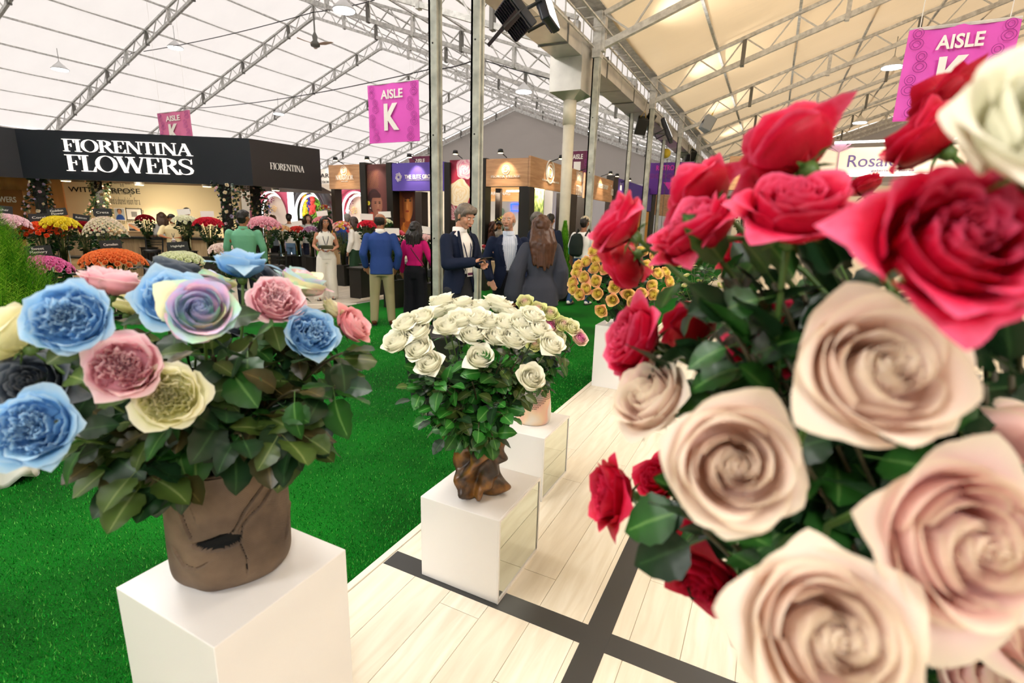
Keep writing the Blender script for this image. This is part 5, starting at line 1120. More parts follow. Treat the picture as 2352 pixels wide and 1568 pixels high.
# ---------------------------------------------------------------- tinted roses on the clay vase
rn = random.Random(21); mouth = VC+Vector((0, 0, .3)); LB = [L_dark, L_dark, L_dark, L_mid, L_bronze, L_olive]
C0 = VC+Vector((0, 0, .42))
T1 = [(28, 778, 165, 'classic', R_cream, 'large cream rose turned away at the left picture edge, below the conifer', (-.6, -.3, .5)),
 (165, 735, 178, 'frilly', R_blue, 'large sky blue rose beside the cream bloom, above the charcoal rose', None),
 (258, 652, 125, 'frilly', R_pink, 'flat pastel pink rose at the top left of the tinted bouquet', (.1, .4, .8)),
 (300, 698, 112, 'classic', R_cream, 'pale cream rose seen from the side below the flat pink rose', (.1, .6, .6)),
 (398, 632, 128, 'ragged', R_char, 'charcoal rose with blue rim at the top of the tinted bouquet', (.1, .5, .8)),
 (395, 690, 140, 'frilly', R_blue, 'blue rose in the middle, partly behind the rainbow rose', None),
 (462, 716, 160, 'classic', R_rain, 'rainbow rose in yellow, mint and lilac at the bouquet centre', None),
 (492, 655, 92, 'classic', R_rain, 'small yellow and mint rose behind the rainbow rose', (.1, .8, .5)),
 (556, 612, 122, 'ragged', R_blue, 'tall blue rose standing highest, seen from the side', (.0, .3, .9)),
 (612, 640, 84, 'ragged', R_char, 'dark charcoal rose between the tall blue and pink roses', (.4, .6, .5)),
 (632, 692, 128, 'frilly', R_pink, 'pastel pink rose right of centre with ruffled heart', None),
 (693, 655, 118, 'classic', R_rain, 'mint and pink rainbow rose at the top right', (.3, .3, .8)),
 (712, 768, 126, 'frilly', R_blue, 'sky blue rose at the right side over the green carpet', None),
 (765, 712, 66, 'classic', R_cream, 'small cream rose behind the salmon rose', (.5, .5, .6)),
 (806, 750, 100, 'classic', R_salmon, 'salmon pink rose at the far right of the tinted bouquet', (.8, -.2, .5)),
 (288, 845, 165, 'frilly', R_pink, 'big pastel pink rose facing forward beside the cream yellow rose', None),
 (390, 912, 158, 'frilly', R_cream, 'cream yellow rose lowest in the middle, facing the camera', None),
 (82, 882, 160, 'ragged', R_char, 'charcoal grey rose at the left above the lowest blue rose', None),
 (12, 850, 95, 'frilly', R_blue, 'dusky blue rose cut off by the left picture edge', None),
 (170, 862, 95, 'classic', R_salmon, 'pink rose half hidden behind the charcoal grey rose', (.3, .2, .6)),
 (82, 985, 178, 'frilly', R_blue, 'large light blue rose lowest at the left', None),
 (188, 968, 105, 'classic', R_blue, 'blue rose with wide side petals right of the lowest blue rose', (.7, -.1, .2)),
 (520, 760, 70, 'ragged', R_char, 'small dark rose deep inside the bouquet under the rainbow rose', (.2, .5, .6))]
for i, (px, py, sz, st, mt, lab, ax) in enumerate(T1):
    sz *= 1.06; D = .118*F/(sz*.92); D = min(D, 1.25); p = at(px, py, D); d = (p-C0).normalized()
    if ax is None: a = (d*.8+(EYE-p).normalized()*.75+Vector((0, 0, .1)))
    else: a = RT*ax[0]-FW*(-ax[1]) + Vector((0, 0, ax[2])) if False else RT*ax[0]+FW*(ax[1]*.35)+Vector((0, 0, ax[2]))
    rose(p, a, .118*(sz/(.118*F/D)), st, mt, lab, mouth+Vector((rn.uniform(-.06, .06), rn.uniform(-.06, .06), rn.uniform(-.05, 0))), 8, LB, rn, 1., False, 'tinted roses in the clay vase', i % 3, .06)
rs = random.Random(5)
for i in range(64):
    px = rs.uniform(170, 800); py = rs.uniform(800, 1120)
    py = min(py, 1075)
    if abs(px-480) > 180+(1120-py)*.9: px = 480+rs.uniform(-1, 1)*(140+(1120-py)*.7)
    if px > 700: py = min(py, 930)
    if i < 16: px, py = rs.uniform(560, 700), rs.uniform(780, 1060)
    if i > 50: px, py = rs.uniform(170, 400), rs.uniform(940, 1110)
    elif px > 380: py = min(py, 1000)
    p = at(px, py, rs.uniform(1.0, 1.28)); leafspray(p, (p-C0).normalized()+Vector((0, 0, -.2)), 6, .08, LB, rs, 'leafy rose shoot with dark green and bronze leaves among the tinted roses', mouth+Vector((rs.uniform(-.05, .05), rs.uniform(-.05, .05), -.03)), 'leaf shoots in the clay vase')
# ---------------------------------------------------------------- white roses on the root vase
RC = onZ(1100, 1128, .406); mouth = RC+Vector((0, 0, .26)); C0 = RC+Vector((0, 0, .38)); LW = [L_mid, L_fresh, L_fresh, L_dark, L_olive]
special = {(964, 805): 'white rose at the left front, half behind the lower open one', (988, 837): 'open white rose lowest at the left front of the white bouquet', (1102, 822): 'open white rose alone below the centre of the white bouquet', (1219, 868): 'creamy white rose hanging lowest on the right before the dotted vase', (1264, 793): 'white rose at the right beside the pink-edged ones', (913, 788): 'white rose farthest left, turned to the carpet', (933, 747): 'white rose second from the left edge, turned outward', (969, 733): 'white rose at the upper left with raised petals', (1088, 771): 'round white rose facing forward above the lone central one', (1030, 752): 'large open white rose in the upper left front'}
WR = [(1015, 696), (969, 733), (933, 747), (913, 788), (1061, 699), (1030, 752), (1058, 737), (1005, 718), (1105, 706), (1138, 696), (1172, 723), (1121, 742), (1088, 771), (1141, 774), (1177, 779), (1209, 766), (1223, 728), (1235, 757), (1264, 793), (964, 805), (988, 837), (1102, 822), (1219, 868), (1078, 716), (1150, 708), (1040, 712), (1195, 745), (1095, 735), (960, 765), (1160, 745)]
for i, (px, py) in enumerate(WR):
    e = ((px-1090)/190)**2; D = 2.0-.0*e-(py-700)/900+(.18 if py < 725 else 0); p = at(px, py, D+.12)
    a = (p-C0).normalized()*1.0+(EYE-p).normalized()*.45+Vector((0, 0, .25))
    rose(p, a, .13+rn.uniform(-.01, .01), 'classic', R_white, special.get((px, py), 'ivory white rose in the crowded top of the root vase bouquet'), mouth+Vector((rn.uniform(-.03, .03), rn.uniform(-.03, .03), -.02)), 6, LW, rn, .8, True, 'white roses in the root vase', i % 3, .052, leaf_t=(.12, .8))
for i in range(78):
    t_ = rs.random(); py = 815+t_*195; w = 150*(1-t_)**.6+42; px = 1090+rs.uniform(-1, .72)*w; p = at(px, py, rs.uniform(1.96, 2.2))
    leafspray(p, (p-C0).normalized()+Vector((0, 0, -.3)), 7, .064, LW, rs, 'bright green leafy shoot hanging over the root vase', mouth+Vector((rs.uniform(-.03, .03), rs.uniform(-.03, .03), -.02)), 'leaf shoots in the root vase')
# ---------------------------------------------------------------- pink-edged roses on the dotted vase
DC = onZ(1224, 966, .406); mouth = DC+Vector((0, 0, .2)); C0 = DC+Vector((0, 0, .3))
for i, (px, py, mt, lab) in enumerate(((1206, 697, R_green, 'green and blush rose at the top of the dotted vase bouquet'), (1236, 712, R_green, 'cream rose with pink rim behind the white bouquet top right'), (1262, 722, R_green, 'small blush rose with reddish rim below the woman in grey'), (1262, 750, R_pinkw, 'pink-hearted rose facing forward among the cream ones'), (1293, 746, R_green, 'pale cream and pink rose right of the pink-hearted one'), (1312, 753, R_cream, 'pale yellow-green rose second from the right tip'), (1330, 778, R_pinkw, 'cream and pink rose at the far right tip of the bouquet'), (1228, 790, R_green, 'blush rose low between the white ones'), (1280, 775, R_cream, 'pale greenish rose deep in the dotted vase bouquet'))):
    p = at(px, py, 2.75); a = (p-C0).normalized()+(EYE-p).normalized()*.3
    rose(p, a, .11, 'classic', mt, lab, mouth, 7, [L_dark, L_mid, L_olive], rn, .8, True, 'blush roses in the dotted vase', i % 3, .06, leaf_t=(.08, .85))
for i in range(12):
    p = at(rs.uniform(1190, 1290), rs.uniform(800, 900), rs.uniform(2.75, 2.95)); leafspray(p, (p-C0).normalized()+Vector((0, 0, -.2)), 6, .06, [L_dark, L_mid, L_olive], rs, 'dark leafy shoot in the dotted vase', mouth, 'leaf shoots in the dotted vase')
# ---------------------------------------------------------------- yellow-orange bouquet
YC = Vector((-1.24, 4.98, .636)); t = thing('yellow_rose_vase', 'hidden dark vase under the yellow and orange rose bouquet', 'vase', YC); MB().lathe([(.07, 0), (.09, .02), (.1, .15), (.08, .25)], 20).obj('body', mat('dark_ceramic', '2d2a28', .4), t, True)
mouth = YC+Vector((0, 0, .24)); C0 = YC+Vector((0, 0, .3))
YR = [(320, 900), (290, 945), (370, 985), (230, 1030), (310, 1010), (170, 1060), (300, 1080), (380, 1085), (155, 1110), (215, 1150), (305, 1180), (125, 1190), (130, 1240), (230, 1240), (180, 1280), (320, 1275), (450, 1225), (560, 1180), (555, 1280), (435, 1325), (655, 1275), (735, 1215), (745, 1280), (345, 1410), (840, 1270), (870, 1180), (840, 1110), (590, 1340), (400, 930), (440, 1000), (520, 1050), (600, 1010), (700, 1060), (780, 1120), (460, 1120), (480, 940), (560, 930), (660, 950), (760, 1000)]
for i, (cx, cy) in enumerate(YR):
    px, py = 1280+cx/3.408, 300+cy/3.408; e = ((px-1430)/140)**2; p = at(px, py, 5.05-.25*(1-min(1, e))-(py-570)/900*.9)
    a = (p-C0).normalized()*.9+(EYE-p).normalized()*.6
    lab = 'yellow and orange rose hanging lowest over the white pedestal' if (cx, cy) == (345, 1410) else 'yellow rose with orange rim in the bouquet on the left side of the red roses'
    rose(p, a, .135, 'classic', R_gold, lab, mouth+Vector((rn.uniform(-.04, .04), rn.uniform(-.04, .04), 0)), 5, [L_dark, L_mid], rn, .85, True, 'yellow roses beyond the red ones', i % 3, .08, leaf_t=(.1, .7))
# far pedestal arrangement
FC = Vector((-.72, 6.4, .606)); mouth = FC
t = thing('low_bowl', 'low dark bowl on the far white pedestal', 'bowl', FC); MB().lathe([(.1, 0), (.15, .05), (.16, .1)], 18).obj('body', mat('dark_ceramic'), t, True)
for i in range(16):
    p = FC+Vector((rs.uniform(-.3, .35), rs.uniform(-.2, .2), rs.uniform(.1, .55))); leafspray(p, (p-FC).normalized(), 6, .085, [L_dark, L_mid], rs, 'dark leafy shoot on the far white pedestal', mouth, 'leaf shoots on the far pedestal')
for i in range(9):
    p = FC+Vector((rs.uniform(-.25, .3), rs.uniform(-.25, .1), rs.uniform(.2, .6))); rose(p, p-FC, .09, 'classic', R_green, 'cream and pink rose on the far white pedestal', mouth+Vector((0, 0, .05)), 2, [L_dark], rn, .55, True, 'roses on the far pedestal', 1, .07)

# ---------------------------------------------------------------- red and blush bouquet close to the camera
mouth = Vector((.50, .98, .62)); C0 = at(2250, 1150, .78)
t = thing('tall_vase', 'dark tall vase of the close red and blush bouquet, standing right of the camera', 'vase', (.50, .98, .006)); MB().lathe([(.1, 0), (.13, .02), (.15, .3), (.13, .55), (.11, .62), (.1, .5)], 28).obj('body', mat('dark_ceramic'), t, True)
LR = [L_dark, L_dark, L_mid]
BR = [(1425, 520, 150, .098, 'ragged', R_hot, 'crimson rose farthest left at the top, over the man with a cap', (-.7, 0, .5)),
 (1442, 600, 118, .085, 'ragged', R_red, 'crimson rose drooping behind the upper left one', (-.3, .4, -.2)),
 (1618, 452, 165, .105, 'ragged', R_hot, 'crimson rose seen from the side above the wide open one', (-.4, .5, .6)),
 (1607, 540, 200, .11, 'ragged', R_hot, 'crimson rose with broad lower petals left of the centre stems', (-.4, -.1, .4)),
 (1822, 352, 215, .112, 'ragged', R_hot, 'crimson rose tilted back at the top, against the tan roof', (-.3, .5, .8)),
 (1822, 495, 260, .115, 'ragged', R_hot, 'large crimson rose below the tilted one, before the rose sign', (-.1, -.4, .5)),
 (1712, 585, 120, .085, 'ragged', R_red, 'small crimson rose between two larger ones, deep in the leaves', None),
 (2175, 572, 430, .12, 'ragged', R_hot, 'huge blurred crimson rose close to the camera above the blush roses', (-.1, -.9, .3)),
 (2180, 235, 175, .105, 'ragged', R_red2, 'dark red rose under the large pink banner', (-.3, .5, .7)),
 (2130, 322, 215, .108, 'ragged', R_red, 'crimson rose seen from the side right of the cream booth sign', (-.5, .3, .6)),
 (1985, 430, 95, .08, 'ragged', R_red2, 'small dark red rose beside the cream booth sign', None),
 (2340, 500, 230, .11, 'ragged', R_hot, 'crimson rose cut by the right picture edge', (.2, -.2, .5)),
 (2300, 300, 130, .09, 'ragged', R_red2, 'dark red rose behind the white one at the upper right', None),
 (1465, 782, 172, .108, 'ragged', R_hot, 'crimson rose on the left above the white pedestal', (-.6, -.1, .2)),
 (1592, 762, 140, .1, 'ragged', R_red, 'crimson rose right of the one above the white pedestal', (-.1, .2, .2)),
 (1790, 795, 185, .11, 'ragged', R_red, 'red rose tucked behind the big blush rose', (-.3, -.6, .2)),
 (1414, 1135, 148, .1, 'ragged', R_red, 'crimson rose over the pale floor, farthest left low down', (-.8, -.1, .1)),
 (1518, 1105, 118, .09, 'ragged', R_red, 'crimson rose touching the cream blush rose on its left', (-.4, -.2, .3)),
 (1622, 1315, 175, .105, 'ragged', R_red2, 'red rose drooping lowest over the pale floor', (-.3, -.3, -.3)),
 (1588, 1215, 90, .08, 'ragged', R_red2, 'narrow red rose above the drooping lowest one', (-.3, .1, .2)),
 (1500, 920, 190, .108, 'classic', R_blush, 'pale blush rose bud-like at the left above the big cream one', (-.5, -.3, .4)),
 (1680, 1065, 320, .118, 'classic', R_blush, 'big cream blush rose facing the camera over the floor tape', (-.2, -.9, .15)),
 (1865, 1110, 165, .1, 'classic', R_blush, 'blush rose with a crimson petal tip, half behind the big cream one', (.6, -.1, .2)),
 (1998, 862, 372, .12, 'classic', R_blush, 'open blush rose in the middle under the huge crimson rose', (-.1, -.8, .3)),
 (2185, 1232, 400, .12, 'classic', R_blush2, 'dusky pink rose with a deep spiral heart at the lower right', (-.05, -.95, .1)),
 (1888, 1455, 410, .12, 'classic', R_blush, 'cream rose with a dark pink heart at the bottom edge', (-.1, -.9, .35)),
 (2330, 1400, 290, .115, 'classic', R_blush2, 'dusky blush rose at the right edge near the bottom', (.2, -.7, .3)),
 (2260, 1565, 260, .11, 'classic', R_blush2, 'dusky pink rose cut by the bottom edge at the right', (0, -.6, .5)),
 (2455, 300, 500, .12, 'classic', R_white, 'white rose blurred by closeness at the upper right edge', (-.2, -.6, .4)),
 (2330, 1020, 250, .11, 'classic', R_blush2, 'dusky pink rose half hidden at the right edge mid-height', (.3, .2, .5)),
 (1795, 1290, 140, .1, 'classic', R_blush2, 'blush rose behind the cream one at the bottom', (-.1, .3, .5)),
 (1650, 870, 110, .09, 'classic', R_blush, 'small pinkish rose with one raised pointed petal', (.3, .3, .6))]
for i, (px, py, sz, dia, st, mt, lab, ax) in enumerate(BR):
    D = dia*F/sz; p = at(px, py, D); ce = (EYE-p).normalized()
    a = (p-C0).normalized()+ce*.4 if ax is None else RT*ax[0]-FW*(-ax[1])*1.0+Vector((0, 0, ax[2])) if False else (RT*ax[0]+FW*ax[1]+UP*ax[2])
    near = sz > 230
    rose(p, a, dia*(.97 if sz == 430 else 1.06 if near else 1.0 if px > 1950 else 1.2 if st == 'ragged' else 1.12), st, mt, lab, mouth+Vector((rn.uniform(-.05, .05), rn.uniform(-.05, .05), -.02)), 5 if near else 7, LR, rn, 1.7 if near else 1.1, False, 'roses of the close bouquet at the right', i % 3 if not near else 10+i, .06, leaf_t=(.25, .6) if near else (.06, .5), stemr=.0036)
for i in range(112):
    if i >= 80: px, py, D = (rs.uniform(2150, 2400), rs.uniform(640, 1080), rs.uniform(.5, .7)) if i < 100 else (rs.uniform(1560, 1760), rs.uniform(850, 1000), rs.uniform(.62, .8))
    elif i < 34: px, py, D = rs.uniform(1640, 1980), rs.uniform(640, 820), rs.uniform(.55, .8)
    elif i < 62: px, py, D = rs.uniform(1800, 2350), rs.uniform(900, 1300), rs.uniform(.52, .75)
    else: px, py, D = rs.uniform(1760, 2352), rs.uniform(1250, 1568), rs.uniform(.5, .7)
    if i in (3, 9, 15): px, py, D = rs.uniform(1560, 1640), rs.uniform(1150, 1260), .6
    p = at(px, py, D); leafspray(p, (p-mouth).normalized(), 6, .062, LR, rs, 'dark green leafy shoot inside the close red and blush bouquet', mouth+Vector((rs.uniform(-.05, .05), rs.uniform(-.05, .05), -.02)), 'leaf shoots of the close bouquet')
# ================================================================ background bouquets in glass cylinders
M_glass = mat('clear_glass', 'e8eee6', .05, trans=1.); M_glass.node_tree.nodes['Principled BSDF'].inputs['IOR'].default_value = 1.1
M_stems = mat('bundled_stems', '4f5a26', .6); M_card = mat('name_card_black', '1b1a1c', .5)
def join_instances(name, items):
    """many copies of small meshes (mesh, matrix) joined into one object"""
    V, Fv, Ls, UVs, MI, mats, nb = [], [], [], [], [], [], 0
    for me, M in items:
        n = len(me.vertices); co = np.empty(n*3); me.vertices.foreach_get('co', co); co = co.reshape(-1, 3) @ np.array(M.to_3x3()).T+np.array(M.translation)
        li = np.empty(len(me.loops), int); me.loops.foreach_get('vertex_index', li); ls = np.empty(len(me.polygons), int); me.polygons.foreach_get('loop_start', ls)
        uv = np.empty(len(me.loops)*2); me.uv_layers[0].data.foreach_get('uv', uv)
        m = me.materials[0]
        if m not in mats: mats.append(m)
        Fv.append(li+nb); Ls.append(ls+sum(map(len, UVs))//2 if False else ls); UVs.append(uv); V.append(co); MI.append(np.full(len(ls), mats.index(m))); nb += n
    off = 0
    for i in range(len(Ls)): Ls[i] = Ls[i]+off; off += len(Fv[i])
    me = bpy.data.meshes.new(name); V = np.concatenate(V); L = np.concatenate(Fv); S = np.concatenate(Ls)
    me.vertices.add(len(V)); me.vertices.foreach_set('co', V.ravel()); me.loops.add(len(L)); me.loops.foreach_set('vertex_index', L.astype(np.int32)); me.polygons.add(len(S)); me.polygons.foreach_set('loop_start', S.astype(np.int32))
    me.polygons.foreach_set('material_index', np.concatenate(MI).astype(np.int32)); me.update(calc_edges=True); u = me.uv_layers.new(name='uv'); u.data.foreach_set('uv', np.concatenate(UVs)); me.polygons.foreach_set('use_smooth', [True]*len(S))
    for m in mats: me.materials.append(m)
    return link(name, me)
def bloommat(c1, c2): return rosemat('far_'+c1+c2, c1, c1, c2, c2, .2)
def bouquet(px, py, w, D, col, word, where, dome=.42, n=None, vase_h=.42, card=None, droop=.0, ground=None, q=.45, style='far', single=False, small=False, mix=None, tilt=0., bsz=None, thick=.55):
    """px,py = middle of the dome's lower rim in the photo; w = width in photo px; D = distance"""
    c = at(px, py, D); R_ = w/2*D/F*.9; dome *= .74; rr = random.Random(int(px*7+py)); mts = [bloommat(*k) for k in (mix or [col])]
    sz = bsz or (.088 if not small else .055); gname = '%s roses %s' % (word, where); N = n or int(min(150, 1.25*2*PI*R_*R_*.8/(sz*sz*.62)/1.4))
    base = Vector((c.x, c.y, ground if ground is not None else c.z-vase_h-.34)); hv = vase_h
    t = thing('glass_vase', 'glass cylinder vase under the %s roses %s' % (word, where), 'vase', base)
    if base.z > .13:
        sd = thing('display_stand', 'slim black stand carrying the %s roses %s' % (word, where), 'stand', (base.x, base.y, 0)); MB().bx((-.13, -.13, 0), (.13, .13, base.z-.012)).obj('body', M_blk, sd); MB().bx((-.15, -.15, base.z-.012), (.15, .15, base.z)).obj('top_board', M_black, sd)
    MB().lathe([(.07, 0), (.075, .004), (.075, hv)], 16, cap=False).obj('glass', M_glass, t, True); mb = MB()
    for i in range(14):
        a = i*2.4; r0 = .055*math.sqrt(i/14); mb.tube([(r0*math.cos(a+2), r0*math.sin(a+2), .01), (r0*math.cos(a), r0*math.sin(a), hv), (R_*.6*math.sqrt(i/14)*math.cos(a), R_*.6*math.sqrt(i/14)*math.sin(a), c.z-base.z+.02)], .007, 5)
    mb.obj('stems', M_stems, t)['kind'] = 'stuff'
    fo = MB(); zc = c.z-base.z
    for i in range(150):
        a = rr.random()*6.28; f = rr.random(); z = hv+(zc-hv+.02)*f; rad = (.06+(R_*.92-.06)*f**1.2)*rr.uniform(.6, 1.08); p = Vector((rad*math.cos(a), rad*math.sin(a), z)); d = Vector((math.cos(a)*.8, math.sin(a)*.8, rr.uniform(-.6, .4))).normalized(); s = rr.uniform(.05, .09); x = d.orthogonal().normalized()*s*.36; u = d.cross(x).normalized()*s*.1
        fo.add([p, p+d*s*.5+x+u, p+d*s, p+d*s*.5-x+u], [(0, 1, 2, 3)], rr.randrange(2))
    fo.obj('foliage', [L_dark, L_mid], t)['kind'] = 'stuff'
    items = []
    for i in range(N):
        f = math.sqrt((i+.5)/N); a = i*2.39996; x, y = R_*f*math.cos(a), R_*f*math.sin(a); z = R_*dome*(1-f*f)**thick*1.6-droop*f*f
        p = c+Vector((x, y, z+tilt*x)); ax = Vector((x*.9/R_, y*.9/R_, .35+.9*(1-f)))
        if (p-EYE).length > (c-EYE).length+R_*.55 and f > .55 and z < R_*.15: continue
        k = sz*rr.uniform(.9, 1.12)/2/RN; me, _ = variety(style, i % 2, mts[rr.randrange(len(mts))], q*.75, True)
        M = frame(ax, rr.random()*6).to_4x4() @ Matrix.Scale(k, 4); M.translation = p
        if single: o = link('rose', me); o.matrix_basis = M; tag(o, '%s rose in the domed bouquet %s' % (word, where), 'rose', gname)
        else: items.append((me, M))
    if items: tag(join_instances('rose_dome', items), 'dome of %s roses %s' % (word, where), 'roses', kind='stuff')
    if card is not None:
        cw, ch = .26, .125; k = thing('name_card', ('black name card lettered %s' % card.replace('\n', ' ') if card else 'small blank white card')+' above the %s roses' % word, 'name card', c+Vector((0, 0, R_*dome*1.4+.12)), YAW*-1*0-.45)
        bx_ = MB().bx((-cw/2, 0, -ch/2), (cw/2, .006, ch/2)).obj('card', M_card if card else M_letm, k); MB().tube([(0, .003, -ch/2), (0, .003, -ch/2-.18)], .004, 5).obj('stick', M_letm, k); k.rotation_euler = (0, rr.uniform(-.15, .15), math.atan2(EYE.x-c.x, c.y-EYE.y)-.15)
        if card: textmesh(card, .036, M_letm, k, M=T(0, -.006, 0), width=.17)
    return c
Y_ = [
 (262, 612, 136, 7.6, ('f0652a', 'fb9b5a'), 'orange', 'before the bar counter', dict(single=True, card='Carnelian', dome=.5, ground=.1)),
 (414, 610, 108, 7.4, ('e3ecb0', 'f4f7d8'), 'pale green', 'behind the tall blue rose', dict(card='Highlight', dome=.5, ground=.1)),
 (98, 628, 120, 6.6, ('d8408c', 'f08ac0'), 'magenta pink', 'beside the green conifer', dict(card='Sweet\nMemory', dome=.55, ground=.1)),
 (96, 538, 84, 8.6, ('ee3d12', 'f86a3a'), 'scarlet orange', 'left of the yellow ones', dict(dome=.55, droop=.06, card='Coral')),
 (138, 527, 82, 8.7, ('f2d40c', 'fbe94e'), 'bright yellow', 'by the leftmost flowered column', dict(dome=.6, card='Golden\nFlower', vase_h=.5)),
 (192, 533, 66, 10.2, ('6e0614', 'a00f22'), 'dark red', 'beside the cream ones', dict(dome=.6, card='Rubicon')),
 (243, 537, 92, 8.8, ('eef0c4', 'fbeadb'), 'cream', 'at the counter end', dict(dome=.75, small=True, droop=.06, card='Creta', n=170, vase_h=.34)),
 (12, 525, 100, 8.2, ('f0b8c8', 'fbdde2'), 'pale pink', 'above the left conifer', dict(dome=.55, card='Mother')),
 (334, 508, 40, 12.6, ('7a0812', 'a81424'), 'wine red', 'against the slogan wall', dict(dome=.6, bsz=.07, vase_h=.3)),
 (425, 512, 56, 11.8, ('ecebc0', 'fbfae4'), 'ivory', 'behind the man in pale polo', dict(dome=.5, card='', vase_h=.3)),
 (479, 520, 66, 11.2, ('b8081c', 'e0324a'), 'red', 'left of the white flowered column', dict(dome=.5, card='', vase_h=.32)),
 (512, 583, 62, 8.6, ('f6d3c8', 'fdeee6'), 'blush', 'half behind the green shirt', dict(dome=.6, ground=.1)),
 (606, 527, 82, 9.4, ('f29ab0', 'fbc8d2'), 'soft pink', 'right of the man in green', dict(dome=.6, vase_h=.5)),
 (647, 532, 44, 13.2, ('f4b870', 'fbd7a4'), 'peach', 'on the long black plinth', dict(dome=.5, ground=.58, vase_h=.4)),
 (683, 533, 40, 13.4, ('d61e1a', 'f2544a'), 'bright red', 'on the long black plinth', dict(dome=.5, card='', ground=.58, vase_h=.4)),
 (715, 533, 38, 13.2, ('a8709a', 'd3a4c4'), 'mauve', 'left of the woman in white', dict(dome=.5, ground=.58, vase_h=.4)),
 (741, 512, 44, 12.6, ('f08c98', 'f9b9be'), 'rose pink', 'behind the woman in white', dict(dome=.5, card='', vase_h=.45)),
 (843, 524, 44, 10.6, ('d40a28', 'ee3d55'), 'strong red', 'left of the blue blazer head', dict(dome=.6, card='', vase_h=.4)),
 (884, 514, 34, 10.8, ('e9ecb4', 'f7f8da'), 'pale yellow', 'right of the blue blazer head', dict(dome=.5, card='', vase_h=.4)),
 (911, 541, 38, 9.6, ('d8405c', 'f07a8e'), 'raspberry', 'by the magenta shoulder', dict(dome=.45, vase_h=.38)),
 (901, 556, 36, 9.2, ('e04458', 'f48490'), 'coral red', 'between blazer and magenta top', dict(dome=.5, card='', vase_h=.34)),
 (975, 553, 44, 9.0, ('f4bfc0', 'fce0dc'), 'light pink', 'right of the magenta top', dict(dome=.45, card='', vase_h=.4)),
 (746, 486, 30, 14.5, ('f2d23a', 'd8202a'), 'mixed', 'high up beside the black arch', dict(dome=.9, mix=[('f2d23a', 'f8e26a'), ('c8181f', 'e23a3a'), ('f0e6e0', 'fbf4f0')], small=True, n=40)),
 (786, 535, 56, 12.0, ('e23850', 'f6a2a8'), 'mixed pink', 'in the wooden planter', dict(dome=.8, mix=[('e23850', 'f07080'), ('f2b6a8', 'f9d8cc'), ('f2c83a', 'f8e070')], ground=.5, vase_h=.3, n=50)),
 (1110, 576, 26, 12.0, ('f0c8c0', 'c8283c'), 'mixed', 'by the corner booth', dict(dome=.9, mix=[('f0c8c0', 'fae4dc'), ('b0182c', 'd43a4a')], small=True, ground=.5, vase_h=.2, n=30)),
 (1155, 512, 44, 15.6, ('dfd23a', 'f0ec8a'), 'lemon', 'inside the corner booth', dict(dome=.6, small=True, n=50)),
 (1080, 512, 30, 9.5, ('c22446', 'e8b04a'), 'mixed', 'behind the phone man', dict(dome=.9, mix=[('c22446', 'e0506a'), ('e8b04a', 'f4d07a')], small=True, n=30)),
 (1710, 508, 60, 12.5, ('d8303a', 'f07a70'), 'coral', 'far behind the red roses', dict(dome=.8, n=40)),
 (1215, 516, 30, 15.0, ('f0b0a8', 'f8d4cc'), 'peach pink', 'behind the bald man', dict(dome=.7, small=True, n=40)),
]
for (px, py, w, D, col, word, where, k) in Y_: bouquet(px, py, w, D, col, word, where, **k)
# low round stands under the three front bouquets
for (px, py, D) in ((262, 612, 7.6), (414, 610, 7.4), (98, 628, 6.6), (512, 583, 8.6)):
    c = at(px, py, D); t = thing('flower_stand', 'low black round stand under a rose bouquet near the bar counter', 'stand', (c.x, c.y, .0), group='bouquet stands'); MB().lathe([(.16, 0), (.16, .02), (.03, .03), (.03, .08), (.12, .085), (.12, .1)], 16).obj('body', M_black, t)
# climbing roses on the columns
for ci, (p, px) in enumerate(FCOL):
    warm = px in (228, 588); rr = random.Random(px); w = {95: 'leftmost', 228: 'second', 520: 'third', 588: 'fourth'}[px]
    fo = MB(); cols = [('f2cfa0', 'fbe6c4'), ('f0b890', 'f8d2b0'), ('f4b8a8', 'f8d6c8')] if warm else [('b4a4cc', 'd6cbe6'), ('f2ddb4', 'fbf0d8'), ('e8b8c8', 'f6d8e0')]
    mts = [bloommat(*c) for c in cols]
    def pos(z, a, k):
        off = .16*math.sin(z*3.1+ci); return p+Vector((off+k*math.cos(a), k*math.sin(a), z))
    for i in range(520):
        z = .95+1.45*rr.random(); a = rr.random()*6.28; k = .11+.12*rr.random()+.06*math.sin(z*5+ci); c = pos(z, a, k); d = Vector((math.cos(a), math.sin(a), rr.uniform(-.8, .6))).normalized(); s = rr.uniform(.05, .09); x = d.orthogonal().normalized()*s*.4
        fo.add([c, c+d*s*.5+x, c+d*s, c+d*s*.5-x], [(0, 1, 2, 3)], rr.randrange(2))
    o = fo.obj('climbing_foliage', [leafmat('eucalyptus', '3c5a44', '4c6e52', '7c9a78'), L_dark if not warm else L_olive]); tag(o, 'leafy garland wound around the %s flowered column of the black booth' % w, 'garland', kind='stuff')
    gi = []
    for i in range(64):
        z = .98+1.4*(i+.5)/64; a = i*2.4; k = .24+.06*math.sin(z*5+ci); c = pos(z, a, k); s = rr.uniform(.05, .1)/2/RN
        me, _ = variety('far', i % 2, mts[rr.randrange(3)], .34, True); M = frame(Vector((math.cos(a), math.sin(a), .2)), rr.random()*6).to_4x4() @ Matrix.Scale(s, 4); M.translation = c; gi.append((me, M))
    tag(join_instances('garland_roses', gi), 'small %s roses set into the garland on the %s flowered column' % ('peach' if warm else 'lilac and cream', w), 'roses', kind='stuff')
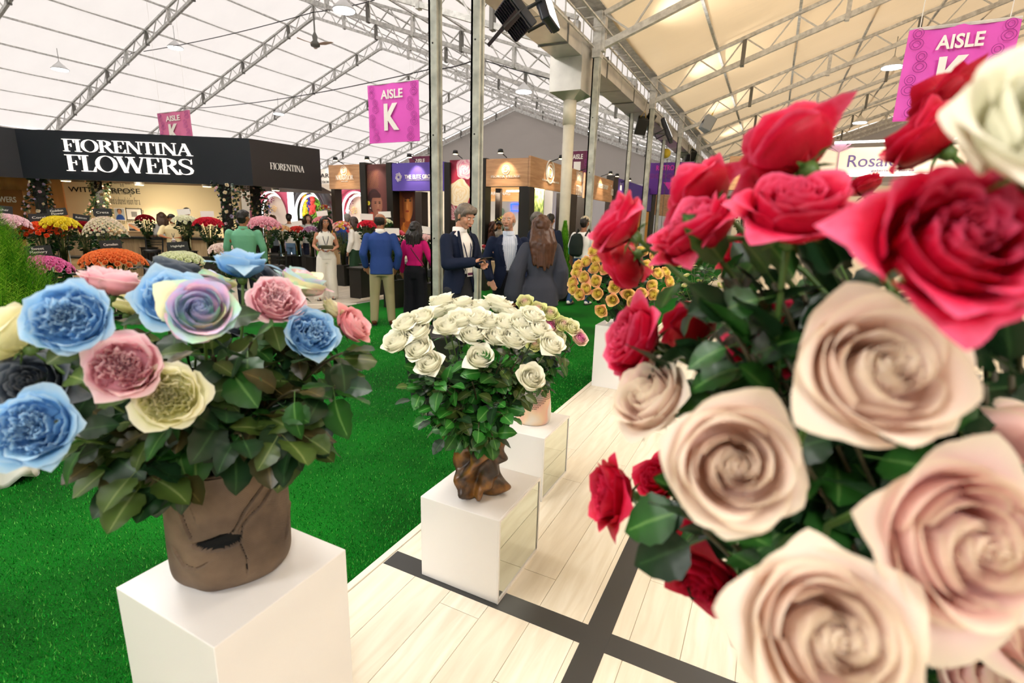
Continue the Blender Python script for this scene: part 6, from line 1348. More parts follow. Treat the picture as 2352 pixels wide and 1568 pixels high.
# ---------------------------------------------------------------- conifers
def conifer(base, H, R_, label, n, seed, pot=True, potc='2a2a2a', c=('3f8a12', '5fae1e', '86cc3a'), ls=.05, phi=None):
    rr = random.Random(seed); t = thing('conifer', label, 'conifer', base); mts = [mat('needle_'+k, k, .65, spec=.2) for k in c]
    if pot: MB().lathe([(.12, 0), (.17, .26), (.19, .28), (.17, .3), (.15, .24)], 20).obj('pot', mat('pot_'+potc, potc, .5), t, True)
    MB().tube([(0, 0, .2), (0, 0, H*.9)], .02, 6).obj('trunk', mat('bark', '4a3a26', .8), t)
    mb = MB()
    for i in range(n):
        f = rr.random()**.85; z = .3+(H-.3)*f; a = rr.random()*6.28; rad = R_*min(1, (1-f)*1.55)**.8*min(1, .55+f*3)*rr.uniform(.55, 1.03); c0 = Vector((rad*math.cos(a), rad*math.sin(a), z)); d = Vector((math.cos(a)*.45, math.sin(a)*.45, .9+rr.uniform(-.2, .3))).normalized(); L = ls*rr.uniform(.7, 1.5); s = d.cross(Vector((math.cos(a), math.sin(a), 0))).normalized()
        m_ = rr.randrange(3)
        mb.add([c0-s*.004, c0+s*.004, c0+d*L], [(0, 1, 2)], m_); s = (s+Vector((0, 0, .0))).normalized()
        for k in range(7):
            q = c0+d*L*(.08+.13*k); e = (d*.8+s*(.75 if k % 2 else -.75)+Vector((rr.uniform(-.2, .2), rr.uniform(-.2, .2), 0))).normalized()*L*.3; mb.add([q, q+e*.5+d*.004, q+e, q+e*.5-d*.003], [(0, 1, 2, 3)], m_)
    mb.obj('foliage', mts, t)['kind'] = 'stuff'; return t
p = at(-52, 640, 4.2); conifer((p.x, p.y, .0), 1.64, .50, 'bright green conifer at the left picture edge behind the tinted roses', 9000, 4, ls=.14, c=('3a8010', '62a81c', '9cd040'))
p = onZ(1296, 668, 0); p = at(1296, 560, 10.6); conifer((p.x, p.y, 0), 1.62, .17, 'slim potted conifer beside the drain pipe and the woman in grey', 5000, 5, ls=.05)
p = at(1520, 640, 20.); conifer((p.x, p.y, 0), 1.3, .3, 'small conifer far off below the restroom banner', 1500, 6, ls=.09)
t = thing('plant_pot', 'empty-looking black round pot behind the white roses', 'pot', (*at(985, 712, 4.4).xy, 0)); MB().lathe([(.16, 0), (.24, .62), (.26, .64), (.235, .66), (.22, .55), (.001, .54)], 28, cap=False).obj('body', mat('pot_2a2a2a', '1c1c1c', .45), t, True)
# wooden edge and crumpled white vase at the left
t = thing('crumpled_vase', 'white crumpled fabric-like vase base at the lower left edge', 'vase', (*onZ(2, 1098).xy, .0))
def crum(v, a, z, r): k = r*(1+.10*math.sin(5*a+z*9)+.05*math.sin(9*a-z*21)); return Vector((k*math.cos(a), k*math.sin(a), z+(.035*math.sin(7*a) if z < .05 else 0)))
t.location.z = .03; MB().lathe([(.2, 0), (.19, .03), (.165, .12), (.15, .3), (.13, .42), (.1, .46)], 48, fn=crum).obj('body', mat('matt_porcelain', 'dfe2dc', .55), t, True)
# ================================================================ people
def capsule(mb, a, ra, b, rb, seg=12, sx=1., sy=1.):
    a = Vector(a); b = Vector(b); d = b-a
    if d.length < 1e-5: d = Vector((0, 0, 1e-3)); b = a+d
    t = d.normalized(); ref = Vector((0, 1, 0)) if abs(t.y) < .9 else Vector((1, 0, 0)); x = t.cross(ref).normalized(); y = x.cross(t).normalized()
    rings = [(a-t*ra*math.cos(q), ra*math.sin(q)) for q in (.35, .9, 1.57)]+[(b+t*rb*math.cos(q), rb*math.sin(q)) for q in (1.57, .9, .35)]
    vs = [p+(x*math.cos(w)*sx+y*math.sin(w)*sy)*r for p, r in rings for w in [2*PI*k/seg for k in range(seg)]]; n = 6
    mb.add(vs, [(i*seg+k, i*seg+(k+1) % seg, (i+1)*seg+(k+1) % seg, (i+1)*seg+k) for i in range(n-1) for k in range(seg)]+[tuple(range(seg))[::-1], tuple((n-1)*seg+k for k in range(seg))])
def chain(mb, pts, rs, **k):
    for i in range(len(pts)-1): capsule(mb, pts[i], rs[i], pts[i+1], rs[i+1], **k)
def loft(mb, rows, seg=24, pw=2.4):
    """rows of (z, rx, ry, cx, cy): rounded-box cross sections"""
    vs = []
    for (z, rx, ry, cx, cy) in rows:
        for k in range(seg):
            a = 2*PI*k/seg; c, s = math.cos(a), math.sin(a); e = 2/pw; vs.append((cx+rx*math.copysign(abs(c)**e, c), cy+ry*math.copysign(abs(s)**e, s), z))
    n = len(rows); mb.add(vs, [(i*seg+k, i*seg+(k+1) % seg, (i+1)*seg+(k+1) % seg, (i+1)*seg+k) for i in range(n-1) for k in range(seg)]+[tuple(range(seg))[::-1], tuple((n-1)*seg+k for k in range(seg))])
def fuse(mb, name, mt, parent, vox=.01, smooth=4, cut=None, solid=0., fn=None):
    me = mb.mesh('tmp', None); o = bpy.data.objects.new('tmp', me)
    m = o.modifiers.new('r', 'REMESH'); m.mode = 'VOXEL'; m.voxel_size = vox
    s = o.modifiers.new('s', 'SMOOTH'); s.iterations = smooth; s.factor = .5
    me2 = evaluated_mesh(o); bpy.data.meshes.remove(me)
    if cut or fn:
        bm = bmesh.new(); bm.from_mesh(me2)
        if fn:
            for v in bm.verts: v.co = fn(v.co)
        if cut: bmesh.ops.delete(bm, geom=[f for f in bm.faces if cut(f.calc_center_median())], context='FACES')
        bm.to_mesh(me2); bm.free()
    me2.name = name; me2.materials.clear()
    for m_ in (mt if isinstance(mt, (list, tuple)) else [mt]): me2.materials.append(m_)
    me2.polygons.foreach_set('use_smooth', [True]*len(me2.polygons)); o = link(name, me2, parent)
    if solid: q = o.modifiers.new('thick', 'SOLIDIFY'); q.thickness = solid; q.offset = -1
    return o
def cloth(name, c, rough=.8, bump=.25, sc=9):
    if name in MATS: return MATS[name]
    m = mat(name, c, rough, spec=.2, bump=bump, bump_s=sc); [n for n in m.node_tree.nodes if n.type == 'BUMP'][0].inputs['Distance'].default_value = .03; return m
def stripes(name, c1, c2, k):
    m = bpy.data.materials.new(name); m.use_nodes = True; MATS[name] = m; nt = m.node_tree; b = nt.nodes['Principled BSDF']; tc = nt.nodes.new('ShaderNodeTexCoord'); w = nt.nodes.new('ShaderNodeTexWave'); w.bands_direction = 'X'; w.inputs['Scale'].default_value = k; nt.links.new(tc.outputs['Object'], w.inputs[0]); r = nt.nodes.new('ShaderNodeValToRGB'); r.color_ramp.elements[0].position = .3; r.color_ramp.elements[1].position = .6; r.color_ramp.elements[0].color = lin(c2); r.color_ramp.elements[1].color = lin(c1); nt.links.new(w.outputs[0], r.inputs[0]); nt.links.new(r.outputs[0], b.inputs['Base Color']); b.inputs['Roughness'].default_value = .8; return m
M_eyew = mat('eye_white', 'e9e2da', .3); M_iris = mat('iris_dark', '1c120c', .2); M_lip = mat('lips', '9c4f47', .5)
def person(pos, rz, H, label, skin='b98263', hairc='1c1512', hair='short', top=('shirt', 'ffffff'), leg=('trousers', '222222'), shoe='2a1a12', arms=None, head=(0, 0, 0), fem=False, vox=.0085, lean=0., inner=None, hem=None, stance=.0, legs=None, wide=1., extras=(), turn=0.):
    s = H/1.75; t = thing('person', label, 'person', pos, rz); V3 = lambda x, y, z: Vector((x*s, y*s, z*s))
    MS = mat('skin_'+skin, skin, .5, spec=.35); MH = mat('hair_'+hairc, hairc, .45, spec=.4, noise_s=14, noise_a=.3)
    sw = (.165 if fem else .195)*wide
    lw = dict(hip=.085, knee=(.10, .01), ank=(.11+stance, -.02))
    Lg = legs or {}
    kn = {}; an = {}; hp = {}
    for sd in (-1, 1):
        hp[sd] = V3(sd*.088, 0, .9); kn[sd] = V3(*(Lg.get(('k', sd), (sd*(.10+stance*.5), .02, .49)))); an[sd] = V3(*(Lg.get(('a', sd), (sd*(.105+stance), -.02, .085))))
    sh = {}; el = {}; wr = {}; ht = {}
    A = arms or {}; kind0 = top[0]
    for sd in (-1, 1):
        sh[sd] = V3(sd*sw, lean*.4, 1.375); e, w, h_ = A.get(sd, ((sd*(sw+.065), -.03, 1.13), (sd*(sw+.075), .05, .89), (sd*(sw+.07), .08, .80)))
        el[sd] = V3(*e); wr[sd] = V3(*w); ht[sd] = V3(*h_)
    ch = 1. if not fem else .88; wst = (1. if not fem else .82)*wide
    HC = V3(0, .03+lean, 1.625)+V3(*[0, 0, 0]); NB = V3(0, lean*.5, 1.47)
    HR = Matrix.Rotation(head[2], 3, 'Z') @ Matrix.Rotation(-head[0], 3, 'X') @ Matrix.Rotation(head[1], 3, 'Y')
    def hd(x, y, z): return NB+V3(0, 0, .035)+HR @ V3(x, y+.03, z+.115)
    # ---- one continuous body
    b = MB()
    loft(b, [(z*s, rx*s, ry*s, 0, cy*s) for z, rx, ry, cy in ((.84, .14, .09, 0), (.95, .145*(1.06 if fem else 1), .095, 0), (1.08, .115*wst, .08, 0), (1.25, .135*ch*wide, .09, lean*.15), (1.38, .14*ch*wide, .085, lean*.35), (1.45, .07, .06, lean*.5))])
    [capsule(b, V3(sd*.03, lean*.5, 1.445), .045*s, sh[sd]*.92, .05*s) for sd in (-1, 1)]
    capsule(b, NB-V3(0, .005, .03), (.056 if not fem else .047)*s, hd(0, -.02, -.05), (.052 if not fem else .044)*s)
    capsule(b, hd(0, -.018, .028), .083*s, hd(0, .008, .018), .078*s, sx=.93); capsule(b, hd(0, .022, -.045), .058*s, hd(0, .052, -.075), .034*s, sx=1.05)
    capsule(b, hd(0, .03, .03), .062*s, hd(0, .035, -.04), .055*s, sx=.95)
    capsule(b, hd(0, .092, .015), .010*s, hd(0, .112, -.020), .0155*s, 8); capsule(b, hd(-.014, .095, -.024), .009*s, hd(.014, .095, -.024), .009*s, 8)
    capsule(b, hd(-.04, .078, .036), .012*s, hd(.04, .078, .036), .012*s, 8); capsule(b, hd(-.018, .09, -.052), .010*s, hd(.018, .09, -.052), .010*s, 8)
    for sd in (-1, 1):
        capsule(b, hd(sd*.079, -.008, .018), .019*s, hd(sd*.081, -.004, -.018), .013*s, 8, sx=.5)
        capsule(b, hd(sd*.042, .062, -.015), .026*s, hd(sd*.035, .06, -.03), .026*s, 8)
        chain(b, [sh[sd], el[sd], wr[sd]], [.048*s, .036*s, .025*s])
        chain(b, [hp[sd], kn[sd], an[sd]], [.085*s, .052*s, .036*s]); capsule(b, an[sd]-V3(0, .03, .04), .035*s, an[sd]+V3(0, .15, -.05), .028*s)
        # hand: palm, four unequal fingers bent at the knuckle, thumb from the side
        d = (ht[sd]-wr[sd]).normalized(); up = Vector((0, 0, 1)) if abs(d.z) < .8 else Vector((0, -1, 0)); side = d.cross(up).normalized()*sd; nrm = side.cross(d).normalized(); grip = A.get('grip', 0.)
        pc = wr[sd]+d*.05*s; 
        for k in range(4):
            o_ = side*(k-1.5)*.019*s; capsule(b, wr[sd]+d*.008*s+o_*.6, .016*s, wr[sd]+d*.078*s+o_, .0125*s, 8)
            L = (.062, .075, .07, .054)[k]*s; k1 = wr[sd]+d*.082*s+o_; cu = .35+grip; inn = -Vector((0, 0, 1)) if abs(d.z) < .8 else -side*sd*0+Vector((-sd*.6, .3, 0))
            k2 = k1+(d+inn*cu*.5).normalized()*L*.5; k3 = k2+(d+inn*cu*1.6).normalized()*L*.5; chain(b, [k1, k2, k3], [.0095*s, .0088*s, .0075*s], seg=8)
        tb = wr[sd]+d*.022*s-side*.026*s; chain(b, [tb, tb+(d*.6-side*.8).normalized()*.032*s, tb+(d*.6-side*.8).normalized()*.032*s+d*.03*s], [.013*s, .010*s, .0085*s], seg=8)
    fuse(b, 'body', MS, t, vox*s, 2)
    # ---- face
    eye = MB()
    for sd in (-1, 1):
        p = hd(sd*.031, .0865, .0125); MB().ball(p, .0115*s, 10, 6, (1.15, .6, .62)).obj('eye', M_eyew, t, True); MB().ball(p+HR @ V3(0, .0052, -.001), .0056*s, 8, 6, (1, .5, .85)).obj('iris', M_iris, t, True)
        m_ = MB(); capsule(m_, hd(sd*.017, .0925, .0335), .0042*s, hd(sd*.047, .083, .0355), .003*s, 6); m_.obj('eyebrow', MH, t, True)
    m_ = MB(); capsule(m_, hd(-.021, .0985, -.0545), .0042*s, hd(0, .103, -.0555), .0052*s, 6); capsule(m_, hd(0, .103, -.0555), .0052*s, hd(.021, .0985, -.0545), .0042*s, 6); m_.obj('mouth', M_lip, t, True)
    # ---- hair
    if hair != 'none':
        hb = MB()
        if hair == 'receding':
            capsule(hb, hd(0, -.052, .012), .071*s, hd(0, -.035, -.02), .066*s, sx=1.18); cut = lambda c: (HR.inverted() @ (c-hd(0, 0, 0))).z > .052*s
        else:
            capsule(hb, hd(0, -.022, .045), .092*s, hd(0, .0, .052), .088*s, sx=.98); capsule(hb, hd(0, -.05, .01), .080*s, hd(0, -.045, -.035), .066*s)
            if hair in ('short', 'parted'): capsule(hb, hd(-.035, .05, .085), .04*s, hd(.03, .06, .08), .032*s)
            if hair == 'parted': capsule(hb, hd(-.055, .045, .07), .034*s, hd(-.072, .02, .03), .018*s); capsule(hb, hd(.055, .045, .07), .03*s, hd(.074, .02, .03), .016*s)
            if hair in ('long', 'vlong'):
                L = .30 if hair == 'long' else .46; q = HR.copy(); base = hd(0, -.05, 0)
                for k in range(9):
                    f = (k-4)/4; x = f*.085; y = -.055+.05*abs(f); end = Vector((base.x+x*s*1.25+.012*s*math.sin(k*2.1), base.y-(.15 if kind0 == 'cape' else .085)*s+.03*abs(f)*s, base.z-(L-.05*abs(f)-.03*(k % 2))*s)); st = hd(x*.9, y+.02, .05)
                    md = st.lerp(end, .5)+Vector((f*.03*s, -(.055 if kind0 == 'cape' else .03)*s, 0)); chain(hb, [st, md, end], [.036*s, .04*s, .016*s], seg=8)
                for sd in (-1, 1): chain(hb, [hd(sd*.02, .05, .088), hd(sd*.072, .04, .05), hd(sd*.088, .02, -.06), hd(sd*.1, .035, -.2)], [.022*s, .024*s, .024*s, .012*s], seg=8)
            cut = None
        def hfn(c):
            n = noise.noise(c*28)*.006*s+noise.noise(Vector((c.x*60, c.y*60, c.z*9)))*.006*s; d_ = (c-hd(0, 0, 0)).normalized(); return c+d_*n
        face = lambda c: False
        inv = HR.inverted(); o0 = hd(0, 0, 0)
        def cutf(c):
            l = inv @ (c-o0)/s
            return (l.y > .058 and l.z < .066 and abs(l.x) < .066 and hair != 'receding') or (cut(c) if cut else False)
        fuse(hb, 'hair', MH, t, vox*s, 2, cut=cutf, fn=hfn)
    # ---- legs
    kind, lc = leg
    if kind in ('trousers', 'wide'):
        lb = MB(); r_ = (.105, .078, .062) if kind == 'trousers' else (.12, .11, .12)
        loft(lb, [(.78*s, .155*s*wide, .115*s, 0, 0), (.9*s, .172*s*wide*(1.03 if fem else 1), .125*s, 0, -.005*s), (1.0*s, .150*s*wst, .112*s, 0, 0), (1.035*s, .142*s*wst, .104*s, 0, 0)])
        for sd in (-1, 1): chain(lb, [hp[sd]-V3(0, 0, .02), kn[sd], an[sd]-V3(0, 0, .01)], [r_[0]*s*.97, r_[1]*s, r_[2]*s], seg=14)
        fuse(lb, 'trousers', lc if not isinstance(lc, str) else cloth('cloth_'+lc, lc), t, .013*s, 3)
        MB().lathe([(.147*s*wst, 1.0*s), (.15*s*wst, 1.005*s), (.15*s*wst, 1.03*s), (.146*s*wst, 1.035*s)], 20, Matrix.Diagonal((1, .74, 1, 1)), cap=False).obj('belt', M_black, t, True)
    for sd in (-1, 1):
        f = MB(); a_ = an[sd]; capsule(f, a_-V3(0, .035, .035), .043*s, a_+V3(0, .03, -.035), .043*s); capsule(f, a_+V3(0, .03, -.04), .042*s, a_+V3(sd*.01, .165, -.055), .030*s, sy=.8); fuse(f, 'shoe', cloth('shoe_'+shoe, shoe, .4, .05), t, .012*s, 2)
        MB().box((a_.x, a_.y+.055*s, .009*s+max(0, a_.z-.085*s)), (.075*s, .26*s, .016*s)).obj('sole', mat('sole_dark', '1c1815' if shoe != 'e9e6e0' else 'f2f0ea', .7), t)
    # ---- tops
    def torso(mb, g, z0, flare=0., zt=1.455, arm=True, ar=(.062, .054, .045), upto=1., armless=False):
        rows = [(z0, .158*wide+flare, .112+flare*.6), (.95, .16*wide+flare*.6, .115+flare*.4), (1.08, .145*wst, .106), (1.25, .172*ch*wide, .118), (1.34, .172*ch*wide, .112), (1.40, .13*ch*wide, .09), (zt, .066, .06)]
        rows = [r for i, r in enumerate(rows) if i == 0 or r[0] > z0+.02]
        loft(mb, [(z*s, (rx+g)*s, (ry+g)*s, 0, lean*max(0, (z-1.0))*s) for z, rx, ry in rows])
        for sd in (-1, 1): capsule(mb, V3(sd*.045, lean*.45, 1.425), (.04+g)*s, sh[sd]*.95, (.056+g)*s)
        for sd in (-1, 1):
            if armless: continue
            e = el[sd]; w = wr[sd]
            if upto < 1: e = sh[sd].lerp(el[sd], min(1, upto*2)); chain(mb, [sh[sd], e], [(ar[0]+g)*s, (ar[1]+g+.006)*s], seg=14)
            else: chain(mb, [sh[sd], e, w-(w-e).normalized()*.012*s], [(ar[0]+g)*s, (ar[1]+g)*s, (ar[2]+g*.6)*s], seg=14)
    kind, tc_ = top
    MT = tc_ if not isinstance(tc_, str) else cloth('cloth_'+tc_, tc_)
    if kind == 'jacket':
        ic = inner or 'f4f2ee'; MI = ic if not isinstance(ic, str) else cloth('cloth_'+ic, ic); ib = MB(); torso(ib, -.004, .9, 0, 1.47, ar=(.05, .04, .036)); fuse(ib, 'shirt', MI, t, .012*s, 3)
        cl = MB(); cl.lathe([(.062*s, 1.44*s), (.064*s, 1.5*s), (.072*s, 1.49*s), (.075*s, 1.45*s)], 20, Matrix.Translation((0, lean*.5*s, 0)), cap=False).obj('collar', MI, t, True)
        jb = MB(); torso(jb, .012, hem or .80, .012, ar=(.052, .05, .044))
        def cutj(c):
            z = c.z/s; x = c.x/s; y = c.y/s
            if z > 1.40 and (x*x+(y-lean*.45)**2) < .085**2 and z > 1.43: return True
            w = .035+.075*max(0, min(1, (z-1.0)/.42)) if z > 1.02 else .03+.10*max(0, (1.02-z)/.25)
            if z < (hem or .8)+.012: return True
            return y > .03+lean*.2 and abs(x) < w and z < 1.47
        fuse(jb, 'jacket', MT, t, .012*s, 3, cut=cutj, solid=.007*s)
        for sd in (-1, 1):
            lp = MB(); pts = [(sd*.035, .128+lean*.05, 1.06), (sd*.075, .134+lean*.2, 1.2), (sd*.10, .125+lean*.3, 1.33), (sd*.078, .07+lean*.4, 1.455)]; ou = [(sd*.05, .131, 1.08), (sd*.12, .13+lean*.2, 1.22), (sd*.145, .118+lean*.3, 1.35), (sd*.095, .06+lean*.4, 1.46)]
            n_ = 4; lp.add([V3(*q) for q in pts]+[V3(*q) for q in ou], [(i, i+1, n_+i+1, n_+i) for i in range(3)]); o = lp.obj('lapel', MT, t); m_ = o.modifiers.new('thick', 'SOLIDIFY'); m_.thickness = .006
            MB().tube([wr[sd]-(wr[sd]-el[sd]).normalized()*.02*s, wr[sd]+(wr[sd]-el[sd]).normalized()*.008*s], .038*s, 12).obj('cuff', MI, t, True)
    else:
        kw = dict(shirt=dict(g=.004, z0=.92), tee=dict(g=.008, z0=.88, upto=.42), polo=dict(g=.006, z0=.95, upto=.45), blouse=dict(g=.016, z0=.9), vest=dict(g=.004, z0=.86, flare=.02, armless=True), sweater=dict(g=.003, z0=1.0), cape=dict(g=.022, z0=.74, flare=.045, ar=(.056, .075, .10)))[kind]
        tb_ = MB(); torso(tb_, **kw)
        if kind == 'cape':
            for sd in (-1, 1): chain(tb_, [sh[sd], el[sd]+V3(sd*.01, -.02, 0), wr[sd]+V3(sd*.01, -.01, .03)], [.055*s, .075*s, .10*s], seg=14)
        fuse(tb_, kind if kind != 'tee' else 'tee_shirt', MT, t, .012*s, 3, cut=lambda c: c.z > 1.425*s and c.x**2+(c.y-lean*.45*s)**2 < (.075*s)**2 and c.z > 1.435*s, solid=.004*s)
        if kind in ('shirt', 'polo'):
            MB().lathe([(.058*s, 1.44*s), (.062*s, 1.49*s), (.07*s, 1.485*s), (.075*s, 1.445*s)], 20, Matrix.Translation((0, lean*.5*s, 0)), cap=False).obj('collar', MT, t, True)
    if 'lanyard' in extras:
        l = MB(); l.tube([V3(-.06, .05, 1.46), V3(-.05, .125, 1.3), V3(0, .14, 1.12)], .006*s, 6); l.tube([V3(.06, .05, 1.46), V3(.05, .125, 1.3), V3(0, .14, 1.12)], .006*s, 6); l.obj('lanyard', mat('lanyard_navy', '1d2340', .6), t); bd = MB().box(V3(0, .15, 1.06), (.075*s, .006, .1*s)).obj('badge', M_letm, t); MB().box(V3(0, .154, 1.035), (.07*s, .004, .025*s)).obj('badge_band', mat('maroon_print', '5c1c44', .5), t)
    if 'glasses' in extras:
        g_ = MB()
        for sd in (-1, 1): g_.tube([hd(sd*.033+.021*math.cos(a), .1, .011+.016*math.sin(a)) for a in [k*PI/6 for k in range(13)]], .0022*s, 5, False); g_.tube([hd(sd*.055, .098, .014), hd(sd*.082, -.0, .016)], .002*s, 5)
        g_.tube([hd(-.012, .103, .013), hd(.012, .103, .013)], .002*s, 5); g_.obj('glasses', M_black, t)
    if 'cap' in extras:
        c_ = MB(); capsule(c_, hd(0, -.012, .05), .094*s, hd(0, .0, .056), .092*s); fuse(c_, 'cap', cloth('cap_beige', 'b9ac93'), t, .012*s, 2, cut=lambda c: (HR.inverted() @ (c-hd(0, 0, 0))).z < .045*s); MB().add([hd(-.06, .08, .05), hd(.06, .08, .05), hd(.045, .16, .035), hd(-.045, .16, .035)], [(0, 1, 2, 3)]).obj('cap_brim', cloth('cap_beige', 'b9ac93'), t)
    if 'beard' in extras:
        c_ = MB(); capsule(c_, hd(0, .05, -.07), .04*s, hd(0, .07, -.085), .026*s); fuse(c_, 'beard', mat('grey_beard', '8f8a84', .8), t, .01*s, 2)
    return t, hd, wr, ht, s
def face_to(p, q): return math.atan2(p[0]-q[0], q[1]-p[1])
def G(p, z=.003): return (p[0], p[1], z)
cg = cloth
# 1 man in blue blazer, seen from behind
p1 = G((-5.24, 6.0)); person(p1, face_to(p1, (-8.2, 9.6)), 1.70, 'man seen from behind in a royal blue blazer, khaki trousers and brown shoes', 'a87355', '2a211d', 'receding', ('jacket', cg('blazer_blue', '2f4a8c')), ('trousers', cg('khaki', 'a39a76')), '5a3018', {-1: ((-.27, -.02, 1.12), (-.24, .10, .92), (-.21, .12, .84)), 1: ((.27, -.05, 1.12), (.235, .06, .90), (.2, .10, .83))}, (0, 0, -.45), stance=.03, hem=.8)
# 2 woman in magenta
p2 = G((-4.93, 6.42)); t, hd, wr, ht, s = person(p2, face_to(p2, (-6.4, 10)), 1.58, 'woman seen from behind in a magenta sweater and black trousers with a crossbody bag', 'a87355', '1c1412', 'long', ('sweater', cg('magenta_knit', 'c01468')), ('wide', cg('black_pinstripe', '15151b')), '171717', {1: ((.27, -.02, 1.14), (.34, .08, .92), (.36, .12, .84))}, (0, 0, -.3), fem=True)
MB().tube([Vector((-.13, .02, 1.42))*s, Vector((-.02, -.135, 1.28))*s, Vector((.17, -.12, 1.02))*s, Vector((.24, -.03, .93))*s], .006, 6).obj('bag_strap', M_black, t); bevel(MB().box((.27*s, -.0, .88*s), (.06, .2, .13)).obj('shoulder_bag', mat('bag_black', '17161a', .4), t), .015)
# 3 man with a phone
p3 = G((-2.92, 4.55)); HA = {-1: ((-.255, .05, 1.13), (-.09, .28, 1.13), (.0, .335, 1.15)), 1: ((.26, .08, 1.14), (.13, .30, 1.17), (.055, .35, 1.2)), 'grip': .9}
t, hd, wr, ht, s = person(p3, face_to(p3, (1.2, 3.9)), 1.80, 'grey-haired man in a navy jacket and white shirt looking down at his phone', 'c48f74', '6c6157', 'parted', ('jacket', cg('jacket_navy', '141d33')), ('trousers', cg('charcoal_wool', '2c2d33')), '1a1412', HA, (.42, 0, -.05), extras=('lanyard',), inner=cg('white_shirt', 'f2f0ec'), hem=.82, lean=.02, vox=.007)
ph = thing('mobile_phone', 'black mobile phone held in both hands by the man in the navy jacket', 'phone', Matrix.Translation(p3) @ Matrix.Rotation(t.rotation_euler.z, 4, 'Z') @ (Vector((.035, .375, 1.20))*s), t.rotation_euler.z); bevel(MB().box((0, 0, 0), (.155, .078, .01)).obj('case', mat('phone_black', '101114', .3), ph), .004); MB().box((0, 0, .0055), (.145, .07, .001)).obj('screen', mat('phone_screen', '2b3440', .1), ph); ph.rotation_euler.x = .45
# 4 bald man with striped shirt
p4 = G((-2.85, 5.55)); person(p4, face_to(p4, (-.3, 2.2)), 1.75, 'bald man with a grey goatee in a navy jacket and blue striped shirt', 'c08e74', 'a9a49c', 'receding', ('jacket', cg('jacket_midnight', '161f38')), ('trousers', cg('navy_trousers', '14151d')), '14110f', {-1: ((-.27, -.03, 1.13), (-.23, .08, .93), (-.19, .12, .86)), 1: ((.27, -.03, 1.13), (.23, .10, .93), (.2, .13, .85))}, (0, 0, -.45), extras=('beard',), inner=stripes('striped_shirt', 'eef1f6', '8fa6cc', 26), hem=.8)
# 5 woman in grey cape jacket, back to camera
p5 = G((-2.22, 5.1)); person(p5, face_to(p5, (-3.6, 6.9)), 1.69, 'woman with long wavy brown hair in a wide slate grey jacket, back turned', 'b98263', '4a2c1a', 'vlong', ('cape', cg('slate_grey', '3d404b')), ('wide', cg('dark_taupe', '332f34')), '1c1a1a', {-1: ((-.27, -.02, 1.12), (-.30, .02, .86), (-.29, .04, .77))}, (0, 0, -.1), fem=True, wide=1.0)
# 6 woman in white with glasses
p6 = G((-7.82, 7.36)); t, hd, wr, ht, s = person(p6, face_to(p6, (-3.2, 3.4)), 1.62, 'smiling woman in a white sleeveless suit with glasses holding folded papers', 'b98264', '19110f', 'long', ('vest', cg('off_white_suit', 'ece7dc')), ('wide', cg('off_white_suit', 'ece7dc')), 'b5aea4', {-1: ((-.24, .0, 1.13), (-.12, .22, 1.05), (-.03, .27, 1.07)), 1: ((.24, .0, 1.14), (.16, .22, 1.06), (.08, .28, 1.08)), 'grip': .8}, (0, 0, .25), fem=True, extras=('glasses', 'lanyard'), legs={('k', 1): (.13, .02, .49), ('a', 1): (.2, .05, .085), ('k', -1): (-.08, 0, .49), ('a', -1): (-.1, -.05, .085)})
q = Matrix.Translation(p6) @ Matrix.Rotation(t.rotation_euler.z, 4, 'Z'); nb = thing('folded_papers', 'olive and grey folded papers in the hands of the woman in white', 'papers', q @ (Vector((.02, .32, 1.13))*s), t.rotation_euler.z); nb.rotation_euler.x = .5; MB().box((-.03, 0, 0), (.22, .15, .012)).obj('folder', mat('olive_card', '6c6a50', .6), nb); MB().box((.06, -.01, .014), (.17, .12, .012)).obj('booklet', mat('slate_card', '5b6a74', .5), nb)
# 7 man in green shirt, back
p7 = at(555, 487, 7.9); p7 = G(p7); person(p7, face_to(p7, (-10.6, 8.4)), 1.68, 'man in a mint green shirt seen from behind near the bar counter', 'a06c4c', '17120f', 'short', ('shirt', cg('mint_shirt', '6fae8c')), ('trousers', cg('dark_trousers', '22242c')), '1a1412', {-1: ((-.27, .03, 1.14), (-.26, .2, .98), (-.2, .28, .98)), 1: ((.28, -.02, 1.13), (.27, .12, .92), (.24, .2, .88))}, (0, 0, -.5), wide=1.08)
# 8 polo man leaning on the counter
p8 = at(393, 492, 12.4); p8 = G(p8, -.02); person(p8, face_to(p8, (-4, 1)), 1.62, 'man in a pale yellow polo shirt leaning on the counter with a lanyard', 'a8653f', '1a1310', 'short', ('polo', cg('pale_yellow', 'ecd9a8')), ('trousers', cg('dark_trousers', '22242c')), '1a1412', {-1: ((-.30, .14, 1.18), (-.17, .36, 1.13), (-.08, .4, 1.13)), 1: ((.30, .14, 1.18), (.14, .36, 1.13), (.04, .4, 1.12))}, (.35, 0, .1), extras=('lanyard',), lean=.06, wide=1.1, vox=.011)
p9 = G(B_(3.35, .95)); person(p9, face_to(p9, (-13.5, 5)), 1.42, 'man in a cream polo bending down behind the counter beside the red roses', 'a8653f', '1a1310', 'short', ('polo', cg('cream_polo', 'e6cfa0')), ('trousers', cg('dark_trousers', '22242c')), '1a1412', None, (.9, 0, .5), lean=.14, wide=1.1, vox=.011)
def far(px, py, D, H, rzt, label, **k): p = G(at(px, py, D)); k.setdefault('vox', .012); return p, person(p, face_to(p, rzt), H, label, **k)
far(370, 484, 12.9, 1.62, (-18, 9), 'woman with wavy brown hair in a white T-shirt, seen from the side behind the counter', skin='c08e74', hairc='5a4434', hair='long', top=('tee', cg('white_tee', 'eceae6')), leg=('trousers', '2c3140'), fem=True)
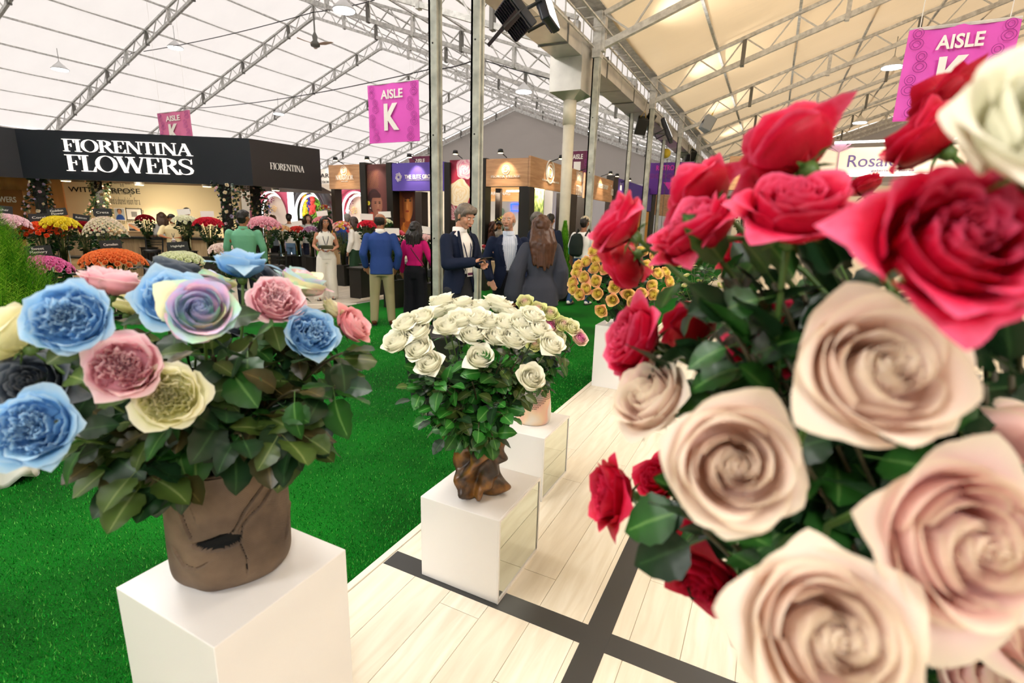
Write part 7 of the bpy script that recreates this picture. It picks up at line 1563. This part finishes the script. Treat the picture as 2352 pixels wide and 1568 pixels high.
far(428, 476, 13.6, 1.76, (-5, 3), 'man with short grey hair and beard in a black T-shirt behind the ivory roses', skin='c08e74', hairc='77726c', top=('tee', cg('black_tee', '202127')), leg=('trousers', '22242c'), extras=('beard',))
far(627, 494, 14.6, 1.64, (-20, 8), 'woman with long light brown hair in a grey-blue blazer below the pink arch', skin='c99a80', hairc='6a4a32', hair='long', top=('jacket', cg('greyblue', '8a98a8')), leg=('trousers', '17171c'), fem=True)
far(663, 494, 14.0, 1.68, (-16, 14), 'person in a cream top and blue jeans beside the glowing light strip', skin='b98263', hairc='2a1f1a', hair='short', top=('blouse', cg('cream_top', 'e6e0d2')), leg=('trousers', cg('light_jeans', '6f8fae')))
far(707, 492, 14.4, 1.68, (-4, 4), 'woman with brown hair in a striped blouse before the green flower wall', skin='c99a80', hairc='4a3020', hair='long', top=('blouse', stripes('striped_blouse', 'ecebe4', '6f7f7c', 14)), leg=('trousers', '1c2030'), fem=True)
far(690, 500, 16.5, 1.55, (-12, 20), 'woman with dark hair behind the bright red roses on the plinth', skin='b98263', hairc='3a2018', hair='long', top=('shirt', cg('wine', '8a2040')), leg=('trousers', '1c2030'), fem=True)
far(797, 489, 12.9, 1.72, (-14, 15), 'man with grey hair in a royal blue shirt behind the blue blazer', skin='b98263', hairc='77726c', top=('polo', cg('royal', '2c4a90')), leg=('trousers', '1c1c22'))
far(814, 496, 12.0, 1.64, (-18, 8), 'woman with glasses in a loose white blouse and long green skirt', skin='c99a80', hairc='3a2a22', hair='long', top=('blouse', cg('white_blouse', 'efece4')), leg=('wide', cg('dark_green', '26402c')), fem=True, extras=('glasses',))
far(1231, 482, 9.0, 1.80, (2, 9), 'man with short grey hair in a dark suit behind the woman in slate grey', skin='c08e74', hairc='6a6560', top=('jacket', cg('dark_suit', '1a2236')), leg=('trousers', '15161c'))
far(1264, 490, 10.3, 1.80, (-4, 20), 'dark-haired man in a dark suit left of the drain pipe', skin='b98263', hairc='17120f', top=('jacket', cg('dark_suit', '1a2236')), leg=('trousers', '15161c'))
far(1148, 503, 14.6, 1.64, (-5, 3), 'seated-looking man in a pale checked shirt inside the corner booth', skin='a8653f', hairc='17120f', top=('shirt', cg('pale_check', 'd9cfc4')), leg=('trousers', '22242c'), head=(.3, 0, 0), extras=('lanyard',))
far(1130, 503, 13.6, 1.62, (-2, 14), 'woman with dark red-brown hair in a brown top inside the corner booth', skin='b98263', hairc='3a1c12', hair='long', top=('shirt', cg('brown_top', '3c2218')), leg=('trousers', '22242c'), fem=True)
far(1000, 492, 15.0, 1.66, (-2, 9), 'dark-clothed visitor behind the left steel post', skin='b98263', hairc='1c1512', hair='short', top=('shirt', cg('navy_plain', '20283c')), leg=('trousers', '22242c'))
far(760, 498, 16.5, 1.62, (-2, 9), 'distant visitor between the black arch and the wooden sign', skin='b98263', hairc='1c1512', hair='long', top=('shirt', cg('dull_rose', 'a85a60')), leg=('trousers', '22242c'), fem=True)
p, (t, hd, wr, ht, s) = far(1343, 495, 9.9, 1.76, (-2.4, 18), 'man in a white T-shirt, beige cap and blue jeans with a black backpack', skin='8f5f44', hairc='1c1512', hair='short', top=('tee', cg('white_tee', 'eceae6')), leg=('trousers', cg('jeans', '2a4468')), shoe='e9e6e0', extras=('cap',), legs={('k', -1): (-.12, .0, .49), ('a', -1): (-.16, -.16, .1), ('k', 1): (.1, .1, .49), ('a', 1): (.1, .12, .085)})
bp_ = MB(); loft(bp_, [(.98*s, .08*s, .05*s, 0, -.21*s), (1.02*s, .13*s, .085*s, 0, -.21*s), (1.2*s, .145*s, .10*s, 0, -.21*s), (1.36*s, .12*s, .08*s, 0, -.19*s), (1.42*s, .06*s, .04*s, 0, -.17*s)]); bk = fuse(bp_, 'backpack', cloth('backpack_black', '1b2420'), t, .014, 3); bk.location.x = -.05
for sd in (-1, 1): MB().tube([Vector((sd*.1, -.13, 1.38))*s, Vector((sd*.12, -.02, 1.5))*s, Vector((sd*.13, .12, 1.36))*s, Vector((sd*.14, .06, 1.12))*s], .018, 6).obj('backpack_strap', M_black, t, True)
MB().lathe([(.03, 0), (.03, .16), (.015, .19), (.015, .22)], 12).obj('bottle', mat('teal_bottle', '3fae9c', .3), t, True, (-.17*s, -.22*s, 1.02*s))
bpy.data.scenes.remove(TMP)
